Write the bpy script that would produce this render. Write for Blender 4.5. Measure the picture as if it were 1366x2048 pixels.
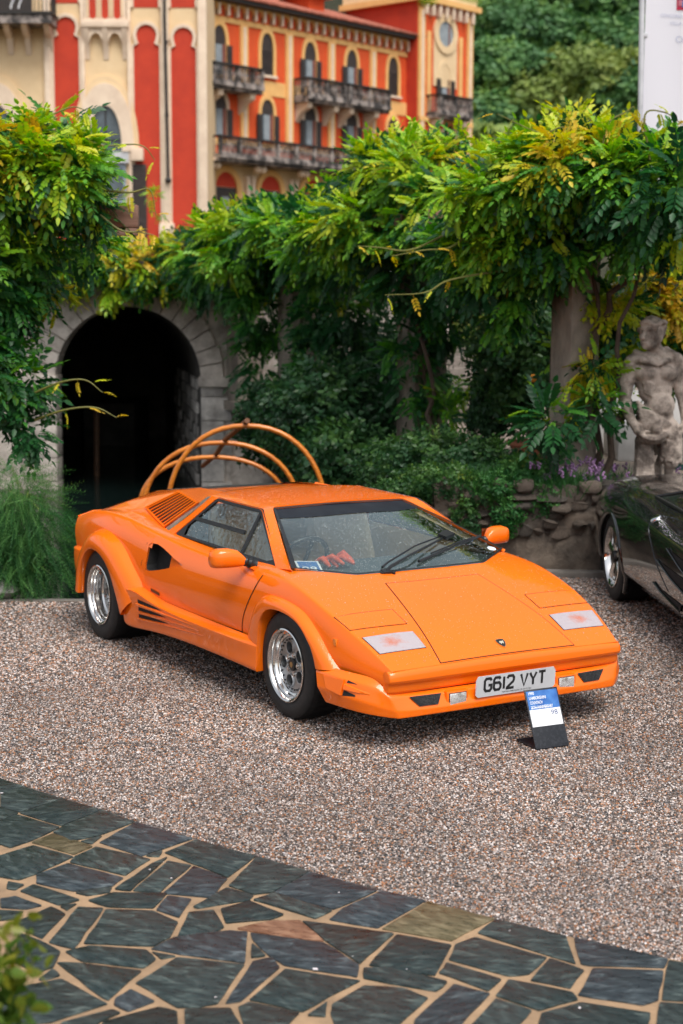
import bpy, bmesh, math, random
import numpy as np
from mathutils import Vector, Matrix, geometry
from mathutils.bvhtree import BVHTree

sc = bpy.context.scene
for o in list(bpy.data.objects):
    bpy.data.objects.remove(o)
RND = random.Random(7)
NR = np.random.default_rng(11)
COL = sc.collection

# ------------------------------------------------------------------ camera
cam_d = bpy.data.cameras.new('camera')
cam = bpy.data.objects.new('camera', cam_d)
COL.objects.link(cam)
cam_d.sensor_fit = 'VERTICAL'
cam_d.sensor_height = 36.0
cam_d.sensor_width = 24.0
cam_d.lens = 56.046
cam_d.clip_start = 0.05
cam_d.clip_end = 3000
cam.location = (0.0, 0.0, 2.2611)
cam.rotation_euler = (Matrix.Rotation(math.radians(90 - 7.3443), 4, 'X') @ Matrix.Rotation(math.radians(0.1703), 4, 'Z')).to_euler()
cam_d.dof.use_dof = True
cam_d.dof.focus_distance = 8.3
cam_d.dof.aperture_fstop = 2.6
sc.camera = cam

# ------------------------------------------------------------------ light
SUN_EL, SUN_AZ = math.radians(60), math.radians(158)      # soft, high, from behind the camera
w = bpy.data.worlds.new('World')
sc.world = w
w.use_nodes = True
nt = w.node_tree
bg = nt.nodes['Background']
sky = nt.nodes.new('ShaderNodeTexSky')
sky.sky_type = 'NISHITA'
sky.sun_disc = False
sky.sun_elevation = SUN_EL
sky.sun_rotation = SUN_AZ
sky.air_density = 1.0
sky.dust_density = 4.0
hs = nt.nodes.new('ShaderNodeHueSaturation')
hs.inputs['Saturation'].default_value = 0.35
hs.inputs['Value'].default_value = 1.0
nt.links.new(sky.outputs[0], hs.inputs['Color'])
nt.links.new(hs.outputs[0], bg.inputs[0])
bg.inputs[1].default_value = 0.11
sd = bpy.data.lights.new('sun', 'SUN')
sd.energy = 1.5
sd.angle = math.radians(35)
sd.color = (1.0, 0.965, 0.92)
sun = bpy.data.objects.new('sun', sd)
COL.objects.link(sun)
sdir = Vector((math.sin(SUN_AZ) * math.cos(SUN_EL), math.cos(SUN_AZ) * math.cos(SUN_EL), math.sin(SUN_EL)))
sun.rotation_euler = (-sdir).to_track_quat('-Z', 'Y').to_euler()
sun.location = (0, 0, 30)
sc.view_settings.view_transform = 'Standard'
sc.view_settings.look = 'None'
sc.view_settings.gamma = 1
sc.view_settings.use_curve_mapping = False
sc.view_settings.exposure = 0.85
sc.cycles.use_denoising = True
sc.cycles.max_bounces = 8
sc.cycles.transparent_max_bounces = 16
sc.cycles.caustics_reflective = False
sc.cycles.caustics_refractive = False

# ------------------------------------------------------------------ materials
def nm(name):
    m = bpy.data.materials.new(name)
    m.use_nodes = True
    n = m.node_tree
    return m, n, n.nodes['Principled BSDF']

def N(n, t, **kw):
    x = n.nodes.new(t)
    for k, v in kw.items():
        if k in x.inputs:
            x.inputs[k].default_value = v
        else:
            setattr(x, k, v)
    return x

def rgba(c):
    return (c[0], c[1], c[2], 1.0)

def M(name, col, rough=0.5, metal=0.0, coat=0.0, coat_rough=0.03, col2=None, nscale=6.0, detail=5.0, ramp=(0.35, 0.65),
      bump=None, spec=0.5, stretch=(1, 1, 1), sheen=0.0, rough2=None, obj_rand=0.0, trans=0.0, ior=1.45, sub=0.0, coords='Object', hue=0.0):
    m, n, b = nm(name)
    b.inputs['Base Color'].default_value = rgba(col)
    b.inputs['Roughness'].default_value = rough
    b.inputs['Metallic'].default_value = metal
    b.inputs['Coat Weight'].default_value = coat
    b.inputs['Coat Roughness'].default_value = coat_rough
    b.inputs['Specular IOR Level'].default_value = spec
    b.inputs['Transmission Weight'].default_value = trans
    b.inputs['IOR'].default_value = ior
    tc = N(n, 'ShaderNodeTexCoord')
    mp = N(n, 'ShaderNodeMapping')
    mp.inputs['Scale'].default_value = stretch
    if coords == 'World':
        ge = N(n, 'ShaderNodeNewGeometry')
        n.links.new(ge.outputs['Position'], mp.inputs['Vector'])
    else:
        n.links.new(tc.outputs[coords], mp.inputs['Vector'])
    out = None
    if col2 is not None:
        no = N(n, 'ShaderNodeTexNoise', Scale=nscale, Detail=detail, Roughness=0.6)
        n.links.new(mp.outputs[0], no.inputs['Vector'])
        cr = N(n, 'ShaderNodeValToRGB')
        cr.color_ramp.elements[0].position = ramp[0]
        cr.color_ramp.elements[1].position = ramp[1]
        cr.color_ramp.elements[0].color = rgba(col)
        cr.color_ramp.elements[1].color = rgba(col2)
        n.links.new(no.outputs['Fac'], cr.inputs[0])
        out = cr.outputs[0]
        if rough2 is not None:
            mr = N(n, 'ShaderNodeMapRange')
            mr.inputs[1].default_value = ramp[0]; mr.inputs[2].default_value = ramp[1]
            mr.inputs[3].default_value = rough; mr.inputs[4].default_value = rough2
            n.links.new(no.outputs['Fac'], mr.inputs[0])
            n.links.new(mr.outputs[0], b.inputs['Roughness'])
    if obj_rand or hue:
        oi = N(n, 'ShaderNodeObjectInfo')
        h = N(n, 'ShaderNodeHueSaturation')
        if out is None:
            h.inputs['Color'].default_value = rgba(col)
        else:
            n.links.new(out, h.inputs['Color'])
        mr = N(n, 'ShaderNodeMapRange')
        mr.inputs[3].default_value = 1 - obj_rand; mr.inputs[4].default_value = 1 + obj_rand
        n.links.new(oi.outputs['Random'], mr.inputs[0])
        n.links.new(mr.outputs[0], h.inputs['Value'])
        out = h.outputs[0]
    if out is not None:
        n.links.new(out, b.inputs['Base Color'])
    if bump:
        sc_, st = bump[0], bump[1]
        no = N(n, 'ShaderNodeTexNoise', Scale=sc_, Detail=6.0, Roughness=0.65)
        n.links.new(mp.outputs[0], no.inputs['Vector'])
        bp = N(n, 'ShaderNodeBump', Strength=st, Distance=bump[2] if len(bump) > 2 else 0.01)
        n.links.new(no.outputs['Fac'], bp.inputs['Height'])
        n.links.new(bp.outputs[0], b.inputs['Normal'])
    return m

# ------------------------------------------------------------------ objects
def tag(o, label=None, cat=None, group=None, kind=None):
    if label: o['label'] = label
    if cat: o['category'] = cat
    if group: o['group'] = group
    if kind: o['kind'] = kind
    return o

def empty(name, loc=(0, 0, 0), rz=0.0, label=None, cat=None, group=None):
    o = bpy.data.objects.new(name, None)
    o.empty_display_size = 0.2
    o.location = loc
    o.rotation_euler = (0, 0, rz)
    COL.objects.link(o)
    return tag(o, label, cat, group)

def link(name, me, mat=None, parent=None, loc=None, rot=None):
    o = bpy.data.objects.new(name, me)
    COL.objects.link(o)
    if mat is not None and not me.materials:
        for mm in (mat if isinstance(mat, (list, tuple)) else [mat]):
            me.materials.append(mm)
    if parent is not None:
        o.parent = parent
    if loc is not None:
        o.location = loc
    if rot is not None:
        o.rotation_euler = rot
    return o

def shade(me, angle=35.0):
    if angle is None:
        return
    me.polygons.foreach_set('use_smooth', [True] * len(me.polygons))
    if angle < 179:
        me.set_sharp_from_angle(angle=math.radians(angle))

def mk(name, verts, faces, mat, parent=None, angle=35.0, loc=None, rot=None):
    me = bpy.data.meshes.new(name)
    me.from_pydata([tuple(v) for v in verts], [], [tuple(f) for f in faces])
    me.validate()
    me.update()
    shade(me, angle)
    return link(name, me, mat, parent, loc, rot)

def fixn(bm):
    bmesh.ops.recalc_face_normals(bm, faces=bm.faces[:])

def bmo(name, bm, mat, parent=None, angle=35.0, recalc=True, loc=None, rot=None):
    if recalc:
        fixn(bm)
    me = bpy.data.meshes.new(name)
    bm.to_mesh(me)
    bm.free()
    shade(me, angle)
    return link(name, me, mat, parent, loc, rot)

def b_box(bm, lo, hi, mtx=None, bevel=0.0):
    x0, y0, z0 = lo; x1, y1, z1 = hi
    vs = [bm.verts.new(Vector(v)) for v in [(x0, y0, z0), (x1, y0, z0), (x1, y1, z0), (x0, y1, z0), (x0, y0, z1), (x1, y0, z1), (x1, y1, z1), (x0, y1, z1)]]
    fs = [bm.faces.new([vs[i] for i in f]) for f in [(3, 2, 1, 0), (4, 5, 6, 7), (0, 1, 5, 4), (1, 2, 6, 5), (2, 3, 7, 6), (3, 0, 4, 7)]]
    if bevel > 0:
        es = list({e for f in fs for e in f.edges})
        r = bmesh.ops.bevel(bm, geom=es, offset=bevel, segments=2, affect='EDGES', profile=0.6)
        vs = list({v for f in r['faces'] for v in f.verts} | {v for v in vs if v.is_valid})
    if mtx is not None:
        for v in vs:
            v.co = mtx @ v.co
    return vs

def box(name, lo, hi, mat, parent=None, bevel=0.0, mtx=None, angle=35.0):
    bm = bmesh.new()
    b_box(bm, lo, hi, mtx, bevel)
    return bmo(name, bm, mat, parent, angle, recalc=False)

def b_tube(bm, pts, rad, seg=8, cap=True):
    pts = [Vector(p) for p in pts]
    n = len(pts)
    rads = rad if hasattr(rad, '__len__') else [rad] * n
    rings = []
    t0 = (pts[1] - pts[0]).normalized()
    up = Vector((0, 0, 1)) if abs(t0.z) < 0.9 else Vector((1, 0, 0))
    u = t0.cross(up).normalized()
    for i, p in enumerate(pts):
        t = (pts[min(i + 1, n - 1)] - pts[max(i - 1, 0)]).normalized()
        u = (u - t * u.dot(t))
        if u.length < 1e-6:
            u = t.orthogonal()
        u.normalize()
        v = t.cross(u)
        rings.append([bm.verts.new(p + (u * math.cos(2 * math.pi * k / seg) + v * math.sin(2 * math.pi * k / seg)) * rads[i]) for k in range(seg)])
    for a, b in zip(rings, rings[1:]):
        for k in range(seg):
            bm.faces.new((a[k], a[(k + 1) % seg], b[(k + 1) % seg], b[k]))
    if cap:
        bm.faces.new(rings[0][::-1]); bm.faces.new(rings[-1])

def tube(name, pts, rad, mat, parent=None, seg=8):
    bm = bmesh.new()
    b_tube(bm, pts, rad, seg)
    return bmo(name, bm, mat, parent, 60)

def b_lathe(bm, prof, seg=32, mtx=None, closed=False):
    """profile [(r, h)] about +Z"""
    rings = []
    for r, h in prof:
        rings.append([bm.verts.new(Vector((r * math.cos(2 * math.pi * k / seg), r * math.sin(2 * math.pi * k / seg), h))) for k in range(seg)])
    prs = list(zip(rings, rings[1:]))
    if closed:
        prs.append((rings[-1], rings[0]))
    for a, b in prs:
        for k in range(seg):
            bm.faces.new((a[k], a[(k + 1) % seg], b[(k + 1) % seg], b[k]))
    if mtx is not None:
        for r in rings:
            for v in r:
                v.co = mtx @ v.co
    return rings

def lathe(name, prof, mat, parent=None, seg=32, mtx=None, angle=35, closed=False):
    bm = bmesh.new()
    b_lathe(bm, prof, seg, mtx, closed)
    return bmo(name, bm, mat, parent, angle)

def b_prism(bm, poly, axis_vec, mtx=None):
    """poly: list of 3D points (planar); extruded by axis_vec"""
    a = [bm.verts.new(Vector(p)) for p in poly]
    b = [bm.verts.new(Vector(p) + Vector(axis_vec)) for p in poly]
    if mtx is not None:
        for v in a + b:
            v.co = mtx @ v.co
    n = len(poly)
    bm.faces.new(a[::-1]); bm.faces.new(b)
    for k in range(n):
        bm.faces.new((a[k], a[(k + 1) % n], b[(k + 1) % n], b[k]))
    return a + b

def prism(name, poly, ax, mat, parent=None, angle=35, bevel=0):
    bm = bmesh.new()
    b_prism(bm, poly, ax)
    fixn(bm)
    if bevel:
        bmesh.ops.bevel(bm, geom=bm.edges[:], offset=bevel, segments=2, affect='EDGES', profile=0.6, clamp_overlap=True)
    return bmo(name, bm, mat, parent, angle)

def copy_tree(o, parent=None):
    c = o.copy()
    COL.objects.link(c)
    if parent is not None:
        c.parent = parent
    for ch in list(o.children):
        copy_tree(ch, c)
    return c

def eval_mesh(o, name):
    dg = bpy.context.evaluated_depsgraph_get()
    me = bpy.data.meshes.new_from_object(o.evaluated_get(dg))
    me.name = name
    return me

def subsurf(name, verts, faces, creases, level=3, mirror=False):
    """Catmull-Clark a hand-laid cage, returns a mesh. creases {(i,j): w}"""
    verts = [tuple(v) for v in verts]
    faces = [tuple(f) for f in faces]
    creases = dict(creases)
    if mirror:
        mp = {}
        nv = list(verts)
        for i, v in enumerate(verts):
            if abs(v[1]) < 1e-6:
                mp[i] = i
            else:
                mp[i] = len(nv)
                nv.append((v[0], -v[1], v[2]))
        faces = faces + [tuple(mp[i] for i in f[::-1]) for f in faces]
        creases.update({(mp[i], mp[j]): w_ for (i, j), w_ in list(creases.items())})
        verts = nv
    me = bpy.data.meshes.new(name)
    me.from_pydata(verts, [], faces)
    me.update()
    at = me.attributes.new('crease_edge', 'FLOAT', 'EDGE')
    cr = {}
    for (i, j), w_ in creases.items():
        cr[(min(i, j), max(i, j))] = w_
    for e in me.edges:
        k = (min(e.vertices), max(e.vertices))
        if k in cr:
            at.data[e.index].value = cr[k]
    o = bpy.data.objects.new(name, me)
    COL.objects.link(o)
    md = o.modifiers.new('s', 'SUBSURF')
    md.levels = level; md.render_levels = level
    md.boundary_smooth = 'PRESERVE_CORNERS'
    r = eval_mesh(o, name)
    bpy.data.objects.remove(o)
    bpy.data.meshes.remove(me)
    at = r.attributes.get('crease_edge')
    if at:
        r.attributes.remove(at)
    return r

FONT = None
def text_mesh(s, size, bold=0.0, extrude=0.0, spacing=1.0, align='LEFT'):
    cu = bpy.data.curves.new('lettering', 'FONT')
    cu.body = s
    cu.size = size
    cu.offset = bold
    cu.extrude = extrude
    cu.space_character = spacing
    cu.align_x = align
    cu.resolution_u = 3
    o = bpy.data.objects.new('lettering', cu)
    COL.objects.link(o)
    me = eval_mesh(o, 'lettering')
    bpy.data.objects.remove(o)
    bpy.data.curves.remove(cu)
    return me

def frame(origin, xdir, ydir):
    x = Vector(xdir).normalized()
    z = x.cross(Vector(ydir)).normalized()
    y = z.cross(x)
    return Matrix(((x.x, y.x, z.x, origin[0]), (x.y, y.y, z.y, origin[1]), (x.z, y.z, z.z, origin[2]), (0, 0, 0, 1)))

def lettering(s, size, mtx, mat, parent, bold=0.0, width=None, spacing=1.0, name='lettering'):
    me = text_mesh(s, size, bold, 0.0, spacing)
    me.transform(Matrix.Identity(4))
    if width:
        xs = [v.co.x for v in me.vertices]
        k = width / (max(xs) - min(xs))
        x0 = min(xs)
        for v in me.vertices:
            v.co.x = (v.co.x - x0) * k
    me.transform(mtx)
    return link(name, me, mat, parent)
STONES = [[(-1.84,7.51),(-1.636,7.428),(-1.495,7.306),(-1.587,7.197),(-1.727,7.031)],[(-1.494,7.298),(-1.281,7.119),(-1.441,6.915),(-1.544,6.995),(-1.587,7.197)],[(-1.281,7.119),(-1.074,6.955),(-1.219,6.729),(-1.439,6.904)],[(-1.074,6.955),(-0.902,6.791),(-1.04,6.596),(-1.146,6.529),(-1.243,6.644),(-1.217,6.719)],[(-0.901,6.784),(-0.627,6.566),(-0.739,6.436),(-0.823,6.342),(-1.024,6.514)],[(-0.621,6.556),(-0.348,6.355),(-0.447,6.099),(-0.734,6.389)],[(-0.348,6.355),(-0.122,6.171),(-0.266,5.936),(-0.335,5.914),(-0.44,6.009)],[(-0.122,6.171),(0.146,5.965),(0.0,5.789),(-0.027,5.764),(-0.261,5.936)],[(-1.605,6.958),(-1.544,6.995),(-1.439,6.904),(-1.502,6.796),(-1.554,6.726)],[(-1.554,6.726),(-1.502,6.796),(-1.447,6.886),(-1.221,6.712),(-1.314,6.527),(-1.383,6.44),(-1.435,6.484),(-1.491,6.445)],[(-1.311,6.511),(-1.24,6.627),(-1.038,6.465),(-1.102,6.361)],[(-1.107,6.523),(-1.02,6.599),(-1.048,6.491)],[(-1.478,6.29),(-1.407,6.352),(-1.294,6.479),(-1.098,6.339),(-1.217,6.13),(-1.27,6.066),(-1.353,6.1),(-1.432,6.085)],[(-1.098,6.339),(-1.027,6.462),(-0.778,6.311),(-0.857,6.118),(-1.107,6.269)],[(-1.217,6.13),(-1.111,6.263),(-0.859,6.095),(-0.891,5.999),(-1.032,5.943),(-1.198,6.03)],[(-0.882,5.969),(-0.77,6.251),(-0.712,6.333),(-0.814,5.95)],[(-0.708,6.297),(-0.603,6.243),(-0.698,5.932),(-0.808,5.951)],[(-0.596,6.229),(-0.446,6.087),(-0.495,5.88),(-0.69,5.924)],[(-0.808,6.348),(-0.742,6.42),(-0.747,6.336)],[(-0.444,5.992),(-0.332,5.908),(-0.346,5.855),(-0.539,5.77),(-0.56,5.788)],[(-0.337,5.86),(-0.256,5.936),(-0.027,5.756),(-0.093,5.672)],[(-1.246,5.947),(-1.207,6.025),(-0.993,5.855),(-1.066,5.797)],[(-0.967,5.85),(-0.882,5.936),(-0.668,5.93),(-0.704,5.771),(-0.879,5.783)],[(-1.03,5.93),(-0.89,5.994),(-0.891,5.934),(-0.975,5.898)],[(-0.665,5.903),(-0.568,5.866),(-0.598,5.678),(-0.694,5.753)],[(-0.452,5.768),(-0.346,5.852),(-0.207,5.714),(-0.254,5.664),(-0.423,5.625)],[(-1.313,6.052),(-1.237,6.016),(-1.263,5.955),(-1.301,5.968)],[(-1.304,5.866),(-1.25,5.893),(-1.126,5.796),(-1.184,5.757),(-1.284,5.774)],[(-1.062,5.786),(-0.999,5.816),(-1.028,5.746)],[(-1.197,5.632),(-1.093,5.789),(-1.024,5.713),(-1.069,5.475),(-1.166,5.559)],[(-0.991,5.782),(-0.892,5.77),(-0.939,5.384),(-1.042,5.443)],[(-0.883,5.757),(-0.701,5.746),(-0.596,5.636),(-0.611,5.492),(-0.662,5.411),(-0.915,5.432)],[(-0.57,5.734),(-0.476,5.76),(-0.423,5.589),(-0.454,5.541),(-0.587,5.504)],[(-0.381,5.575),(-0.254,5.651),(-0.148,5.657),(-0.056,5.462),(-0.21,5.495)],[(-0.672,5.388),(-0.598,5.497),(-0.399,5.558),(-0.335,5.546),(-0.328,5.267),(-0.563,5.34)],[(-0.97,5.364),(-0.89,5.416),(-0.683,5.381),(-0.638,5.3),(-0.674,5.222),(-0.894,5.276)],[(-0.665,5.364),(-0.569,5.324),(-0.624,5.298)],[(-0.328,5.539),(-0.057,5.448),(0.067,5.255),(0.059,5.153),(0.034,5.166),(-0.192,5.247),(-0.249,5.329),(-0.315,5.471)],[(-0.142,5.65),(0.197,5.534),(0.068,5.261),(-0.053,5.462)],[(-0.315,5.441),(-0.258,5.329),(-0.312,5.313)],[(-1.339,5.761),(-1.185,5.737),(-1.203,5.661),(-1.309,5.623)],[(-1.171,5.54),(-1.07,5.459),(-0.982,5.364),(-0.984,5.23),(-1.027,5.179),(-1.122,5.264)],[(-0.984,5.273),(-0.892,5.265),(-0.676,5.201),(-0.758,4.964),(-0.792,4.998)],[(-0.57,5.32),(-0.328,5.259),(-0.398,4.943),(-0.462,4.912),(-0.528,4.912),(-0.689,5.103)],[(-0.304,5.285),(-0.235,5.322),(-0.206,5.232),(-0.324,4.961),(-0.376,4.943)],[(-0.189,5.225),(0.072,5.128),(-0.033,5.002),(-0.121,4.882),(-0.3,4.973)],[(-1.187,5.0),(-0.941,5.136),(-0.753,4.941),(-0.915,4.803),(-1.023,4.775),(-1.124,4.721)],[(-0.739,4.983),(-0.697,5.057),(-0.602,4.961),(-0.682,4.882),(-0.736,4.931)],[(-1.019,5.127),(-0.986,5.22),(-0.946,5.159),(-1.006,5.117)],[(-0.754,4.812),(-0.587,4.921),(-0.524,4.889),(-0.49,4.656),(-0.744,4.637)],[(-0.482,4.656),(-0.504,4.902),(-0.353,4.913),(-0.314,4.798),(-0.289,4.657)],[(-0.332,4.922),(-0.299,4.961),(-0.128,4.879),(-0.16,4.799),(-0.171,4.658),(-0.281,4.658)],[(-0.108,4.858),(-0.041,4.963),(-0.045,4.849)],[(-0.883,4.804),(-0.734,4.901),(-0.702,4.875),(-0.761,4.804),(-0.786,4.654),(-0.904,4.653)],[(0.161,5.965),(0.328,5.858),(0.137,5.584),(-0.044,5.665),(0.005,5.777)],[(0.331,5.853),(0.576,5.679),(0.398,5.467),(0.149,5.577)],[(0.576,5.674),(0.817,5.517),(0.816,5.267),(0.496,5.543)],[(0.842,5.505),(1.145,5.313),(1.116,5.237),(0.87,5.252),(0.832,5.267)],[(1.144,5.311),(1.233,5.263),(1.168,4.971),(1.054,4.98)],[(0.097,5.251),(0.204,5.529),(0.399,5.436),(0.323,5.167)],[(0.408,5.437),(0.485,5.507),(0.725,5.326),(0.643,5.18),(0.571,5.165),(0.376,5.301)],[(0.368,5.283),(0.548,5.141),(0.492,5.045),(0.334,5.192)],[(0.079,5.233),(0.161,5.238),(0.364,5.119),(0.32,5.04),(0.078,5.144)],[(0.731,5.319),(0.839,5.217),(0.768,5.067),(0.64,5.132)],[(0.783,5.015),(0.867,5.233),(1.109,5.213),(1.045,4.98),(0.985,4.94)],[(0.511,5.009),(0.568,5.14),(0.772,5.041),(0.783,4.982),(0.643,4.898)],[(-0.028,4.943),(0.079,5.091),(0.216,5.071),(0.292,4.994),(0.189,4.798),(0.129,4.673),(0.001,4.672),(-0.032,4.871)],[(0.382,5.103),(0.499,5.029),(0.386,4.799),(0.313,4.674),(0.209,4.673),(0.238,4.831)],[(0.428,4.82),(0.511,4.994),(0.622,4.903),(0.57,4.8),(0.512,4.675),(0.353,4.674)],[(0.648,4.885),(0.787,4.966),(1.002,4.887),(0.978,4.803),(0.928,4.678),(0.592,4.676)],[(1.007,4.824),(1.045,4.968),(1.165,4.955),(1.104,4.679),(0.96,4.678)]]
# ------------------------------------------------------------------ the setting
def gravel_mat():
    m, n, b = nm('gravel_bed')
    ge = N(n, 'ShaderNodeNewGeometry')
    vo = N(n, 'ShaderNodeTexVoronoi', Scale=95.0)
    n.links.new(ge.outputs['Position'], vo.inputs['Vector'])
    sp = N(n, 'ShaderNodeSeparateColor')
    n.links.new(vo.outputs['Color'], sp.inputs[0])
    cr = N(n, 'ShaderNodeValToRGB')
    pebble_ramp(cr)
    n.links.new(sp.outputs[0], cr.inputs[0])
    no = N(n, 'ShaderNodeTexNoise', Scale=0.9, Detail=4.0)
    n.links.new(ge.outputs['Position'], no.inputs['Vector'])
    mr = N(n, 'ShaderNodeMapRange')
    mr.inputs[1].default_value = 0.3; mr.inputs[2].default_value = 0.7; mr.inputs[3].default_value = 0.30; mr.inputs[4].default_value = 0.55  # bed toned down: shade in the crevices between pebbles put into its colour
    n.links.new(no.outputs['Fac'], mr.inputs[0])
    h = N(n, 'ShaderNodeHueSaturation')
    n.links.new(cr.outputs[0], h.inputs['Color']); n.links.new(mr.outputs[0], h.inputs['Value'])
    n.links.new(h.outputs[0], b.inputs['Base Color'])
    b.inputs['Roughness'].default_value = 0.6
    bp = N(n, 'ShaderNodeBump', Strength=1.0, Distance=0.008)
    bp.invert = True
    n.links.new(vo.outputs['Distance'], bp.inputs['Height'])
    n.links.new(bp.outputs[0], b.inputs['Normal'])
    return m

def pebble_ramp(cr):
    cols = [(0.0, (0.030, 0.030, 0.032)), (0.13, (0.10, 0.085, 0.075)), (0.30, (0.26, 0.165, 0.11)), (0.45, (0.40, 0.31, 0.27)), (0.60, (0.20, 0.17, 0.16)),
            (0.70, (0.58, 0.50, 0.45)), (0.82, (0.36, 0.14, 0.05)), (0.90, (0.64, 0.585, 0.56)), (0.97, (0.42, 0.22, 0.12))]
    r = cr.color_ramp
    r.interpolation = 'CONSTANT'
    while len(r.elements) < len(cols):
        r.elements.new(0.5)
    for e, (p, c) in zip(r.elements, cols):
        e.position = p; e.color = rgba(c)

MAT_GRAVEL = gravel_mat()
MAT_CONC = M('old_concrete', (0.20, 0.18, 0.16), 0.8, col2=(0.09, 0.08, 0.07), nscale=3.0, bump=(14, 0.5, 0.02))
MAT_SOIL = M('soil', (0.06, 0.045, 0.03), 0.9, col2=(0.12, 0.10, 0.06), nscale=4.0, bump=(20, 0.6, 0.03))

QY = 12.12          # far edge of the court, above the dock
WALL_Y = 13.55      # foot of the rock wall on the right
court = mk('gravel_ground', [(-40, -30, 0), (60, -30, 0), (60, WALL_Y + .3, 0), (0.75, WALL_Y + .3, 0), (0.75, QY, 0), (-40, QY, 0)], [(0, 1, 2, 3, 4, 5)], MAT_GRAVEL, angle=None)
tag(court, kind='structure')
quay = mk('quay_wall', [(-40, QY, -0.004), (0.75, QY, -0.004), (0.75, QY + .12, -0.004), (-40, QY + .12, -0.004), (-40, QY + .12, -2), (0.75, QY + .12, -2)],
          [(0, 1, 2, 3), (3, 2, 5, 4)], MAT_CONC, angle=None)
tag(quay, kind='structure')

# loose pebbles on the bed: real stones, instanced by geometry nodes on one sheet
def pebbles():
    m, n, b = nm('pebble')
    at = N(n, 'ShaderNodeAttribute')
    at.attribute_type = 'INSTANCER'; at.attribute_name = 'tone'
    cr = N(n, 'ShaderNodeValToRGB'); pebble_ramp(cr)
    n.links.new(at.outputs['Fac'], cr.inputs[0])
    ge = N(n, 'ShaderNodeNewGeometry'); no = N(n, 'ShaderNodeTexNoise', Scale=0.8, Detail=5.0, Roughness=0.6); n.links.new(ge.outputs['Position'], no.inputs['Vector'])
    mr = N(n, 'ShaderNodeMapRange'); mr.inputs[1].default_value = 0.32; mr.inputs[2].default_value = 0.66; mr.inputs[3].default_value = 0.70; mr.inputs[4].default_value = 1.12
    hv = N(n, 'ShaderNodeHueSaturation', Saturation=0.98); n.links.new(no.outputs['Fac'], mr.inputs[0]); n.links.new(mr.outputs[0], hv.inputs['Value'])
    n.links.new(cr.outputs[0], hv.inputs['Color']); n.links.new(hv.outputs[0], b.inputs['Base Color'])
    b.inputs['Roughness'].default_value = 0.38
    # (y0, y1, half width, density, scale)
    bands = [(4.6, 6.2, 1.75, 11000, 0.80), (6.2, 7.6, 2.1, 9500, 0.88), (7.6, 9.4, 2.5, 7500, 1.0), (9.4, 11.2, 3.0, 5200, 1.2), (11.2, 13.5, 3.4, 3400, 1.4)]
    vs, fs, den, scl = [], [], [], []
    x_edge = lambda y: [(-1.64, 7.43), (-1.13, 6.98), (-0.42, 6.39), (0.15, 5.96), (0.59, 5.66), (1.19, 5.30), (1.8, 4.93)]
    E = x_edge(0)
    def edge_y(x):
        if x <= E[0][0]:
            return E[0][1] + (E[0][0] - x) * 0.88
        for (a, b_), (c, d) in zip(E, E[1:]):
            if x <= c:
                return b_ + (d - b_) * (x - a) / (c - a)
        return E[-1][1] - (x - E[-1][0]) * 0.61
    for y0, y1, hw, dn, s in bands:
        hw += 1.3
        nx = 36
        ny = 8
        for i in range(nx):
            for j in range(ny):
                xa, xb = -hw + 2 * hw * i / nx, -hw + 2 * hw * (i + 1) / nx
                ya, yb = y0 + (y1 - y0) * j / ny, y0 + (y1 - y0) * (j + 1) / ny
                if yb <= edge_y((xa + xb) / 2) + 0.02:
                    continue
                if ya > QY - .1 and xa < 0.7:
                    continue
                q = [(xa, max(ya, edge_y(xa) + .015)), (xb, max(ya, edge_y(xb) + .015)), (xb, max(yb, edge_y(xb) + .02)), (xa, max(yb, edge_y(xa) + .02))]
                k = len(vs)
                vs += [(x, y, 0.001) for x, y in q]
                fs.append((k, k + 1, k + 2, k + 3))
                den += [dn] * 4
                scl += [s] * 4
    o = mk('pebbles', vs, fs, m, angle=None)
    o.data.attributes.new('dens', 'FLOAT', 'POINT').data.foreach_set('value', den)
    o.data.attributes.new('scl', 'FLOAT', 'POINT').data.foreach_set('value', scl)
    tag(o, 'wet pink, white and brown pebbles covering the court around the orange car', 'gravel', kind='stuff')
    g = bpy.data.node_groups.new('pebble_scatter', 'GeometryNodeTree')
    g.interface.new_socket('Geometry', in_out='INPUT', socket_type='NodeSocketGeometry')
    g.interface.new_socket('Geometry', in_out='OUTPUT', socket_type='NodeSocketGeometry')
    gi = g.nodes.new('NodeGroupInput'); go = g.nodes.new('NodeGroupOutput')
    dp = g.nodes.new('GeometryNodeDistributePointsOnFaces')
    na = g.nodes.new('GeometryNodeInputNamedAttribute'); na.data_type = 'FLOAT'; na.inputs['Name'].default_value = 'dens'
    ns = g.nodes.new('GeometryNodeInputNamedAttribute'); ns.data_type = 'FLOAT'; ns.inputs['Name'].default_value = 'scl'
    ico = g.nodes.new('GeometryNodeMeshIcoSphere'); ico.inputs['Radius'].default_value = 0.0052; ico.inputs['Subdivisions'].default_value = 1
    sm = g.nodes.new('GeometryNodeSetMaterial'); sm.inputs['Material'].default_value = m
    iop = g.nodes.new('GeometryNodeInstanceOnPoints')
    rs = g.nodes.new('FunctionNodeRandomValue'); rs.data_type = 'FLOAT_VECTOR'
    rs.inputs[0].default_value = (0.5, 0.5, 0.4); rs.inputs[1].default_value = (1.9, 1.4, 1.15)
    rr = g.nodes.new('FunctionNodeRandomValue'); rr.data_type = 'FLOAT_VECTOR'
    rr.inputs[0].default_value = (-0.5, -0.5, 0); rr.inputs[1].default_value = (0.5, 0.5, 6.28)
    vm = g.nodes.new('ShaderNodeVectorMath'); vm.operation = 'SCALE'
    rt = g.nodes.new('FunctionNodeRandomValue'); rt.data_type = 'FLOAT'; rt.inputs['Seed'].default_value = 5
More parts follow.
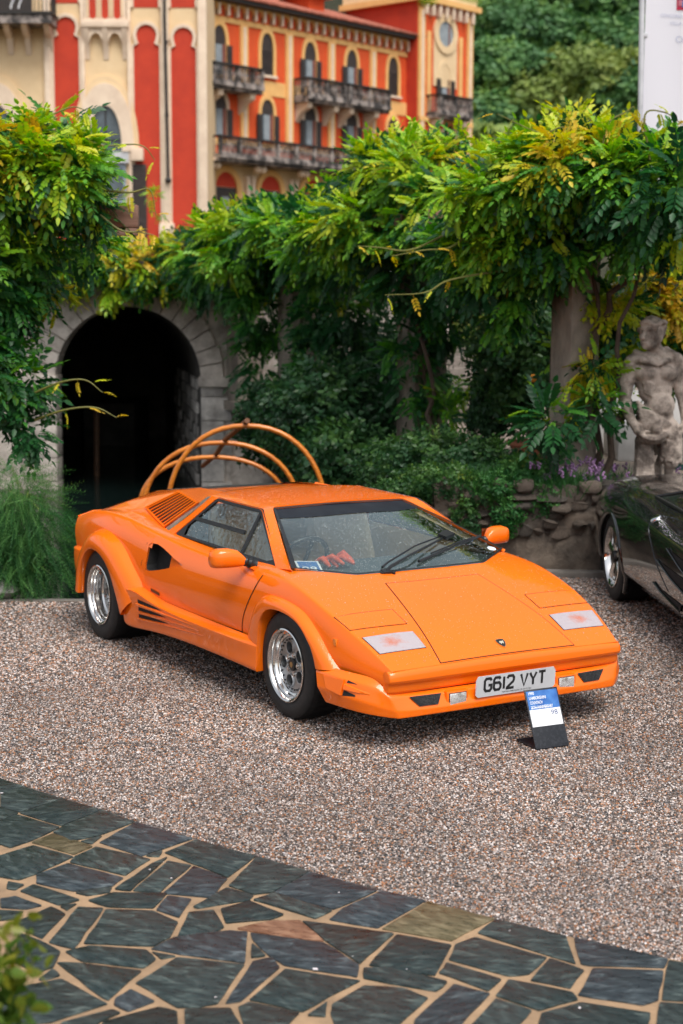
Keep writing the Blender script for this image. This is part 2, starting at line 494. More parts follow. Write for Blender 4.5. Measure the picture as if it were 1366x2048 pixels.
    st = g.nodes.new('GeometryNodeStoreNamedAttribute'); st.data_type = 'FLOAT'; st.domain = 'INSTANCE'; st.inputs['Name'].default_value = 'tone'
    L = g.links.new
    L(gi.outputs[0], dp.inputs['Mesh']); L(na.outputs[0], dp.inputs['Density'])
    L(dp.outputs['Points'], iop.inputs['Points'])
    L(ico.outputs['Mesh'], sm.inputs['Geometry']); L(sm.outputs[0], iop.inputs['Instance'])
    cap = g.nodes.new('GeometryNodeCaptureAttribute')
    L(rs.outputs['Value'], vm.inputs[0]); L(ns.outputs[0], vm.inputs['Scale'])
    L(vm.outputs[0], iop.inputs['Scale'])
    g.nodes.remove(cap)
    er = g.nodes.new('FunctionNodeEulerToRotation')
    L(rr.outputs['Value'], er.inputs[0]); L(er.outputs[0], iop.inputs['Rotation'])
    L(iop.outputs[0], st.inputs['Geometry']); L(rt.outputs[1], st.inputs['Value'])
    L(st.outputs[0], go.inputs[0])
    md = o.modifiers.new('scatter', 'NODES'); md.node_group = g
    return edge_y
edge_y = pebbles()

# flagstone path in front
MAT_GROUT = M('sand_mortar', (0.36, 0.235, 0.135), 0.85, col2=(0.22, 0.145, 0.085), nscale=5, bump=(60, 0.5, 0.004), coords='World')
def slate(name, c1, c2, c3):
    m, n, b = nm(name)
    tc = N(n, 'ShaderNodeTexCoord'); oi = N(n, 'ShaderNodeObjectInfo')
    ro = N(n, 'ShaderNodeVectorRotate'); ro.rotation_type = 'Z_AXIS'
    mr = N(n, 'ShaderNodeMapRange'); mr.inputs[3].default_value = -0.55; mr.inputs[4].default_value = 0.9
    n.links.new(oi.outputs['Random'], mr.inputs[0]); n.links.new(mr.outputs[0], ro.inputs['Angle'])
    n.links.new(tc.outputs['Object'], ro.inputs['Vector'])
    mp = N(n, 'ShaderNodeMapping'); mp.inputs['Scale'].default_value = (3.6, 10, 4)
    n.links.new(ro.outputs[0], mp.inputs[0])
    no = N(n, 'ShaderNodeTexNoise', Scale=3.0, Detail=9.0, Roughness=0.68, Distortion=0.6)
    n.links.new(mp.outputs[0], no.inputs['Vector'])
    n2 = N(n, 'ShaderNodeTexNoise', Scale=5.0, Detail=5.0)
    n.links.new(tc.outputs['Object'], n2.inputs['Vector'])
    cr = N(n, 'ShaderNodeValToRGB')
    cr.color_ramp.elements[0].position = 0.42; cr.color_ramp.elements[0].color = rgba(c1)
    cr.color_ramp.elements[1].position = 0.66; cr.color_ramp.elements[1].color = rgba(c3)
    e = cr.color_ramp.elements.new(0.54); e.color = rgba(c2)
    n.links.new(no.outputs['Fac'], cr.inputs[0])
    h = N(n, 'ShaderNodeHueSaturation')
    m2 = N(n, 'ShaderNodeMapRange'); m2.inputs[3].default_value = 0.65; m2.inputs[4].default_value = 1.35
    ad = N(n, 'ShaderNodeMath'); ad.operation = 'MULTIPLY_ADD'; ad.inputs[1].default_value = 0.7
    n.links.new(n2.outputs['Fac'], ad.inputs[0])
    sb = N(n, 'ShaderNodeMath'); sb.operation = 'MULTIPLY'; sb.inputs[1].default_value = 0.6
    n.links.new(oi.outputs['Random'], sb.inputs[0]); n.links.new(sb.outputs[0], ad.inputs[2])
    n.links.new(ad.outputs[0], m2.inputs[0]); n.links.new(m2.outputs[0], h.inputs['Value'])
    n.links.new(cr.outputs[0], h.inputs['Color']); n.links.new(h.outputs[0], b.inputs['Base Color'])
    rr = N(n, 'ShaderNodeMapRange'); rr.inputs[1].default_value = 0.35; rr.inputs[2].default_value = 0.7; rr.inputs[3].default_value = 0.22; rr.inputs[4].default_value = 0.5
    n.links.new(no.outputs['Fac'], rr.inputs[0]); n.links.new(rr.outputs[0], b.inputs['Roughness']); b.inputs['Specular IOR Level'].default_value = 0.3
    bp = N(n, 'ShaderNodeBump', Strength=0.55, Distance=0.012)
    n.links.new(no.outputs['Fac'], bp.inputs['Height']); n.links.new(bp.outputs[0], b.inputs['Normal'])
    return m
SLATES = [slate('green_slate', (0.014, 0.021, 0.021), (0.030, 0.043, 0.042), (0.088, 0.110, 0.100)),
          slate('blue_slate', (0.015, 0.021, 0.025), (0.032, 0.043, 0.049), (0.090, 0.108, 0.115)),
          slate('dark_slate', (0.010, 0.018, 0.018), (0.022, 0.034, 0.034), (0.07, 0.088, 0.08))]
SLATE_BROWN = slate('brown_slate', (0.12, 0.055, 0.03), (0.19, 0.10, 0.06), (0.26, 0.15, 0.09))
SLATE_OLIVE = slate('olive_slate', (0.06, 0.05, 0.025), (0.11, 0.09, 0.05), (0.18, 0.15, 0.09))

def build_path():
    ex = [(-9.0, 14.0 - .1), (-1.64, 7.43), (-1.13, 6.98), (-0.42, 6.39), (0.15, 5.96), (0.59, 5.66), (1.19, 5.30), (1.8, 4.93), (6.0, 2.4)]
    ex[0] = (-6.5, 11.7)
    vs = [(x, y, 0.005) for x, y in ex] + [(6.0, -3.0, 0.005), (-6.5, -3.0, 0.005)]
    path = mk('flagstone_path', vs, [tuple(range(len(vs)))[::-1]], MAT_GROUT, angle=None)
    tag(path, kind='structure')
    rnd = random.Random(3)
    def stone(poly, mat, inset=0.0012):
        # area-signed, inset, wander the edges a little, round the corners
        P = [Vector((x, y)) for x, y in poly]
        A = sum(a.x * b.y - b.x * a.y for a, b in zip(P, P[1:] + P[:1]))
        if A < 0:
            P.reverse()
        n = len(P)
        Q = []
        for i in range(n):
            a, b, c = P[i - 1], P[i], P[(i + 1) % n]
            d1 = (b - a).normalized(); d2 = (c - b).normalized()
            n1 = Vector((-d1.y, d1.x)); n2 = Vector((-d2.y, d2.x))
            k = n1 + n2
            den = max(0.45, 1 + n1.dot(n2))
            Q.append(b + k / den * inset)
        cx = sum(q.x for q in Q) / n; cy = sum(q.y for q in Q) / n
        R = []
        for i in range(n):
            a, b = Q[i], Q[(i + 1) % n]
            L = (b - a).length
            k = max(2, int(L / 0.07))
            nrm = Vector((-(b - a).y, (b - a).x)).normalized()
            for j in range(k):
                t = j / k
                if j == 0:
                    pa, pb = Q[i - 1], Q[(i + 1) % n]
                    t1 = min(0.005, (a - pa).length * .3); t2 = min(0.005, L * .3)
                    R.append(a + (pa - a).normalized() * t1)
                    R.append(a + (b - a).normalized() * t2)
                else:
                    R.append(a + (b - a) * t + nrm * rnd.uniform(-0.0035, 0.0035))
        tilt = Vector((rnd.uniform(-.006, .006), rnd.uniform(-.006, .006)))
        bm = bmesh.new()
        zt = 0.006 + rnd.uniform(-.001, .001)
        top = [bm.verts.new((p.x - cx, p.y - cy, zt + tilt.dot(p - Vector((cx, cy))))) for p in R]
        ins = [bm.verts.new((v.co.x * .985, v.co.y * .985, v.co.z + 0.0012)) for v in top]
        bot = [bm.verts.new((v.co.x, v.co.y, 0.0)) for v in top]
        m_ = len(R)
        for i in range(m_):
            j = (i + 1) % m_
            bm.faces.new((bot[i], bot[j], top[j], top[i]))
            bm.faces.new((top[i], top[j], ins[j], ins[i]))
        bm.faces.new(ins)
        o = bmo('flagstone', bm, mat, path, 40, loc=(cx, cy, 0.004))
        return o
    for i, p in enumerate(STONES):
        mat = SLATES[[0, 0, 2, 0, 1, 2, 0, 1, 0, 2][i % 10]]
        if i in (10, 55):
            mat = SLATE_OLIVE
        if i == 33:
            mat = SLATE_BROWN
        stone(p, mat)
    # the paving goes on outside the picture
    for gx in range(-12, 12):
        for gy in range(-6, 24):
            x0, y0 = gx * 0.5 + (gy % 2) * .2, gy * 0.4 + 0.1
            c = [(x0 + rnd.uniform(.0, .05), y0), (x0 + .5, y0 + rnd.uniform(0, .05)), (x0 + .5 - rnd.uniform(0, .05), y0 + .4), (x0, y0 + .4 - rnd.uniform(0, .05))]
            cx, cy = x0 + .25, y0 + .2
            def inside(x, y):
                for P in STONES:
                    k = False
                    for (x1, y1), (x2, y2) in zip(P, P[1:] + P[:1]):
                        if (y1 > y) != (y2 > y) and x < (x2 - x1) * (y - y1) / (y2 - y1) + x1:
                            k = not k
                    if k:
                        return True
                return False
            vis = any(inside(cx + .3 * a, cy + .25 * b) for a in (-1, -.5, 0, .5, 1) for b in (-1, -.5, 0, .5, 1)) or (4.3 < cy < 7.6 and abs(cx) < .2142 * cy + .10)
            if vis or any(y > edge_y(x) - 0.02 for x, y in c) or cy < 1.0 or abs(cx) > 3.2:
                continue
            stone(c, SLATES[(gx * 3 + gy) % 3])
build_path()

# ------------------------------------------------------------------ the orange sports car
# local frame: x forward from the front axle, y to the car's left, z up
CAR = empty('sports_car', (0.4435, 9.0586, 0.0), math.radians(-59.2843),
            'bright orange wedge shaped sports car with white number plate, parked on wet gravel', 'car')

def paint_mat():
    m, n, b = nm('orange_paint')
    b.inputs['Base Color'].default_value = (0.86, 0.150, 0.003, 1)
    b.inputs['Roughness'].default_value = 0.42
    b.inputs['Coat Weight'].default_value = 0.9
    b.inputs['Coat Roughness'].default_value = 0.02
    b.inputs['Specular IOR Level'].default_value = 0.08
    # fine rain beads lying on the faces that look up
    ge = N(n, 'ShaderNodeNewGeometry'); tc = N(n, 'ShaderNodeTexCoord')
    vo = N(n, 'ShaderNodeTexVoronoi', Scale=120.0)
    n.links.new(tc.outputs['Object'], vo.inputs['Vector'])
    mr = N(n, 'ShaderNodeMapRange'); mr.inputs[1].default_value = 0.0; mr.inputs[2].default_value = 0.42; mr.inputs[3].default_value = 1; mr.inputs[4].default_value = 0
    n.links.new(vo.outputs['Distance'], mr.inputs[0])
    sp = N(n, 'ShaderNodeSeparateXYZ'); n.links.new(ge.outputs['Normal'], sp.inputs[0])
    m2 = N(n, 'ShaderNodeMapRange'); m2.inputs[1].default_value = 0.35; m2.inputs[2].default_value = 0.99; m2.inputs[3].default_value = 0.02; m2.inputs[4].default_value = 0.5
    n.links.new(sp.outputs['Z'], m2.inputs[0])
    mu = N(n, 'ShaderNodeMath'); mu.operation = 'MULTIPLY'
    n.links.new(mr.outputs[0], mu.inputs[0]); n.links.new(m2.outputs[0], mu.inputs[1])
    bp = N(n, 'ShaderNodeBump', Strength=0.55, Distance=0.002)
    n.links.new(mu.outputs[0], bp.inputs['Height'])
    n.links.new(bp.outputs[0], b.inputs['Coat Normal'])
    return m
PAINT = paint_mat()
BLACK = M('black_trim', (0.008, 0.009, 0.010), 0.35, col2=(0.016, 0.016, 0.017), nscale=20)
GAP = M('panel_gap', (0.01, 0.006, 0.004), 0.8, col2=(0.02, 0.008, 0.004), nscale=9)
RUBBER = M('tyre_rubber', (0.010, 0.011, 0.012), 0.55, col2=(0.020, 0.020, 0.021), nscale=30, bump=(120, 0.25, 0.002))
DARKIN = M('dark_cavity', (0.006, 0.006, 0.007), 0.8, col2=(0.012, 0.012, 0.012), nscale=12)
ALLOY = M('polished_alloy', (0.78, 0.77, 0.75), 0.10, 1.0, col2=(0.70, 0.69, 0.67), nscale=14)
ALLOY_D = M('silver_alloy', (0.50, 0.51, 0.52), 0.34, 1.0, col2=(0.44, 0.45, 0.46), nscale=14)
CHROME = M('chrome', (0.85, 0.85, 0.85), 0.06, 1.0, col2=(0.75, 0.75, 0.75), nscale=10)
LEATHER = M('tan_leather', (0.68, 0.54, 0.33), 0.55, col2=(0.60, 0.46, 0.26), nscale=7, bump=(40, 0.2, 0.01))
DASH = M('dark_dashboard', (0.035, 0.048, 0.050), 0.7, col2=(0.05, 0.065, 0.066), nscale=25)
WHITE_P = M('white_plastic', (0.72, 0.73, 0.74), 0.35, col2=(0.66, 0.68, 0.70), nscale=6)
INK = M('black_lettering', (0.012, 0.012, 0.014), 0.5, col2=(0.02, 0.02, 0.02), nscale=40)

def glass_mat(name, tint, dens, refl=1.0):
    m = bpy.data.materials.new(name); m.use_nodes = True
    n = m.node_tree
    n.nodes.clear()
    out = N(n, 'ShaderNodeOutputMaterial')
    tr = N(n, 'ShaderNodeBsdfTransparent'); tr.inputs[0].default_value = rgba([t ** dens for t in tint])
    gl = N(n, 'ShaderNodeBsdfGlossy'); gl.inputs['Roughness'].default_value = 0.02; gl.inputs[0].default_value = (0.84, 1.0, 0.98, 1)
    fr = N(n, 'ShaderNodeFresnel'); fr.inputs[0].default_value = 1.5
    no = N(n, 'ShaderNodeTexNoise', Scale=28.0, Detail=3.0)
    tc = N(n, 'ShaderNodeTexCoord'); n.links.new(tc.outputs['Object'], no.inputs['Vector'])
    bp = N(n, 'ShaderNodeBump', Strength=0.12, Distance=0.01); n.links.new(no.outputs['Fac'], bp.inputs['Height'])
    n.links.new(bp.outputs[0], gl.inputs['Normal'])
    mu = N(n, 'ShaderNodeMath'); mu.operation = 'MULTIPLY'; mu.inputs[1].default_value = refl; mu.use_clamp = True
    n.links.new(fr.outputs[0], mu.inputs[0])
    mx = N(n, 'ShaderNodeMixShader')
    n.links.new(mu.outputs[0], mx.inputs[0]); n.links.new(tr.outputs[0], mx.inputs[1]); n.links.new(gl.outputs[0], mx.inputs[2])
    n.links.new(mx.outputs[0], out.inputs[0])
    return m
GLASS = glass_mat('tinted_glass', (0.90, 0.97, 0.95), 1.0, 2.5)

# ---- body cage, left half (mirrored); lines a..e run up the side, f..i across the bonnet
ST = [
 # x_side, a(y,z), b, c, d, e
 ('s0', 0.885, (.735, .300), (.752, .335), (.752, .365), (.748, .398), (.740, .423)),
 ('s1', 0.70,  (.760, .300), (.812, .375), (.808, .430), (.792, .493), (.775, .527)),
 ('s2', 0.48,  (.800, .300), (.862, .378), (.856, .470), (.836, .570), (.812, .616)),
 ('s3', 0.232, (.815, .300), (.872, .380), (.868, .500), (.846, .640), (.822, .692)),
 ('s4', 0.00,  (.820, .300), (.880, .382), (.874, .530), (.850, .690), (.820, .748)),
 ('s5', -0.27, (.830, .300), (.884, .388), (.876, .560), (.850, .710), (.806, .768)),
 ('s6', -0.60, (.830, .300), (.886, .390), (.880, .560), (.855, .705), (.806, .762)),
 ('s7', -1.06, (.830, .300), (.888, .392), (.884, .560), (.858, .700), (.808, .758)),
 ('s8', -1.50, (.835, .300), (.895, .395), (.890, .570), (.862, .710), (.810, .772)),
 ('s9', -1.85, (.840, .300), (.905, .405), (.898, .590), (.868, .745), (.815, .806)),
 ('s10', -2.15, (.850, .300), (.915, .420), (.910, .620), (.880, .780), (.822, .842)),
 ('s11', -2.50, (.850, .300), (.920, .430), (.920, .640), (.895, .800), (.832, .868)),
 ('s12', -2.88, (.850, .300), (.915, .430), (.915, .620), (.895, .775), (.838, .848)),
 ('s13', -3.14, (.800, .330), (.870, .450), (.888, .600), (.880, .700), (.845, .765)),
]
TOPF = {'s0': [(.885, .62, .425), (.888, .44, .428), (.885, .21, .432), (.880, 0, .434)],
        's1': [(.70, .66, .530), (.70, .44, .534), (.70, .21, .538), (.70, 0, .540)],
        's2': [(.48, .70, .618), (.48, .44, .619), (.48, .21, .621), (.48, 0, .622)],
        's3': [(.232, .72, .706), (.232, .44, .706), (.232, .21, .698), (.232, 0, .692)],
        's4': [(.00, .74, .768), (.035, .44, .770), (.010, .21, .764), (.000, 0, .760)]}
TOPC = {'s5': (-.184, .735, .802), 's6': (-.60, .728, .786), 's7': (-1.06, .728, .778), 's8': (-1.50, .728, .797), 's9': (-1.85, .722, .812),
        's10': (-2.15, .70, .838), 's11': (-2.50, .70, .868), 's12': (-2.88, .715, .848), 's13': (-3.14, .72, .77)}
V, IDX, F, CR = [], {}, [], {}
def av(key, p):
    IDX[key] = len(V); V.append(p)
for st in ST:
    nme, x = st[0], st[1]
    for ln, (y, z) in zip('abcde', st[2:]):
        xx = x
        if nme == 's13':
            xx = {'a': -2.98, 'b': -3.04, 'c': -3.09, 'd': -3.12, 'e': -3.14}[ln]
        if nme == 's0':
            xx = {'a': .86, 'b': .874, 'c': .878, 'd': .882, 'e': .885}[ln]
        av((nme, ln), (xx, y, z))
    if nme in TOPF:
        for ln, p in zip('fghi', TOPF[nme]):
            av((nme, ln), p)
    if nme in TOPC:
        av((nme, 'f'), TOPC[nme])
names = [s[0] for s in ST]
for p, q in zip(names, names[1:]):
    for l1, l2 in zip('abcd', 'bcde'):
        F.append((IDX[p, l1], IDX[p, l2], IDX[q, l2], IDX[q, l1]))
    F.append((IDX[p, 'e'], IDX[p, 'f'], IDX[q, 'f'], IDX[q, 'e']))
    if p in TOPF and q in TOPF:
        for l1, l2 in zip('fgh', 'ghi'):
            F.append((IDX[p, l1], IDX[p, l2], IDX[q, l2], IDX[q, l1]))
F.append((IDX['s4', 'f'], IDX['s4', 'g'], IDX['s5', 'f']))
for p, q in zip(names, names[1:]):
    ce = 0.62 if p in ('s0', 's1', 's2', 's3') else 0.45
    CR[IDX[p, 'e'], IDX[q, 'e']] = ce
    if p in TOPF and q in TOPF:
        CR[IDX[p, 'g'], IDX[q, 'g']] = 0.55
        CR[IDX[p, 'i'], IDX[q, 'i']] = 0.0
BODY_ME = subsurf('body', V, F, CR, 3, mirror=True)

BVH_V = [v.co.copy() for v in BODY_ME.vertices]
BVH = BVHTree.FromPolygons(BVH_V, [tuple(p.vertices) for p in BODY_ME.polygons])
def on_top(x, y, off=0.0):
    h = BVH.ray_cast(Vector((x, y, 3)), Vector((0, 0, -1)))
    if h[0] is None:
        h = BVH.find_nearest(Vector((x, y, .6)))
    nrm = h[1] if h[1].z > 0 else -h[1]
    return h[0] + nrm * off
def on_side(x, z, s=-1, off=0.0):
    h = BVH.ray_cast(Vector((x, 3 * s, z)), Vector((0, -s, 0)))
    if h[0] is None:
        h = BVH.find_nearest(Vector((x, .9 * s, z)))
    nrm = h[1] if h[1].y * s > 0 else -h[1]
    return h[0] + nrm * off

def smooth_line(pts, k=6):
    """Catmull-Rom through 2D/3D points"""
    P = [np.array(p, float) for p in pts]
    P = [2 * P[0] - P[1]] + P + [2 * P[-1] - P[-2]]
    out = []
    for i in range(1, len(P) - 2):
        for j in range(k):
            t = j / k
            a, b, c, d = P[i - 1], P[i], P[i + 1], P[i + 2]
            out.append(0.5 * ((2 * b) + (c - a) * t + (2 * a - 5 * b + 4 * c - d) * t * t + (3 * b - a - 3 * c + d) * t ** 3))
    out.append(P[-2])
    return [tuple(float(q) for q in v) for v in out]

def in_poly(x, y, poly):
    c = False
    for (x1, y1), (x2, y2) in zip(poly, poly[1:] + poly[:1]):
        if (y1 > y) != (y2 > y) and x < (x2 - x1) * (y - y1) / (y2 - y1) + x1:
            c = not c
    return c

# wheel arches (x, z): where the flare meets the body, and its lip
ARCH_F_OUT = [(-.470, .300), (-.452, .377), (-.405, .480), (-.345, .585), (-.244, .652), (-.068, .660), (.157, .628), (.320, .548), (.430, .465), (.535, .375)]
ARCH_F_IN = [(-.275, .300), (-.268, .389), (-.258, .455), (-.235, .525), (-.144, .590), (.030, .602), (.197, .568), (.319, .483), (.365, .425), (.395, .360)]
ARCH_R_OUT = [(-2.93, .300), (-2.885, .462), (-2.780, .616), (-2.620, .735), (-2.430, .748), (-2.195, .682), (-2.015, .568), (-1.880, .470), (-1.84, .40)]
ARCH_R_IN = [(-2.775, .280), (-2.745, .430), (-2.690, .530), (-2.610, .598), (-2.500, .624), (-2.355, .598), (-2.225, .520), (-2.111, .381), (-2.03, .250)]
def mid_poly(o, i, t=0.45):
    P = [(a[0] * (1 - t) + b[0] * t, a[1] * (1 - t) + b[1] * t) for a, b in zip(smooth_line(o, 3), smooth_line(i, 3))]
    return P + [(P[-1][0], -1), (P[0][0], -1)]
HOLE_F, HOLE_R = mid_poly(ARCH_F_OUT, ARCH_F_IN), mid_poly(ARCH_R_OUT, ARCH_R_IN)

DOOR_FRONT = smooth_line([(-.347, .772), (-.386, .683), (-.443, .586), (-.493, .489), (-.518, .398)], 3)
DOOR = DOOR_FRONT + [(-.80, .392), (-1.2, .394), (-1.6, .398), (-1.925, .412), (-1.90, .60), (-1.87, .735), (-1.80, .792), (-1.5, .762), (-1.06, .747), (-.70, .752)]
INTAKE = [(-1.843, .730), (-1.815, .742), (-1.735, .744), (-1.66, .733), (-1.56, .712), (-1.46, .688), (-1.336, .668), (-1.36, .655), (-1.45, .640), (-1.56, .612), (-1.66, .590), (-1.80, .566), (-1.838, .568), (-1.848, .60)]

def shrink(poly, d):
    P = [Vector(p) for p in poly]
    A = sum(a.x * b.y - b.x * a.y for a, b in zip(P, P[1:] + P[:1]))
    s = 1 if A > 0 else -1
    out = []
    for i in range(len(P)):
        a, b, c = P[i - 1], P[i], P[(i + 1) % len(P)]
        d1 = (b - a).normalized(); d2 = (c - b).normalized()
        k = Vector((-d1.y - d2.y, d1.x + d2.x)) * s
        den = max(0.5, 1 + d1.dot(d2))
        out.append(tuple(b + k / den * d))
    return out

def cut_body():
    bm = bmesh.new(); bm.from_mesh(BODY_ME)
    ds = shrink(DOOR, 0.03)
    kill = []
    for f in bm.faces:
        c = f.calc_center_median()
        if abs(c.y) > .5 and c.z < .8:
            if in_poly(c.x, c.z, HOLE_F) or in_poly(c.x, c.z, HOLE_R):
                kill.append(f); continue
            if abs(c.y) > .79 and all(in_poly(v.co.x, v.co.z, ds) for v in f.verts):
                kill.append(f)
    bmesh.ops.delete(bm, geom=kill, context='FACES')
    return bm
bm = cut_body()
body = bmo('body', bm, PAINT, CAR, 50)

def cdt_patch(name, outer, holes, proj, mat, parent=None, step=0.05, thick=0.006, angle=40, rim=True):
    """fill a 2D outline (with holes) and lay it on the body through proj(u, v)"""
    pts = [Vector(p) for p in outer]; edges = [(i, (i + 1) % len(outer)) for i in range(len(outer))]
    for h in holes:
        k = len(pts); pts += [Vector(p) for p in h]; edges += [(k + i, k + (i + 1) % len(h)) for i in range(len(h))]
    x0, x1 = min(p[0] for p in outer), max(p[0] for p in outer); y0, y1 = min(p[1] for p in outer), max(p[1] for p in outer)
    si = shrink(outer, step * .45); sh = [shrink(h, -step * .4) for h in holes]
    u = x0
    while u < x1:
        v = y0
        while v < y1:
            if in_poly(u, v, si) and not any(in_poly(u, v, h) for h in sh):
                pts.append(Vector((u, v)))
            v += step
        u += step
    ov, oe, of, *_ = geometry.delaunay_2d_cdt(pts, edges, [], 0, 1e-6)
    fs = []
    for f in of:
        cx = sum(ov[i].x for i in f) / len(f); cy = sum(ov[i].y for i in f) / len(f)
        if in_poly(cx, cy, list(outer)) and not any(in_poly(cx, cy, list(h)) for h in holes):
            fs.append(list(f))
    bm = bmesh.new()
    vs = [bm.verts.new(proj(p.x, p.y)) for p in ov]
    for f in fs:
        bm.faces.new([vs[i] for i in f])
    bmesh.ops.delete(bm, geom=[v for v in bm.verts if not v.link_faces], context='VERTS')
    fixn(bm)
    return bm

def grow(poly, d):
    return shrink(poly, -d)

MIR = Matrix.Diagonal((1, -1, 1, 1))
def both(fn):
    """build for the right (s=-1) and the left (s=1) side"""
    for s in (-1, 1):
        fn(s)

def add_rim(bm, dirv):
    """turn the outer borders of a patch inwards so that it has an edge"""
    be = [e for e in bm.edges if e.is_boundary]
    r = bmesh.ops.extrude_edge_only(bm, edges=be)
    for v in [g for g in r['geom'] if isinstance(g, bmesh.types.BMVert)]:
        v.co += Vector(dirv)

# doors, with the air intake let into their rear ends
def door(s):
    nrm = {}
    bm = cdt_patch('door', DOOR, [INTAKE], lambda x, z: on_side(x, z, s, 0.0035), PAINT)
    add_rim(bm, (0, -s * .012, 0))
    d = bmo('door', bm, PAINT, CAR, 40, recalc=False)
    me = d.data
    # dark gap round the door
    g = grow(DOOR, 0.0075)
    gi = shrink(DOOR, 0.02)
    n = len(DOOR)
    vs, fs = [], []
    for k in range(n):
        vs.append(on_side(g[k][0], g[k][1], s, 0.0022)); vs.append(on_side(gi[k][0], gi[k][1], s, 0.0005))
    for k in range(n):
        if k >= n - 5:           # along the shoulder the door runs on into the sill of the window
            continue
        j = (k + 1) % n
        fs.append((2 * k, 2 * k + 1, 2 * j + 1, 2 * j))
    mk('panel_gap', vs, fs, GAP, d, angle=None)
    # intake recess: orange ramp from the front tip, black mouth behind
    I = INTAKE; m_ = len(I)
    vs, fs = [], []
    def depth(x):
        return 0.004 if x > -1.335 else min(0.032, (-1.336 - x) / 0.25 * 0.032) if x > -1.58 else 0.083
    for x, z in I:
        p = on_side(x, z, s, 0.0035)
        vs.append(p); vs.append(p + Vector((0, -s * max(depth(x), .006), 0)))
    for k in range(m_):
        j = (k + 1) % m_
        fs.append((2 * k, 2 * j, 2 * j + 1, 2 * k + 1))
    ramp = [k for k in range(m_) if I[k][0] > -1.58]
    fs.append([2 * k + 1 for k in ramp])
    dark = [f for f in fs[:-1] if all(vs[i].x < -1.54 for i in f)]
    lit = [f for f in fs if f not in dark]
    bm = bmesh.new()
    bv = [bm.verts.new(v) for v in vs]
    for f in lit:
        bm.faces.new([bv[i] for i in f])
    bmesh.ops.delete(bm, geom=[v for v in bm.verts if not v.link_faces], context='VERTS')
    sc_ = bmo('intake_scoop', bm, PAINT, d, None)
    back = [on_side(x, z, s, 0.0035) + Vector((0, -s * .083, 0)) for x, z in I if x < -1.55]
    bm = bmesh.new(); bv = [bm.verts.new(v) for v in vs]
    for f in dark:
        bm.faces.new([bv[i] for i in f])
    bm.faces.new([bm.verts.new(p) for p in back])
    bmesh.ops.delete(bm, geom=[v for v in bm.verts if not v.link_faces], context='VERTS')
    bmesh.ops.remove_doubles(bm, verts=bm.verts[:], dist=.0005)
    bmo('intake_mouth', bm, DARKIN, d, None)
    # small black script plate low on the door
    q = [on_side(x, z, s, 0.006) for x, z in [(-1.752, .462), (-1.625, .450), (-1.625, .430), (-1.752, .442)]]
    mk('name_plate', q, [(0, 1, 2, 3)], BLACK, d, angle=None)
both(door)

# flared wheel arches
def flare(out, inn, y_out, y_lip, name, s, mids):
    O, I = smooth_line(out, 5), smooth_line(inn, 5)
    n = len(O)
    rows = []
    for (ox, oz), (ix, iz) in zip(O, I):
        p0 = on_side(ox, max(oz, .31), s, 0); p0.z = oz; p0.x = ox
        yb = abs(p0.y) - 0.006
        r = [Vector((ox, s * (yb), oz))]
        for t, k in mids:
            r.append(Vector((ox + (ix - ox) * t, s * (yb + (y_lip - yb) * k), oz + (iz - oz) * t)))
        r.append(Vector((ix, s * y_lip, iz)))
        r.append(Vector((ix, s * (y_lip - .012), iz)) + (Vector((ix, 0, iz)) - Vector((ox, 0, oz))).normalized() * .006)
        cx = sum(p[0] for p in I) / n
        r.append(Vector((ix, s * (y_lip - .10), iz)))
        rows.append(r)
    m_ = len(rows[0])
    vs = [p for r in rows for p in r]
    fs = []
    for i in range(n - 1):
        for j in range(m_ - 1):
            fs.append((i * m_ + j, (i + 1) * m_ + j, (i + 1) * m_ + j + 1, i * m_ + j + 1))
    bm = bmesh.new()
    bv = [bm.verts.new(v) for v in vs]
    for f in fs:
        bm.faces.new([bv[i] for i in f])
    a = bmo(name, bm, PAINT, CAR, 32)
    # the dark liner inside
    vs, fs = [], []
    for k in (0, 1):
        for (ix, iz) in I:
            vs.append((ix, s * ((y_lip - .055) if k == 0 else .50), iz + (.0 if k == 0 else .02)))
    for i in range(n - 1):
        fs.append((i, i + 1, n + i + 1, n + i))
    fs.append(tuple(range(n, 2 * n)))
    mk('arch_liner', vs, fs, DARKIN, a, angle=None)
def flares(s):
    flare(ARCH_F_OUT, ARCH_F_IN, .87, .908, 'wheel_arch', s, [(.10, .42), (.22, .66), (.45, .88), (.72, 1.0), (.93, 1.01)])
    flare(ARCH_R_OUT, ARCH_R_IN, .93, .998, 'wheel_arch', s, [(.10, .45), (.22, .70), (.45, .93), (.74, 1.02), (.93, 1.02)])
both(flares)

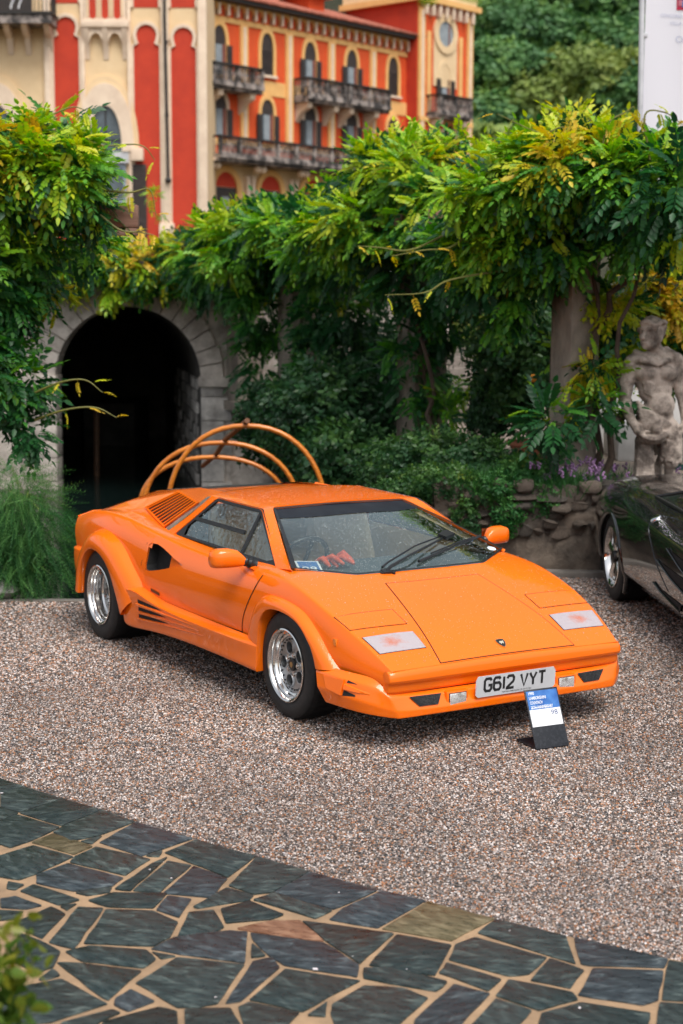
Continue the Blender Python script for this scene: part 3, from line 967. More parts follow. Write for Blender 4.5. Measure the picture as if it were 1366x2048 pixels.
# sills with the three-slat brake intake ahead of the rear wheels
def sill(s):
    X = [(-.268, .380, .880, .358, .912, .922, .210, .0), (-.36, .388, .876, .360, .925, .925, .212, 0), (-.52, .392, .884, .362, .938, .932, .218, 0), (-.90, .393, .884, .362, .948, .938, .222, 0),
         (-1.30, .398, .886, .372, .958, .945, .218, 0), (-1.60, .404, .890, .392, .968, .952, .205, 0), (-1.80, .440, .898, .432, .975, .962, .190, 0), (-1.96, .470, .905, .440, .985, .968, .178, 0), (-2.045, .450, .915, .395, .988, .968, .185, 0), (-2.07, .42, .93, .36, .985, .955, .20, 0)]
    rows = []
    for x, zt, yt, zc, yc, yb, zb, _ in X:
        rows.append([(x, s * yt, zt), (x, s * (yt * .45 + yc * .55), zt - (zt - zc) * .35), (x, s * yc, zc), (x, s * (yc * .85 + yb * .15), zc - .02), (x, s * (yc * .4 + yb * .6 - .004), (zc + zb) / 2), (x, s * yb, zb + .02), (x, s * (yb - .008), zb), (x, s * (yb - .20), zb + .005)])
    m_ = len(rows[0])
    vs = [p for r in rows for p in r]
    fs = [(i * m_ + j, (i + 1) * m_ + j, (i + 1) * m_ + j + 1, i * m_ + j + 1) for i in range(len(rows) - 1) for j in range(m_ - 1)]
    fs.append(tuple(range(m_)))
    cr = {}
    for i in range(len(rows) - 1):
        for j, w_ in ((2, .55), (5, .4), (6, .6)):
            cr[i * m_ + j, (i + 1) * m_ + j] = w_
    for j in range(m_ - 1):
        cr[j, j + 1] = .8
    me = subsurf('sill_skirt', vs, fs, cr, 2)
    me.update()
    bm = bmesh.new(); bm.from_mesh(me)
    k = bmo('sill_skirt', bm, PAINT, CAR, 45)
    # intake: a dark tapering slot with slats standing in it
    tree = BVHTree.FromPolygons([v.co.copy() for v in k.data.vertices], [tuple(p.vertices) for p in k.data.polygons])
    def on(x, z, off):
        h = tree.ray_cast(Vector((x, 3 * s, z)), Vector((0, -s, 0)))
        y = h[0].y if h[0] else s * .96
        return Vector((x, y + s * off, z))
    zr, zf = (.388, .268), (.335, .312)
    lanes = [((.388, .362), (.366, .360)), ((.340, .314), (.344, .339)), ((.292, .268), (.322, .316))]
    ends = [-1.08, -1.00, -.93]
    for (zr_, zf_), xe in zip(lanes, ends):
        P, Q = [], []
        for i in range(9):
            t = i / 8
            x = -1.80 + (xe + 1.80) * t
            P.append(on(x, zr_[0] + (zf_[0] - zr_[0]) * t, .0015)); Q.append(on(x, zr_[1] + (zf_[1] - zr_[1]) * t, .0015))
        # only the mouth is black: the lane shallows out forward into a crease
        vs = P + Q
        fs = [(i, i + 1, 9 + i + 1, 9 + i) for i in range(8)]
        mk('intake_slot', [vs[0], vs[1], vs[2], vs[3].lerp(vs[12], .15), vs[4].lerp(vs[13], .5), vs[9], vs[10], vs[11], vs[12].lerp(vs[3], .15)], [(0, 1, 6, 5), (1, 2, 7, 6), (2, 3, 8, 7), (3, 4, 8)], DARKIN, k, angle=None)
        rmp = []
        for i in range(9):
            t = max(0, (i - 1.2) / 6.8)
            rmp.append((P[i] + Vector((0, s * .001, .0)), (P[i] + Q[i]) / 2 - Vector((0, s * .010 * (1 - t), 0)), Q[i] + Vector((0, s * .001, 0))))
        bm = bmesh.new()
        rv = [[bm.verts.new(p) for p in r] for r in rmp[2:]]
        for a, b in zip(rv, rv[1:]):
            for j in (0, 1):
                bm.faces.new((a[j], b[j], b[j + 1], a[j + 1]))
        bm.free()
    for (za, zb), xe in zip([((.362, .340), (.352, .346)), ((.314, .292), (.331, .325)), ((.268, .250), (.309, .304))], [-1.02, -.95, -.90]):
        rv = []
        for i in range(9):
            t = i / 8
            x = -1.808 + (xe + 1.808) * t
            h0 = za[0] + (zb[0] - za[0]) * t; h1 = za[1] + (zb[1] - za[1]) * t
            o_ = .016 * (1 - t) + .001
            rv.append([on(x, h0, .000), on(x, h0 - .002, o_), on(x, h1 + .004, o_ * .9), on(x, h1, .000)])
        bm = bmesh.new()
        R_ = [[bm.verts.new(p) for p in r] for r in rv]
        for a, b in zip(R_, R_[1:]):
            for j in range(3):
                bm.faces.new((a[j], b[j], b[j + 1], a[j + 1]))
        bm.faces.new(R_[0])
        bmo('intake_slat', bm, PAINT, k, 40)
both(sill)

# nose lip and front bumper
def nose():
    prof = [(.882, .432), (.896, .428), (.907, .412), (.909, .372), (.902, .358), (.893, .354), (.889, .345), (.884, .312), (.874, .298), (.84, .296)]
    ys = [.765, .758, .735, .60, .44, .21, 0, -.21, -.44, -.60, -.735, -.758, -.765]
    rows = []
    for y in ys:
        dx = {.765: -.042, .758: -.016, .735: -.004}.get(abs(y), 0.0)
        dz = -.010 * (abs(y) / .74) ** 2
        k = {.765: .55, .758: .86}.get(abs(y), 1.0)
        rows.append([(x + dx, y * (1.0 if j < 5 else .995), .365 + (z + (dz if j < 3 else 0) - .365) * (k if j in (1, 2, 3, 4) else 1)) for j, (x, z) in enumerate(prof)])
    m_ = len(prof)
    vs = [p for r in rows for p in r]
    fs = [(i * m_ + j, (i + 1) * m_ + j, (i + 1) * m_ + j + 1, i * m_ + j + 1) for i in range(len(rows) - 1) for j in range(m_ - 1)]
    fs += [tuple(range(m_)), tuple(range(len(vs) - m_, len(vs)))[::-1]]
    cr = {}
    for i in range(len(rows) - 1):
        for j, w_ in ((0, .8), (1, .55), (3, .6), (4, .7), (6, .7), (7, .7)):
            cr[i * m_ + j, (i + 1) * m_ + j] = w_
    for j in range(m_ - 1):
        for e in (1, len(rows) - 2):
            cr[e * m_ + j, e * m_ + j + 1] = .6
    me = subsurf('nose_lip', vs, fs, cr, 3)
    bm = bmesh.new(); bm.from_mesh(me)
    return bmo('nose_lip', bm, PAINT, CAR, 50)
nose()

def bumper():
    half = [
     [(.372, .862, .385), (.395, .905, .352), (.440, .922, .275), (.500, .905, .202), (.500, .84, .195)],
     [(.52, .866, .383), (.535, .905, .358), (.575, .917, .273), (.605, .897, .203), (.60, .82, .193)],
     [(.70, .812, .379), (.715, .868, .350), (.725, .884, .266), (.745, .865, .198), (.72, .79, .188)],
     [(.80, .775, .374), (.818, .800, .340), (.836, .812, .245), (.840, .795, .188), (.80, .74, .178)],
     [(.862, .758, .305), (.878, .748, .285), (.896, .722, .214), (.897, .708, .176), (.83, .68, .168)],
     [(.868, .60, .297), (.888, .60, .283), (.918, .60, .214), (.916, .60, .180), (.83, .60, .168)],
     [(.872, .44, .297), (.896, .44, .281), (.927, .44, .214), (.924, .44, .182), (.83, .44, .170)],
     [(.875, .22, .297), (.902, .22, .280), (.935, .22, .216), (.932, .22, .183), (.83, .22, .170)],
     [(.876, .00, .297), (.905, .00, .280), (.938, .00, .217), (.935, .00, .184), (.83, .00, .170)]]
    rows = half + [[(x, -y, z) for x, y, z in r] for r in half[:-1][::-1]]
    m_ = 5
    vs = [p for r in rows for p in r]
    fs = [(i * m_ + j, (i + 1) * m_ + j, (i + 1) * m_ + j + 1, i * m_ + j + 1) for i in range(len(rows) - 1) for j in range(m_ - 1)]
    cr = {}
    for i in range(len(rows) - 1):
        for j, w_ in ((0, .5), (1, .75), (2, .9), (3, .8)):
            cr[i * m_ + j, (i + 1) * m_ + j] = w_
    for i in (4, len(rows) - 5):
        for j in (1, 2, 3):
            cr[i * m_ + j - 0, i * m_ + j + 1 if j < 4 else 0] = .75
    for j in range(m_ - 1):
        cr[j, j + 1] = .7; cr[len(vs) - m_ + j, len(vs) - m_ + j + 1] = .7
    me = subsurf('front_bumper', vs, fs, cr, 3)
    bm = bmesh.new(); bm.from_mesh(me)
    o = bmo('front_bumper', bm, PAINT, CAR, 50)
    tree = BVHTree.FromPolygons([v.co.copy() for v in o.data.vertices], [tuple(p.vertices) for p in o.data.polygons])
    def fr(y, z, off=0.0):
        h = tree.ray_cast(Vector((3, y, z)), Vector((-1, 0, 0)))
        p = h[0] if h[0] else Vector((.9, y, z))
        return p + Vector((off, 0, 0))
    def sd(x, z, s, off=0.0):
        h = tree.ray_cast(Vector((x, 3 * s, z)), Vector((0, -s, 0)))
        p = h[0] if h[0] else Vector((x, s * .88, z))
        return p + Vector((0, s * off, 0))
    GRILLE = M('grille_mesh', (0.010, 0.010, 0.011), 0.6, col2=(0.04, 0.04, 0.04), nscale=90, ramp=(.5, .6), bump=(110, 1.0, 0.004))
    LENS = M('lamp_glass', (0.92, 0.92, 0.90), 0.10, 0.75, col2=(0.45, 0.43, 0.38), nscale=18, ramp=(.5, .62), coat=1.0, bump=(18, .8, .012))
    for s in (-1, 1):
        # grille: black wedge opening with an orange lip round it
        g = [(s * .640, .282), (s * .448, .281), (s * .480, .232), (s * .590, .232)]
        q = [fr(y, z, -.006) for y, z in g]
        G = [fr(y, z, .002) for y, z in g]
        gr = mk('grille', [p + Vector((.0125, 0, 0)) for p in q], [(0, 1, 2, 3)], GRILLE, o, angle=None)
        bm = bmesh.new()
        c = sum((p for p in G), Vector()) / 4
        for k in range(1, 16):       # real mesh bars
            t = k / 16
            b_tube(bm, [G[0].lerp(G[1], t) + Vector((.006, 0, 0)), G[3].lerp(G[2], t) + Vector((.006, 0, 0))], .0012, 4)
        for k in range(1, 6):
            t = k / 6
            b_tube(bm, [G[0].lerp(G[3], t) + Vector((.006, 0, 0)), G[1].lerp(G[2], t) + Vector((.006, 0, 0))], .0012, 4)
        bmo('grille_bars', bm, BLACK, gr, 60)['kind'] = 'stuff'
        # fog lamp in its pod
        yy, zz = s * .357, .239
        pod = box('lamp_pod', (.868, yy - .070, zz - .046), (.920, yy + .070, zz + .048), PAINT, o, .012)
        pod2 = box('lamp_recess', (.900, yy - .056, zz - .037), (.9215, yy + .056, zz + .039), BLACK, o, .004)
        lens = box('fog_lamp', (.905, yy - .052, zz - .034), (.9265, yy + .052, zz + .036), LENS, o, .006)
        # side brake duct: two black slots behind a fin
        for za, zb in (((.352, .338), (.335, .330)), ((.300, .270), (.278, .272))):
            A = [sd(.672 + .012 * (za[0] < .33) * -1, za[0], s, .0025), sd(.735, (za[0] + zb[0]) / 2 - .004, s, .0025), sd(.735, (za[1] + zb[1]) / 2 + .006, s, .0025), sd(.668 + .012 * (za[0] < .33) * -1, za[1], s, .0025)]
            mk('duct_slot', A, [(0, 1, 2, 3)], DARKIN, o, angle=None)
        rv = []
        for i in range(7):
            t = i / 6
            x = .665 + (.80 - .665) * t
            o_ = .014 * (1 - t) + .001
            z0, z1 = .334 - .030 * t, .304 - .012 * t
            rv.append([sd(x, z0, s, 0), sd(x, z0 - .002, s, o_), sd(x, z1 + .003, s, o_), sd(x, z1, s, 0)])
        bm = bmesh.new()
        R_ = [[bm.verts.new(p) for p in r] for r in rv]
        for a, b in zip(R_, R_[1:]):
            for j in range(3):
                bm.faces.new((a[j], b[j], b[j + 1], a[j + 1]))
        bm.faces.new(R_[0])
        bmo('duct_fin', bm, PAINT, o, 40)
        # raised panel ahead of the wheel, ending at the duct
        P = [(.475, .345), (.655, .352), (.652, .270), (.520, .282)]
        q0 = [sd(x, z, s, -.004) for x, z in P]; q1 = [sd(x, z, s, .012 if x > .6 else .003) for x, z in P]
        bm = bmesh.new()
        a = [bm.verts.new(p) for p in q0]; b = [bm.verts.new(p) for p in q1]
        bm.faces.new(b)
        for k in range(4):
            bm.faces.new((a[k], a[(k + 1) % 4], b[(k + 1) % 4], b[k]))
        bmesh.ops.bevel(bm, geom=bm.edges[:], offset=.002, segments=2, affect='EDGES')
        bmo('duct_panel', bm, PAINT, o, 40)
    return o
bumper()

# bonnet lid, lamp covers, indicators: each a panel of its own in a dark gap
def top_panel(name, outline, mat, off, gap=.004, step=.06, parent=CAR, thick=.008):
    bm = cdt_patch(name, outline, [], lambda x, y: on_top(x, y, off), mat, step=step)
    add_rim(bm, (0, 0, -thick))
    o = bmo(name, bm, mat, parent, 40, recalc=False)
    g = grow(outline, gap); gi = shrink(outline, .02)
    n = len(outline)
    vs, fs = [], []
    for k in range(n):
        vs.append(on_top(*g[k], .0019)); vs.append(on_top(*gi[k], .0004))
    for k in range(n):
        j = (k + 1) % n
        fs.append((2 * k, 2 * k + 1, 2 * j + 1, 2 * j))
    mk('panel_gap', vs, fs, GAP, o, angle=None)
    return o
def seg(a, b, n):
    return [(a[0] + (b[0] - a[0]) * k / n, a[1] + (b[1] - a[1]) * k / n) for k in range(n)]
HOOD = seg((.876, -.436), (.148, -.312), 12) + seg((.148, -.312), (.136, 0), 4) + seg((.136, 0), (.148, .312), 4) + seg((.148, .312), (.876, .436), 12) + seg((.876, .436), (.872, 0), 5) + seg((.872, 0), (.876, -.436), 5)
top_panel('bonnet_lid', HOOD, PAINT, .0026, gap=.0055)
LIGHT = None
def indicator_mat():
    m, n, b = nm('frosted_indicator')
    tc = N(n, 'ShaderNodeTexCoord')
    mp = N(n, 'ShaderNodeMapping'); mp.vector_type = 'POINT'
    no = N(n, 'ShaderNodeTexNoise', Scale=26.0, Detail=7.0, Roughness=0.75)
    n.links.new(tc.outputs['Object'], no.inputs['Vector'])
    gr = N(n, 'ShaderNodeAttribute'); gr.attribute_name = 'amber'
    ad = N(n, 'ShaderNodeMath'); ad.operation = 'MULTIPLY_ADD'; ad.inputs[1].default_value = 1.4; ad.inputs[2].default_value = -0.62
    n.links.new(no.outputs['Fac'], ad.inputs[0])
    su = N(n, 'ShaderNodeMath'); su.operation = 'ADD'; su.use_clamp = True
    n.links.new(ad.outputs[0], su.inputs[0]); n.links.new(gr.outputs['Fac'], su.inputs[1])
    cr = N(n, 'ShaderNodeValToRGB')
    cr.color_ramp.elements[0].color = (0.40, 0.35, 0.365, 1); cr.color_ramp.elements[1].color = (0.50, 0.11, 0.03, 1)
    cr.color_ramp.elements[0].position = 0.25; cr.color_ramp.elements[1].position = 1.0
    n.links.new(su.outputs[0], cr.inputs[0]); n.links.new(cr.outputs[0], b.inputs['Base Color'])
    b.inputs['Roughness'].default_value = 0.25; b.inputs['Coat Weight'].default_value = 1.0
    bp = N(n, 'ShaderNodeBump', Strength=0.4, Distance=0.003); vo = N(n, 'ShaderNodeTexVoronoi', Scale=240.0)
    n.links.new(tc.outputs['Object'], vo.inputs['Vector']); n.links.new(vo.outputs['Distance'], bp.inputs['Height']); n.links.new(bp.outputs[0], b.inputs['Normal'])
    return m
IND = indicator_mat()
for s in (-1, 1):
    cover = [(.423, s * .806), (.420, s * .70), (.419, s * .57), (.423, s * .448), (.562, s * .447), (.558, s * .57), (.555, s * .70), (.555, s * .791)]
    top_panel('headlamp_cover', cover, PAINT, .0026, gap=.0048)
    ind = [(.632, s * .762), (.630, s * .66), (.630, s * .55), (.636, s * .456), (.70, s * .456), (.764, s * .457), (.762, s * .55), (.761, s * .66), (.762, s * .738), (.70, s * .75)]
    o = top_panel('indicator', ind, IND, .0045, gap=.004, step=.025)
    a = o.data.attributes.new('amber', 'FLOAT', 'POINT')
    a.data.foreach_set('value', [max(0.0, 1.0 - math.hypot((v.co.x - .69) / .06, (abs(v.co.y) - .62) / .10)) * .85 for v in o.data.vertices])
    # amber side marker
    p = on_side(.483, .512, s, 0)
    box('side_marker', (p.x - .016, p.y - .006, p.z - .018), (p.x + .016, p.y + .008, p.z + .018), M('amber_lens', (0.75, 0.22, 0.01), 0.15, coat=1.0, col2=(0.6, 0.15, 0.01), nscale=60), CAR, .003)

# shield badge on the bonnet
def badge():
    c = on_top(.808, 0, .005); e = on_top(.78, 0, .005)
    xd = Vector((0, 1, 0)); yd = (e - c).normalized()
    mt = frame(c, xd, yd)
    sh = [(-.026, .028), (-.013, .032), (0, .033), (.013, .032), (.026, .028), (.027, .008), (.020, -.014), (.010, -.027), (0, -.034), (-.010, -.027), (-.020, -.014), (-.027, .008)]
    gold = M('gold_edge', (0.75, 0.62, 0.35), 0.25, 1.0, col2=(0.6, 0.5, 0.25), nscale=40)
    o = prism('badge', [mt @ Vector((x, y, -.001)) for x, y in sh], (mt.to_3x3() @ Vector((0, 0, .003))), gold, CAR)
    prism('badge_shield', [mt @ Vector((x * .86, y * .88, .0018)) for x, y in sh], (mt.to_3x3() @ Vector((0, 0, .0012))), BLACK, o)
    bull = [(-.014, .004), (-.010, .012), (-.002, .013), (.006, .011), (.013, .016), (.016, .010), (.012, .003), (.012, -.006), (.006, -.012), (.007, -.003), (.0, -.004), (-.006, -.010), (-.009, -.014), (-.009, -.004)]
    prism('badge_bull', [mt @ Vector((x, y, .0028)) for x, y in bull], (mt.to_3x3() @ Vector((0, 0, .0012))), M('pale_gold', (0.80, 0.74, 0.58), 0.3, 0.6, col2=(.7, .65, .5), nscale=40), o)
badge()

# number plate
def plate():
    tl, tr, br, bl = Vector((.9475, -.262, .352)), Vector((.9475, .262, .352)), Vector((.9400, .262, .238)), Vector((.9400, -.262, .238))
    mt = frame((bl + br + tl + tr) / 4, (0, 1, 0), tl - bl)
    wv, hv = .260, .0565
    c = .014
    out = [(-wv + c, hv), (wv - c, hv), (wv - c * .4, hv - c * .9), (wv, hv - c * 1.6), (wv, -hv + c), (wv - c, -hv), (-wv + c, -hv), (-wv, -hv + c), (-wv, hv - c * 1.6), (-wv + c * .4, hv - c * .9)]
    PL = M('plate_white', (0.56, 0.57, 0.58), 0.35, col2=(0.50, 0.51, 0.53), nscale=5, coat=.4)
    o = prism('number_plate', [mt @ Vector((x, y, -.002)) for x, y in out], mt.to_3x3() @ Vector((0, 0, .004)), PL, CAR)
    # registration drawn as even strokes, condensed
    gl = {'G': [[(1, .82), (.82, 1), (.2, 1), (0, .82), (0, .18), (.2, 0), (.8, 0), (1, .18), (1, .46), (.55, .46)]],
          '6': [[(.95, .85), (.8, 1), (.2, 1), (0, .82), (0, .18), (.2, 0), (.8, 0), (1, .18), (1, .40), (.8, .57), (.0, .57)]],
          '1': [[(.5, 0), (.5, 1)]],
          '2': [[(.02, .80), (.05, .86), (.2, 1), (.8, 1), (1, .84), (1, .64), (.88, .50), (0, .07), (0, 0), (1.02, 0)]],
          'V': [[(0, 1), (.5, 0), (1, 1)]],
          'Y': [[(0, 1), (.5, .45), (1, 1)], [(.5, .45), (.5, 0)]],
          'T': [[(-.02, 1), (1.02, 1)], [(.5, 1), (.5, 0)]]}
    x = -.205
    H, Wd, tk = .066, .043, .0074
    bm = bmesh.new()
    for ch in 'G612 VYT':
        if ch == ' ':
            x += .030; continue
        wd = .010 if ch == '1' else Wd
        for ln in gl[ch]:
            P = [Vector((x + (px if ch != '1' else .5) * wd, -.026 + py * H)) for px, py in ln]
            L_, R_ = [], []
            for i, p in enumerate(P):
                d1 = (p - P[i - 1]).normalized() if i else (P[1] - p).normalized()
                d2 = (P[i + 1] - p).normalized() if i < len(P) - 1 else d1
                n1, n2 = Vector((-d1.y, d1.x)), Vector((-d2.y, d2.x))
                k = (n1 + n2) / max(.7, 1 + n1.dot(n2))
                L_.append(bm.verts.new(mt @ Vector((p.x + k.x * tk, p.y + k.y * tk, .0026)))); R_.append(bm.verts.new(mt @ Vector((p.x - k.x * tk, p.y - k.y * tk, .0026))))
            for i in range(len(P) - 1):
                bm.faces.new((R_[i], R_[i + 1], L_[i + 1], L_[i]))
        x += wd + .0165
    bmo('lettering', bm, INK, o, None)
    m2 = mt @ Matrix.Translation((-.09, -.048, .0026))
    lettering('PORTMAN LAMBORGHINI LTD 071-935 7633', .012, m2, INK, o, width=.19)
plate()

# ---------------------------------------------------------------- cabin
# windscreen on its surround
WS = dict(tl=Vector((-.904, .463, 1.050)), tc=Vector((-.936, 0, 1.054)), bl=Vector((-.184, .735, .805)), k=Vector((.030, .44, .774)), c=Vector((.0, 0, .766)))
def ws_point(u, v):
    """u -1..1 across, v 0..1 from base to top: the curved sheet of the windscreen"""
    a = abs(u); s = 1 if u >= 0 else -1
    y_top = .463 * a; top = WS['tc'].lerp(WS['tl'], a ** 1.6); top = Vector((top.x, y_top, top.z))
    yb = .735 * a
    if yb <= .44:
        b = WS['c'].lerp(WS['k'], yb / .44)
    else:
        b = WS['k'].lerp(WS['bl'], (yb - .44) / (.735 - .44))
    p = b.lerp(top, v)
    p += Vector((.287, 0, .93)) * (.016 * math.sin(math.pi * v) * (1 - .3 * a))
    return Vector((p.x, p.y * s, p.z))
def ws_sheet(name, u0, u1, v0, v1, nu, nv, mat, off, parent):
    vs, fs = [], []
    for j in range(nv + 1):
        for i in range(nu + 1):
            vs.append(ws_point(u0 + (u1 - u0) * i / nu, v0 + (v1 - v0) * j / nv) + Vector((.287, 0, .93)) * off)
    for j in range(nv):
        for i in range(nu):
            a = j * (nu + 1) + i
            fs.append((a, a + 1, a + nu + 2, a + nu + 1))
    return mk(name, vs, fs, mat, parent, 60)
wscreen = ws_sheet('windscreen', -.985, .985, .0, .985, 24, 16, GLASS, -.006, CAR)
SUNSTRIP = M('sun_strip', (0.008, 0.010, 0.015), 0.45, col2=(0.014, 0.018, 0.024), nscale=8, spec=.2)
ws_sheet('sun_strip', -.97, .97, .80, .975, 24, 3, SUNSTRIP, -.0035, wscreen)
for s in (-1, 1):
    ws_sheet('screen_seal', s * .965, s * .998, .0, .992, 1, 16, BLACK, .0005, wscreen)
ws_sheet('screen_seal', -.99, .99, .972, .996, 24, 1, BLACK, .001, wscreen)
ws_sheet('screen_seal', -.99, .99, -.004, .012, 24, 1, BLACK, .001, wscreen)

# roof skin with pillars
def roof():
    vs, fs, cr = [], [], {}
    rows = [
      [(-.934, 0, 1.060), (-.925, .25, 1.060), (-.902, .470, 1.056), (-.848, .566, 1.052)],
      [(-1.20, 0, 1.074), (-1.20, .25, 1.073), (-1.18, .480, 1.067), (-1.15, .568, 1.056)],
      [(-1.50, 0, 1.077), (-1.50, .25, 1.075), (-1.46, .480, 1.069), (-1.452, .566, 1.060)],
      [(-1.74, 0, 1.070), (-1.72, .25, 1.068), (-1.62, .480, 1.066), (-1.540, .560, 1.064)]]
    for r in rows:
        vs += r
    for i in range(3):
        for j in range(3):
            fs.append((i * 4 + j, (i + 1) * 4 + j, (i + 1) * 4 + j + 1, i * 4 + j + 1))
        cr[i * 4 + 2, (i + 1) * 4 + 2] = .35
        cr[i * 4 + 3, (i + 1) * 4 + 3] = 1
    # windscreen pillar: from the roof corner down to the wing
    k = len(vs)
    vs += [(-.545, .604, .930), (-.595, .660, .918), (-.172, .748, .797), (-.330, .752, .782)]
    fs += [(2, 3, k + 1, k), (k, k + 1, k + 3, k + 2)]
    cr.update({(2, 3): .5, (2, k): .6, (k, k + 2): .6, (3, k + 1): .6, (k + 1, k + 3): .6})
    # rear pillar: between the side window and the quarter light
    q = len(vs)
    vs += [(-1.590, .655, .930), (-1.680, .645, .932), (-1.735, .748, .798), (-1.850, .740, .803)]
    fs += [(11, 15, q + 1, q), (q, q + 1, q + 3, q + 2)]
    cr.update({(11, 15): .5, (11, q): .6, (15, q + 1): .6, (q, q + 2): .6, (q + 1, q + 3): .6})
    me = subsurf('roof', vs, fs, cr, 3, mirror=True)
    bm = bmesh.new(); bm.from_mesh(me)
    fixn(bm)
    up = sum(f.normal.z * f.calc_area() for f in bm.faces)
    if up < 0:
        bmesh.ops.reverse_faces(bm, faces=bm.faces[:])
    bmesh.ops.solidify(bm, geom=bm.faces[:], thickness=.018)
    return bmo('roof', bm, PAINT, CAR, 45)
ROOF = roof()

# side windows
def side_window(s):
    A, B, Cc, D = Vector((-.842, .563, 1.050)), Vector((-1.456, .563, 1.056)), Vector((-1.722, .733, .806)), Vector((-.343, .733, .790))
    q = [Vector((p.x, p.y * s, p.z)) for p in (A, B, Cc, D)]
    cx = sum(q, Vector()) / 4
    nrm = (q[1] - q[0]).cross(q[3] - q[0]).normalized()
    if nrm.y * s < 0:
        nrm.negate()
    g = mk('side_window', [p + (cx - p) * .01 - nrm * .006 for p in q], [(0, 1, 2, 3)], GLASS, CAR, angle=None)
    def strip(name, a, b, w_, off=.002):
        d = (b - a).normalized(); n_ = nrm.cross(d) * w_ / 2
        bm = bmesh.new()
        b_prism(bm, [a - n_ + nrm * -.008, b - n_ + nrm * -.008, b + n_ + nrm * -.008, a + n_ + nrm * -.008], nrm * (.008 + off))
        bmo(name, bm, BLACK, g, 30)
    c2 = [p + (cx - p).normalized() * .016 for p in q]
    for i in range(4):
        strip('window_seal', c2[i], c2[(i + 1) % 4], .026 if i != 2 else .016)
    m = lambda x, y, z: Vector((x, y * s, z))
    strip('window_bar', m(-1.575, .655, .918), m(-.905, .655, .911), .024, .004)
    strip('window_bar', m(-.846, .575, 1.030), m(-.808, .728, .800), .030, .005)
    # dark corner at the foot of the pillar
    mk('window_corner', [m(-1.715, .733, .808) + nrm * .0025, m(-1.628, .680, .885) + nrm * .0025, m(-1.605, .732, .806) + nrm * .0025], [(0, 1, 2)], BLACK, g, angle=None)
    mk('window_corner', [m(-.36, .732, .793) + nrm * .0015, m(-.40, .712, .822) + nrm * .0015, m(-.52, .733, .793) + nrm * .0015], [(0, 1, 2)], BLACK, g, angle=None)
both(side_window)

# engine cover, air boxes with louvres, quarter light
def rear(s):
    m = lambda x, y, z: Vector((x, y * s, z))
    LA, LB, LC, LD = m(-1.935, .715, .818), m(-2.410, .640, .893), m(-2.115, .520, 1.030), m(-1.650, .598, 1.006)
    nrm = (LB - LA).cross(LD - LA).normalized()
    if nrm.z < 0: nrm.negate()
    bm = bmesh.new()
    base = [m(-1.93, .735, .80), m(-2.45, .72, .85)]
    # air box shell: side skirt to the wing, top, rear slope
    P = dict(LA=LA, LB=LB, LC=LC, LD=LD, b0=base[0], b1=base[1], t0=m(-1.70, .40, 1.062), t1=m(-2.12, .36, 1.045), r0=m(-2.77, .625, .895), r1=m(-2.90, .335, .945), e0=m(-3.13, .70, .795), e1=m(-3.15, .34, .815),
             w1=m(-2.86, .72, .835), lo=m(-1.60, .50, 1.055))
    W_ = {k: bm.verts.new(v) for k, v in P.items()}
    for f in (['LA', 'b0', 'b1', 'LB'], ['LC', 'LB', 'r0', 'r1'], ['LC', 'r1', 't1'], ['LD', 'LC', 't1', 't0'], ['LD', 't0', 'lo'], ['LB', 'b1', 'w1', 'r0'], ['r0', 'w1', 'e0'], ['r1', 'r0', 'e0', 'e1']):
        bm.faces.new([W_[k] for k in f])
    fixn(bm)
    if sum(f.normal.z for f in bm.faces) < 0:
        bmesh.ops.reverse_faces(bm, faces=bm.faces[:])
    ab = bmo('air_box', bm, PAINT, CAR, 20, recalc=False)
    # louvre: frame, dark mouth, eight slanted slats
    bm = bmesh.new()
    ring = [LA, LB, LC, LD]
    cen = sum(ring, Vector()) / 4
    inn = [p.lerp(cen, .10) for p in ring]
    for i in range(4):
        j = (i + 1) % 4
        b_prism(bm, [ring[i], ring[j], inn[j], inn[i]], nrm * .012)
    fr_ = bmo('louvre_frame', bm, PAINT, ab, 30)
    mk('louvre_mouth', [p + nrm * .003 for p in ring], [(0, 1, 2, 3)], DARKIN, fr_, angle=None)
    dirx = (LB - LA).normalized()
    for k in range(8):
        t = (k + .5) / 8
        a, b = inn[0].lerp(inn[1], t), inn[3].lerp(inn[2], t)
        bm = bmesh.new()
        dz = nrm * .012
        b_prism(bm, [a + dz - dirx * .003, a + dz + dirx * .011, b + dz + dirx * .011, b + dz - dirx * .003], -nrm * .006)
        bmo('louvre_slat', bm, PAINT, fr_, 30)
    # quarter light between louvre and rear pillar
    q = [m(-1.925, .722, .812), m(-1.845, .735, .806), m(-1.535, .560, 1.060), m(-1.60, .565, 1.050)]
    mk('quarter_light', q, [(0, 1, 2, 3)], M('smoked_glass', (0.16, 0.14, 0.12), 0.08, col2=(0.30, 0.27, 0.23), nscale=14, coat=1.0), CAR, angle=None)
both(rear)
deck = mk('engine_cover', [(-1.66, -.42, 1.062), (-1.66, .42, 1.062), (-2.12, .37, 1.035), (-2.12, -.37, 1.035), (-2.90, .34, .940), (-2.90, -.34, .940), (-3.14, .345, .812), (-3.14, -.345, .812)],
          [(0, 1, 2, 3), (3, 2, 4, 5), (5, 4, 6, 7)], PAINT, CAR, 20)
for k in range(6):
    x = -2.22 - k * .11
    z = 1.03 - (k * .11 + .1) * .12
    box('engine_slat', (x - .04, -.30, z - .004), (x + .04, .30, z + .012), BLACK, deck, 0)
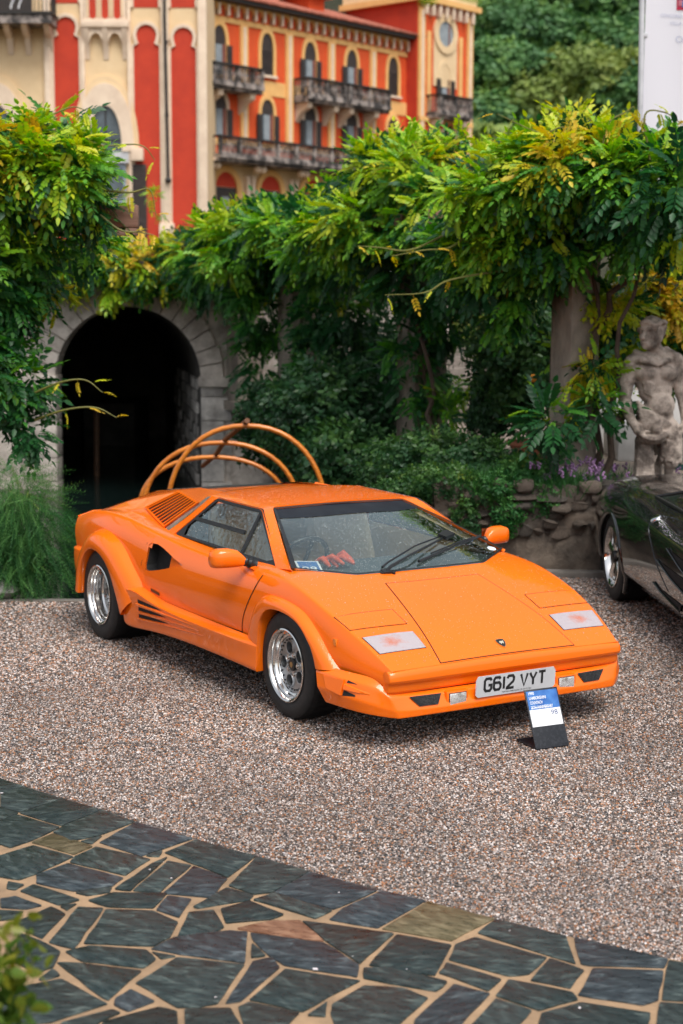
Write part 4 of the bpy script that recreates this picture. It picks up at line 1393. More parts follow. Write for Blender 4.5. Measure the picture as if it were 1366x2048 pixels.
# tail: rear panel, lower valance, rear bumper ends
vs = [(-3.14, -.84, .76), (-3.14, .84, .76), (-3.06, .87, .55), (-3.06, -.87, .55), (-2.99, .82, .34), (-2.99, -.82, .34)]
mk('tail_panel', vs, [(0, 1, 2, 3), (3, 2, 4, 5)], BLACK, CAR, None)
mk('tail_edge', [(-3.13, -.85, .772), (-3.13, .85, .772), (-3.16, .72, .80), (-3.16, -.72, .80), (-3.15, -.80, .70), (-3.15, .80, .70)], [(0, 1, 2, 3), (0, 4, 5, 1)], PAINT, CAR, 30)
def rear_bumper():
    path = [(-2.80, .935), (-2.93, .945), (-3.06, .925), (-3.15, .85), (-3.17, .5), (-3.17, 0)]
    path = path + [(x, -y) for x, y in path[:-1][::-1]]
    rows = []
    for i, (x, y) in enumerate(path):
        e = abs(y) < .9
        rows.append([(x * .998 + .02, y * .95, .575), (x, y, .562), (x + .005, y * 1.005, .44), (x + .05, y * .985, .30), (x + .09, y * .965, .265), (x + .18, y * .9, .265)])
    m_ = 6
    vs = [p for r in rows for p in r]
    fs = [(i * m_ + j, (i + 1) * m_ + j, (i + 1) * m_ + j + 1, i * m_ + j + 1) for i in range(len(rows) - 1) for j in range(m_ - 1)]
    cr = {(i * m_ + j, (i + 1) * m_ + j): .6 for i in range(len(rows) - 1) for j in (0, 1, 4)}
    me = subsurf('rear_bumper', vs, fs, cr, 2)
    bm = bmesh.new(); bm.from_mesh(me)
    bmo('rear_bumper', bm, PAINT, CAR, 50)
rear_bumper()

# underside so that no light comes through
bm = bmesh.new()
b_box(bm, (-2.95, -.60, .17), (.80, .60, .42))
b_box(bm, (-1.95, -.86, .21), (-.32, .86, .36))
b_box(bm, (.36, -.72, .19), (.86, .72, .30))
bmo('underbody', bm, DARKIN, CAR, None, recalc=False)

# interior
bm = bmesh.new()
b_box(bm, (-1.80, -.70, .36), (-.10, .70, .40))
b_box(bm, (-1.84, -.66, .38), (-1.76, .66, .74))
bmo('cabin_floor', bm, DASH, CAR, None, recalc=False)
dash_v = [(-.02, -.60, .742), (-.02, .60, .742), (-.20, .70, .755), (-.20, -.70, .755), (-.52, .66, .760), (-.52, -.66, .760), (-.60, .66, .62), (-.60, -.66, .62), (-.02, .40, .70), (-.02, -.40, .70)]
mk('dashboard', dash_v, [(0, 1, 2, 3), (3, 2, 4, 5), (5, 4, 6, 7)], DASH, CAR, 30)
for s in (-1, 1):
    y0 = s * .34
    bm = bmesh.new()
    b_box(bm, (-1.38, y0 - .22, .42), (-.86, y0 + .22, .56), None, .05)
    mt = Matrix.Translation((-1.36, y0, .50)) @ Matrix.Rotation(math.radians(-22), 4, 'Y')
    b_box(bm, (-.08, -.22, .0), (.06, .22, .44), mt, .05)
    b_box(bm, (-.06, -.12, .40), (.05, .12, .50), mt, .04)
    seat = bmo('seat', bm, LEATHER, CAR, 50, recalc=False)
    door_card = mk('door_card', [(-1.70, s * .715, .80), (-.36, s * .715, .775), (-.40, s * .70, .50), (-1.70, s * .70, .45)], [(0, 1, 2, 3)], LEATHER, CAR, None)
    mk('pillar_trim', [(-.92, s * .452, 1.036), (-.94, s * .43, 1.030), (-.26, s * .69, .78), (-.19, s * .715, .792)], [(0, 1, 2, 3)], LEATHER, CAR, None)
box('centre_tunnel', (-1.75, -.12, .42), (-.55, .12, .68), LEATHER, CAR, .04)
mk('headlining', [(-.95, -.44, 1.03), (-.95, .44, 1.03), (-1.72, .46, 1.04), (-1.72, -.46, 1.04)], [(0, 1, 2, 3)], LEATHER, CAR, None)
box('rear_bulkhead', (-1.74, -.50, .50), (-1.68, .50, .98), LEATHER, CAR, .02)
bm = bmesh.new()
mt = Matrix.Translation((-.72, -.36, .74)) @ Matrix.Rotation(math.radians(-62), 4, 'Y')
pts = [mt @ Vector((.165 * math.cos(a), .165 * math.sin(a), 0)) for a in [2 * math.pi * k / 32 for k in range(33)]]
b_tube(bm, pts, .016, 8, cap=False)
for a in (0.2, math.pi - .2, -math.pi / 2):
    b_tube(bm, [mt @ Vector((0, 0, -.02)), mt @ Vector((.16 * math.cos(a), .16 * math.sin(a), 0))], .014, 6)
bmo('steering_wheel', bm, BLACK, CAR, 60)
# entry card and an orange cloth behind the glass
card = empty('entry_card', (0, 0, 0), 0, 'blue and white card reading 98, inside the windscreen of the orange car', 'card')
card.location = CAR.location; card.rotation_euler = CAR.rotation_euler
c0 = [Vector((-.300, -.64, .818)), Vector((-.265, -.505, .812)), Vector((-.120, -.555, .766)), Vector((-.155, -.690, .772))]
mtc = frame(c0[3], c0[2] - c0[3], c0[0] - c0[3])
wd_, hg_ = (c0[2] - c0[3]).length, (c0[0] - c0[3]).length
box('card_sheet', (0, 0, 0), (wd_, hg_, .002), WHITE_P, card, 0, mtx=mtc)
box('blue_panel', (.012, .012, .0005), (wd_ - .012, hg_ - .012, .0032), M('card_blue', (0.03, 0.10, 0.28), 0.5, col2=(0.05, 0.16, 0.38), nscale=12), card, 0, mtx=mtc)
lettering('98', .085, mtc @ Matrix.Translation((wd_ * .18, hg_ * .14, .0045)), WHITE_P, card, bold=.001, width=wd_ * .62)
def cloth():
    bm = bmesh.new()
    r = random.Random(4)
    for k in range(5):
        a = Vector((-.38 + r.uniform(-.02, .03), -.46 + k * .028, .785))
        b = a + Vector((.12 + r.uniform(-.03, .03), .05 + r.uniform(-.04, .04), -.012 + r.uniform(-.01, .02)))
        mid = (a + b) / 2 + Vector((0, 0, .035 + r.uniform(0, .02)))
        b_tube(bm, [a, a.lerp(mid, .6), mid, mid.lerp(b, .6), b], [.010, .017, .019, .016, .009], 8)
    o = bmo('folded_cloth', bm, M('orange_cloth', (0.70, 0.10, 0.03), 0.8, col2=(0.55, 0.06, 0.02), nscale=18), None, 60)
    o.location = CAR.location; o.rotation_euler = CAR.rotation_euler
    tag(o, 'crumpled red orange cloth lying on the dashboard behind the windscreen', 'cloth')
cloth()
# round permits in the corner of the screen
for (u, v, r_, c) in ((.90, .03, .028, (0.62, 0.70, 0.74)), (.83, .20, .022, (0.10, 0.16, 0.26))):
    p = ws_point(u, v + .03)
    mt = frame(p + Vector((.287, 0, .93)) * -.003, (0, 1, 0), (-.93, 0, .287))
    bm = bmesh.new()
    bm.faces.new([bm.verts.new(mt @ Vector((r_ * math.cos(2 * math.pi * k / 20), r_ * math.sin(2 * math.pi * k / 20), 0))) for k in range(20)])
    bmo('permit_disc', bm, M('permit_paper', c, 0.6, col2=tuple(q * .8 for q in c), nscale=80), wscreen, None)

# wipers
def wipers():
    L = lambda x, y, z, o_: Vector((x, y, z)) + Vector((.287, 0, .93)) * o_
    bm = bmesh.new()
    b_tube(bm, [L(.012, -.226, .757, .012), L(-.010, -.19, .765, .03), L(-.10, .0, .80, .036), L(-.317, .405, .860, .030)], [.012, .010, .007, .006], 6)
    b_tube(bm, [L(-.040, -.222, .776, .012), L(-.06, -.18, .78, .03), L(-.20, .10, .835, .034), L(-.335, .40, .866, .030)], [.008, .006, .005, .005], 6)
    b_box(bm, (-.05, -.03, 0), (.05, .03, .02), frame(L(-.315, .40, .862, .028), (-.4, .85, .12), (-.93, 0, .287)))
    w_ = bmo('wiper_arm', bm, BLACK, CAR, 50)
    bm = bmesh.new()
    b_tube(bm, [L(-.062, .040, .782, .016), L(-.156, .275, .811, .018), L(-.309, .652, .858, .014)], .009, 6)
    b_tube(bm, [L(-.120, .16, .80, .030), L(-.20, .40, .83, .036), L(-.285, .59, .85, .022)], .005, 6)
    bmo('wiper_blade', bm, BLACK, w_, 50)
    bm = bmesh.new()
    for x, y, z in ((.020, -.262, .752), (.03, -.19, .750)):
        b_lathe(bm, [(0, .014), (.010, .012), (.012, 0), (.012, -.01)], 10, frame(L(x, y, z, .008), (0, 1, 0), (-.93, 0, .287)))
    b_box(bm, (-.030, -.022, -.006), (.030, .022, .014), frame(L(.010, -.226, .757, .008), (0, 1, 0), (-.93, 0, .287)), .004)
    bmo('wiper_pivot', bm, BLACK, w_, 50)
wipers()

# door mirrors
def mirror(s):
    m = lambda x, y, z: Vector((x, y * s, z))
    cage_x = [(-.845, .80, .785), ]
    # loft of rounded sections from the stalk outwards
    secs = [(.850, .018, .020, -.525, .805), (.872, .032, .036, -.535, .812), (.90, .046, .050, -.548, .822), (.945, .055, .056, -.560, .826), (1.000, .058, .056, -.568, .826), (1.035, .050, .050, -.572, .822), (1.050, .022, .026, -.574, .818)]
    bm = bmesh.new()
    rings = []
    seg_ = 16
    for y, rx, rz, cx, cz in secs:
        r = []
        for k in range(seg_):
            a = 2 * math.pi * k / seg_
            ca, sa = math.cos(a), math.sin(a)
            pw = .62
            r.append(bm.verts.new(m(cx + rx * math.copysign(abs(ca) ** pw, ca), y, cz + rz * math.copysign(abs(sa) ** pw, sa))))
        rings.append(r)
    for a, b in zip(rings, rings[1:]):
        for k in range(seg_):
            bm.faces.new((a[k], a[(k + 1) % seg_], b[(k + 1) % seg_], b[k]))
    bm.faces.new(rings[0][::-1]); bm.faces.new(rings[-1])
    o = bmo('door_mirror', bm, PAINT, CAR, 60)
    bm = bmesh.new()
    P = [m(-.53, .858, .806), m(-.527, .845, .802), m(-.524, .832, .797), m(-.52, .82, .792), m(-.518, .806, .787), m(-.517, .79, .780)]
    b_tube(bm, P, [.024, .030, .025, .032, .028, .034], 12)
    bmo('mirror_gaiter', bm, BLACK, o, 30)
    bm = bmesh.new()
    b_tube(bm, [m(-.560, .80, .772), m(-.47, .80, .770)], [.03, .03], 12)
    for v in bm.verts:
        v.co.z = .766 + (v.co.z - .771) * .35
    bmo('mirror_foot', bm, PAINT, o, 50)
    g = [m(-.625, .895, .80), m(-.625, 1.03, .80), m(-.625, 1.03, .855), m(-.625, .895, .862)]
    mk('mirror_glass', g, [(0, 1, 2, 3)], CHROME, o, None)
both(mirror)

# ---------------------------------------------------------------- wheels
def ring_holes(bm, R_out, holes, z, depth, mtx):
    """disc with round holes, front face and hole walls"""
    def circ(cx, cy, r, n):
        return [Vector((cx + r * math.cos(2 * math.pi * k / n), cy + r * math.sin(2 * math.pi * k / n), 0)) for k in range(n)]
    loops = [circ(0, 0, R_out, 48)] + [circ(cx, cy, r, 20) for cx, cy, r in holes]
    tris = geometry.tessellate_polygon(loops)
    flat = [p for l in loops for p in l]
    vs = [bm.verts.new(mtx @ Vector((p.x, p.y, z))) for p in flat]
    for t in tris:
        bm.faces.new([vs[i] for i in t])
    k = 48
    for cx, cy, r in holes:
        top = vs[k:k + 20]
        bot = [bm.verts.new(mtx @ Vector((cx + (flat[k + i].x - cx) * .88, cy + (flat[k + i].y - cy) * .88, z - depth))) for i in range(20)]
        for i in range(20):
            bm.faces.new((top[i], top[(i + 1) % 20], bot[(i + 1) % 20], bot[i]))
        k += 20

def wheel(xc, s, R, width, y_face, dish):
    # local: axis +Z outward
    rim_r = .1905
    mt = Matrix.Translation((xc, 0, R - .006)) @ (Matrix.Rotation(math.radians(90), 4, 'X') if s < 0 else Matrix.Rotation(math.radians(-90), 4, 'X'))
    W2 = width
    o_ = y_face
    tyre = [(rim_r + .004, -W2), (R - .03, -W2), (R - .006, -W2 + .012), (R, -W2 + .03), (R, -.034), (R - .004, -.020), (R - .014, -.008), (R - .035, .002), (R - .060, .004), (rim_r + .022, -.001), (rim_r + .012, -.006), (rim_r + .006, -.016), (rim_r + .001, -.03)]
    if abs(R - .303) > .01:
        tyre[4] = (R, -.05)
    T = mt @ Matrix.Translation((0, 0, o_))
    w_ = lathe('wheel', [(r, h) for r, h in tyre], RUBBER, CAR, 64, T, 40, closed=True)
    w_.name = 'tyre'
    # tread blocks
    bm = bmesh.new()
    n = 58
    for row, (z0, z1, sk) in enumerate([(-.050, -.016, .02), (-.100, -.060, -.02), (-.150, -.110, .02)]):
        for k in range(n):
            a0 = 2 * math.pi * (k + .5 * (row % 2)) / n; da = 2 * math.pi / n * .36
            q = []
            for (a, z) in ((a0 - da, z0), (a0 + da, z0), (a0 + da + sk, z1), (a0 - da + sk, z1)):
                rr = R + .0045 if z < -.03 else R - .001
                q.append(T @ Vector((rr * math.cos(a), rr * math.sin(a), z)))
            qi = [T @ (Matrix.Identity(4) @ ((T.inverted() @ p) * 1.0)) for p in q]
            vs = [bm.verts.new(p) for p in q]
            bm.faces.new(vs)
    b_ = bmo('tread', bm, RUBBER, w_, None); tag(b_, kind='stuff')
    # rim: lip, stepped dish
    prof = [(rim_r + .014, -.004), (rim_r + .015, .004), (rim_r + .008, .007), (rim_r + .000, .003), (rim_r - .006, -.006), (rim_r - .008, -.020), (rim_r - .016, -.026), (rim_r - .019, -.034), (rim_r - .021, -dish * .72), (rim_r - .030, -dish * .80), (rim_r - .034, -dish), (rim_r - .060, -dish - .001), (rim_r - .064, -dish + .003)]
    r_ = lathe('rim', prof, ALLOY, CAR, 64, T, 28)
    r_.parent = w_
    bm = bmesh.new()
    RD = rim_r - .030
    holes = []
    for k in range(5):
        a = 2 * math.pi * k / 5 + math.pi / 2 + .33
        holes.append((.098 * math.cos(a), .098 * math.sin(a), .033))
    ring_holes(bm, RD, holes, -dish + .004, .045, T)
    disc = bmo('wheel_disc', bm, ALLOY_D, r_, 30)
    bm = bmesh.new()
    b_lathe(bm, [(0, -dish - .05), (RD, -dish - .05)], 32, T)
    bmo('hub_back', bm, DARKIN, disc, None)
    bm = bmesh.new()
    for cx, cy, r in holes:      # raised collars
        b_lathe(bm, [(r * 1.0, -dish + .003), (r * 1.02, -dish + .013), (r * 1.10, -dish + .014), (r * 1.22, -dish + .003)], 20, T @ Matrix.Translation((cx, cy, 0)))
    bmo('hole_collar', bm, ALLOY_D, disc, 40)['kind'] = 'stuff'
    bm = bmesh.new()
    for k in range(5):
        a = 2 * math.pi * (k + .5) / 5 + math.pi / 2 + .33
        b_lathe(bm, [(.017, -dish + .003), (.016, -dish + .012), (.011, -dish + .012), (.010, -dish + .004), (.008, -dish + .004), (.008, -dish + .018), (0, -dish + .019)], 12, T @ Matrix.Translation((.056 * math.cos(a), .056 * math.sin(a), 0)))
    bmo('wheel_nuts', bm, ALLOY, disc, 40)['kind'] = 'stuff'
    bm = bmesh.new()
    for k in range(30):
        a = 2 * math.pi * k / 30
        b_lathe(bm, [(.0055, -dish + .0), (.005, -dish + .010), (0, -dish + .011)], 6, T @ Matrix.Translation(((rim_r - .048) * math.cos(a), (rim_r - .048) * math.sin(a), 0)))
    bmo('rim_bolts', bm, BLACK, disc, 40)['kind'] = 'stuff'
    lathe('hub_cap', [(.036, -dish + .003), (.036, -dish + .016), (.032, -dish + .019), (0, -dish + .019)], BLACK, disc, 24, T)
    lathe('hub_emblem', [(.016, -dish + .0195), (.016, -dish + .0205), (0, -dish + .0208)], M('brass', (.6, .42, .2), .3, 1.0, col2=(.4, .28, .12), nscale=60), disc, 12, T)
    return w_
for s in (-1, 1):
    wheel(0.0, s, .303, .225, .872, .055)
    wheel(-2.5, s, .311, .335, .955, .125)

# ------------------------------------------------------------------ far buildings
STUCCO_RED = M('red_stucco', (0.52, 0.045, 0.016), 0.8, col2=(0.44, 0.036, 0.014), nscale=1.6, bump=(30, .2, .01))
STUCCO_ORANGE = M('orange_red_stucco', (0.70, 0.092, 0.018), 0.8, col2=(0.60, 0.075, 0.016), nscale=1.6, bump=(30, .2, .01))
STUCCO_CREAM = M('cream_stucco', (0.76, 0.57, 0.34), 0.8, col2=(0.68, 0.49, 0.28), nscale=1.2, bump=(30, .2, .01))
STUCCO_PALE = M('pale_stone_trim', (0.76, 0.61, 0.46), 0.8, col2=(0.66, 0.51, 0.38), nscale=2.5)
STUCCO_AMBER = M('amber_stucco', (0.80, 0.47, 0.17), 0.8, col2=(0.72, 0.40, 0.14), nscale=1.6)
STONE_W = M('weathered_balcony_stone', (0.34, 0.29, 0.26), 0.85, col2=(0.045, 0.04, 0.038), nscale=2.6, ramp=(.40, .56))
SHUTTER = M('dark_shutter', (0.030, 0.024, 0.022), 0.6, col2=(0.05, 0.035, 0.03), nscale=6)
WINGLASS = M('far_window_glass', (0.10, 0.13, 0.15), 0.06, col2=(0.05, 0.065, 0.075), nscale=1.5, spec=.8)
CURTAIN = M('grey_blue_curtain', (0.30, 0.34, 0.36), 0.7, col2=(0.22, 0.25, 0.27), nscale=4)
WINFRAME = M('red_brown_frame', (0.25, 0.09, 0.06), 0.6, col2=(0.18, 0.06, 0.04), nscale=6)
TILE = M('terracotta_tile', (0.42, 0.14, 0.085), 0.8, col2=(0.28, 0.085, 0.055), nscale=7, obj_rand=.25)
IRON = M('black_iron', (0.015, 0.014, 0.014), 0.5, col2=(0.03, 0.026, 0.022), nscale=12)

class Facade:
    def __init__(s, o, d):
        s.o = Vector(o); s.d = Vector(d); s.n = Vector((d[1], -d[0], 0))   # n points out of the wall, to the court
        s.m = Matrix(((s.d.x, s.n.x, 0, s.o.x), (s.d.y, s.n.y, 0, s.o.y), (0, 0, 1, 0), (0, 0, 0, 1)))
    def p(s, t, z, k=0.0):
        return s.o + s.d * t + s.n * k + Vector((0, 0, z))
    def box(s, name, t0, t1, z0, z1, k0, k1, mat, parent, bevel=0):
        return box(name, (t0, k0, z0), (t1, k1, z1), mat, parent, bevel, mtx=s.m)
    def poly(s, name, pts, k0, k1, mat, parent, angle=30):
        return prism(name, [s.p(t, z, k0) for t, z in pts], s.n * (k1 - k0), mat, parent, angle)
    def multi(s, name, boxes, mat, parent, kind=None):
        bm = bmesh.new()
        for t0, t1, z0, z1, k0, k1 in boxes:
            b_box(bm, (t0, k0, z0), (t1, k1, z1), s.m)
        o = bmo(name, bm, mat, parent, 30, recalc=False)
        if kind: o['kind'] = kind
        return o

def ogive(t, z0, zs, w_, h, n=7):
    """pointed arch outline: foot z0, springing zs, half width w_, rise h"""
    L = [(t - w_, z0), (t - w_, zs)]
    for i in range(1, n):
        a = i / n
        L.append((t - w_ * (1 - a ** 1.8), zs + h * (1 - (1 - a) ** 1.9)))
    L.append((t, zs + h))
    for i in range(n - 1, 0, -1):
        a = i / n
        L.append((t + w_ * (1 - a ** 1.8), zs + h * (1 - (1 - a) ** 1.9)))
    return L + [(t + w_, zs), (t + w_, z0)]

def archway(fc, name, inner, outer, k0, k1, mat, parent):
    """band between two outlines with the same number of points"""
    bm = bmesh.new()
    A0 = [bm.verts.new(fc.p(t, z, k0)) for t, z in inner]; A1 = [bm.verts.new(fc.p(t, z, k1)) for t, z in inner]
    B0 = [bm.verts.new(fc.p(t, z, k0)) for t, z in outer]; B1 = [bm.verts.new(fc.p(t, z, k1)) for t, z in outer]
    n = len(inner)
    for i in range(n - 1):
        bm.faces.new((A1[i], A1[i + 1], B1[i + 1], B1[i]))
        bm.faces.new((A0[i], A0[i + 1], A1[i + 1], A1[i]))
        bm.faces.new((B1[i], B1[i + 1], B0[i + 1], B0[i]))
    return bmo(name, bm, mat, parent, 30)

def window(fc, t, z0, zs, zt, w_, parent, shut='open', glass=True, surround=STUCCO_AMBER):
    """pointed window: surround band, dark reveal, curtain and frame, shutters"""
    inn = ogive(t, z0, zs, w_, zt - zs); out = ogive(t, z0, zs, w_ * 1.42, (zt - zs) * 1.32)
    f = archway(fc, 'window', inn, out, .0, .07, surround, parent)
    fc.poly('pane', ogive(t, z0, zs, w_, zt - zs), .004, .012, SHUTTER if shut == 'closed' else WINGLASS, f)
    if shut == 'closed':
        sl = []
        z = z0 + .06
        while z < zs:
            sl.append((t - w_ * .92, t + w_ * .92, z, z + .03, .012, .03)); z += .075
        fc.multi('shutter_slats', sl, SHUTTER, f, 'stuff')
        fc.box('sill', t - w_ * 1.5, t + w_ * 1.5, z0 - .10, z0, .0, .14, STUCCO_PALE, f)
    else:
        fc.box('curtain', t - w_ * .50, t + w_ * .42, z0 + .03, zs - .02, .012, .03, CURTAIN, f)
        fc.box('window_frame', t + w_ * .45, t + w_ * .96, z0, zs, .012, .05, WINFRAME, f)
        fc.poly('fanlight', [(t - w_ * .96, zs + .0), (t + w_ * .96, zs + .0)] + ogive(t, z0, zs, w_ * .95, (zt - zs) * .95)[-3:1:-1], .013, .022, SHUTTER, f)
        for sg in (-1, 1):
            a, b = sorted((t + sg * w_ * 1.02, t + sg * w_ * 1.78))
            sh = fc.box('shutter', a, b, z0, zs - .02, .075, .11, SHUTTER, f)
            fc.multi('shutter_slats', [(a + .03, b - .03, z0 + .08 + q * .075, z0 + .11 + q * .075, .11, .122) for q in range(int((zs - z0 - .15) / .075))], SHUTTER, sh, 'stuff')
    return f

def balcony(fc, t0, t1, z0, zr, dep, parent, brackets=()):
    b = fc.box('balcony', t0, t1, z0 - .16, z0, 0, dep, STONE_W, parent)
    fc.box('rail', t0 - .02, t1 + .02, zr - .07, zr, dep - .16, dep + .03, IRON, b)
    fc.multi('rail_end', [(t0 - .02, t0 + .10, zr - .07, zr, 0, dep - .16), (t1 - .10, t1 + .02, zr - .07, zr, 0, dep - .16)], IRON, b, 'stuff')
    n = max(2, int((t1 - t0) / 1.1) + 1)
    for i in range(n):
        t = t0 + .09 + (t1 - t0 - .18) * i / (n - 1)
        fc.box('post', t - .07, t + .07, z0, zr - .07, dep - .15, dep - .01, STONE_W, b)
    # pierced stone tracery between the posts
    bars = []
    t = t0 + .2
    k = 0
    while t < t1 - .15:
        bars.append((t, t + .045, z0 + .06, zr - .07, dep - .11, dep - .05)); t += .13
    bars += [(t0, t1, z0, z0 + .07, dep - .13, dep - .03), (t0, t1, (z0 + zr) / 2 - .03, (z0 + zr) / 2 + .03, dep - .11, dep - .05)]
    for te in (t0 + .03, t1 - .09):
        for q in range(5):
            bars.append((te, te + .05, z0, zr - .07, .1 + q * .16, .145 + q * .16))
    fc.multi('balustrade', bars, STONE_W, b, 'stuff')
    fc.poly('balcony_edge', [(t0, z0 - .28), (t1, z0 - .28), (t1, z0 - .16), (t0, z0 - .16)], 0, dep - .12, STONE_W, b)
    for t in brackets:
        bm = bmesh.new()
        b_prism(bm, [fc.p(t - .14, z0 - .28, 0), fc.p(t - .14, z0 - .28, dep * .8), fc.p(t - .14, z0 - .50, dep * .74), fc.p(t - .14, z0 - .66, dep * .35), fc.p(t - .14, z0 - 1.05, .02)], fc.d * .28)
        bmo('bracket', bm, STUCCO_PALE, b, 30)
    return b

# ---- the long wing, receding to the right
FW = Facade((-5.352, 64.0, 0.0), (0.65, 0.76, 0.0))
wing = empty('hotel_wing', FW.p(0, 0), 0, 'long orange and red hotel wing with grey balconies, seen receding behind the pergola', 'building')
def wpart(o):
    o.parent = wing; o.matrix_parent_inverse = Matrix.Translation(wing.location).inverted(); return o
class Par:
    pass
def reparent(root, objs):
    inv = Matrix.Translation(root.location).inverted()
    for o in objs:
        o.matrix_parent_inverse = inv
def build_wing():
    f = FW
    made = []
    def K(o):
        made.append(o); return o
    K(f.box('wall', -.6, 13.25, 1.0, 14.25, -6, 0, STUCCO_ORANGE, wing))
    # pale horizontal bands and vertical pilasters
    for z0, z1, k in ((8.62, 8.86, .05), (10.78, 11.36, .03), (13.36, 13.56, .06), (5.2, 8.15, .02)):
        K(f.box('string_course', -.6, 13.22, z0, z1, 0, k, STUCCO_AMBER if z0 > 8.2 else STUCCO_CREAM, wing))
    cs = [.72, 3.46, 6.08, 8.78, 11.63]
    for i in range(5):
        c = cs[i]
        for sg in (-1, 1):
            pass
    ed = [(-.60, -.25)] + [((a + b) / 2 - .21, (a + b) / 2 + .21) for a, b in zip(cs, cs[1:])] + [(12.88, 13.2)]
    for a, b in ed:
        K(f.box('pilaster', a, b, 8.86, 13.36, 0, .10, STUCCO_AMBER, wing))
        K(f.box('pilaster_core', (a + b) / 2 - .07, (a + b) / 2 + .07, 8.9, 13.3, .10, .13, STUCCO_PALE, wing))
    for i, c in enumerate(cs):
        if i in (1, 4):
            K(window(f, c, 11.58, 12.55, 13.25, .36, wing, 'closed'))
        else:
            K(window(f, c, 11.10, 12.50, 13.22, .37, wing, 'open'))
        K(window(f, c, 8.95, 10.02, 10.62, .37, wing, 'open', surround=STUCCO_PALE if i in (0, 2, 3) else STUCCO_AMBER))
    K(balcony(f, -.55, 2.35, 10.92, 11.62, .95, wing, (.1, 1.9)))
    K(balcony(f, 5.0, 7.42, 10.92, 11.62, .95, wing, (5.3, 7.0)))
    K(balcony(f, 7.55, 10.4, 10.92, 11.62, .95, wing, (8.0, 9.7)))
    K(balcony(f, -.5, 10.6, 8.14, 8.83, 1.25, wing, ()))
    # arcade at the foot, with paired round consoles under the long balcony
    for c in (1.0, 3.6, 6.2, 8.8, 11.6):
        def half(r, n=10):
            return [(c - r, 3.0), (c - r, 6.95)] + [(c - r * math.cos(math.pi * i / n), 6.95 + r * math.sin(math.pi * i / n)) for i in range(1, n)] + [(c + r, 6.95), (c + r, 3.0)]
        a = K(archway(f, 'arch', half(.62), half(.86), .02, .12, STUCCO_AMBER, wing))
        f.poly('lunette', [(c - .60, 6.98)] + [(c - .60 * math.cos(math.pi * i / 10), 6.98 + .60 * math.sin(math.pi * i / 10)) for i in range(1, 10)] + [(c + .60, 6.98)], .024, .04, STUCCO_RED, a)
        f.box('door_leaf', c - .6, c + .6, 3.0, 6.96, .024, .05, SHUTTER, a)
        f.box('door_curtain', c - .2, c + .18, 3.0, 6.6, .05, .06, CURTAIN, a)
        for q in (-1.42, -1.12):
            K(f.box('half_column', c + q - .10, c + q + .10, 3.0, 7.5, .0, .22, STUCCO_PALE, wing, .04))
            bm = bmesh.new()
            bmesh.ops.create_icosphere(bm, subdivisions=2, radius=.17, matrix=Matrix.Translation(f.p(c + q, 7.72, .7)))
            b_box(bm, (c + q - .15, 0, 7.86), (c + q + .15, 1.0, 8.0), f.m)
            K(bmo('console', bm, STUCCO_PALE, wing, 40))
    # frieze of little arches under the eaves
    n = 26
    for i in range(n):
        t = -.45 + i * (13.5 / n)
        K(f.box('corbel', t - .055, t + .055, 13.60, 14.06, 0, .22, STUCCO_PALE, wing))
        w_ = 13.5 / n / 2 - .055
        c = t + 13.5 / n / 2
        if i < n - 1:
            pts_i = [(c - w_, 13.62), (c - w_, 13.80)] + [(c - w_ * math.cos(math.pi * q / 6), 13.80 + w_ * math.sin(math.pi * q / 6)) for q in range(1, 6)] + [(c + w_, 13.80), (c + w_, 13.62)]
            pts_o = [(c - w_, 13.62), (c - w_, 14.10)] + [(c - w_ + 2 * w_ * q / 6, 14.10) for q in range(1, 6)] + [(c + w_, 14.10), (c + w_, 13.62)]
            K(archway(f, 'corbel_arch', pts_i, pts_o, 0, .16, STUCCO_AMBER, wing))
    K(f.box('eave', -.7, 13.45, 14.10, 14.26, -.2, .55, IRON, wing))
    # roof with rows of tiles
    bm = bmesh.new()
    b_prism(bm, [f.p(-.7, 14.26, .62), f.p(-.7, 16.0, -5.0), f.p(-.7, 14.26, -5.0)], f.d * 14.2)
    rf = K(bmo('roof', bm, TILE, wing, 30))
    slope = (f.p(0, 16.0, -5.0) - f.p(0, 14.26, .62)).normalized()
    base = None
    for i in range(84):
        t = -.68 + i * .168
        bm = bmesh.new()
        b_tube(bm, [f.p(t, 14.27, .66), f.p(t, 16.01, -5.0)], .062, 6)
        if base is None:
            bmo('tile_row', bm, TILE, rf, 60)
            base = rf.children[0]
        else:
            bm.free()
            c = base.copy(); COL.objects.link(c)
            c.location = f.d * (i * .168); c.parent = rf
    for t in (4.2, 8.0):
        d = K(f.box('dormer', t - .5, t + .5, 14.8, 15.45, -3.4, -1.3, STUCCO_ORANGE, wing))
        bm = bmesh.new()
        b_prism(bm, [f.p(t - .75, 15.45, -1.0), f.p(t + .75, 15.45, -1.0), f.p(t, 15.95, -1.0)], -f.n * 2.4)
        bmo('dormer_roof', bm, TILE, d, 30)
    for o in made:
        o.matrix_parent_inverse = Matrix.Translation(wing.location).inverted()
build_wing()
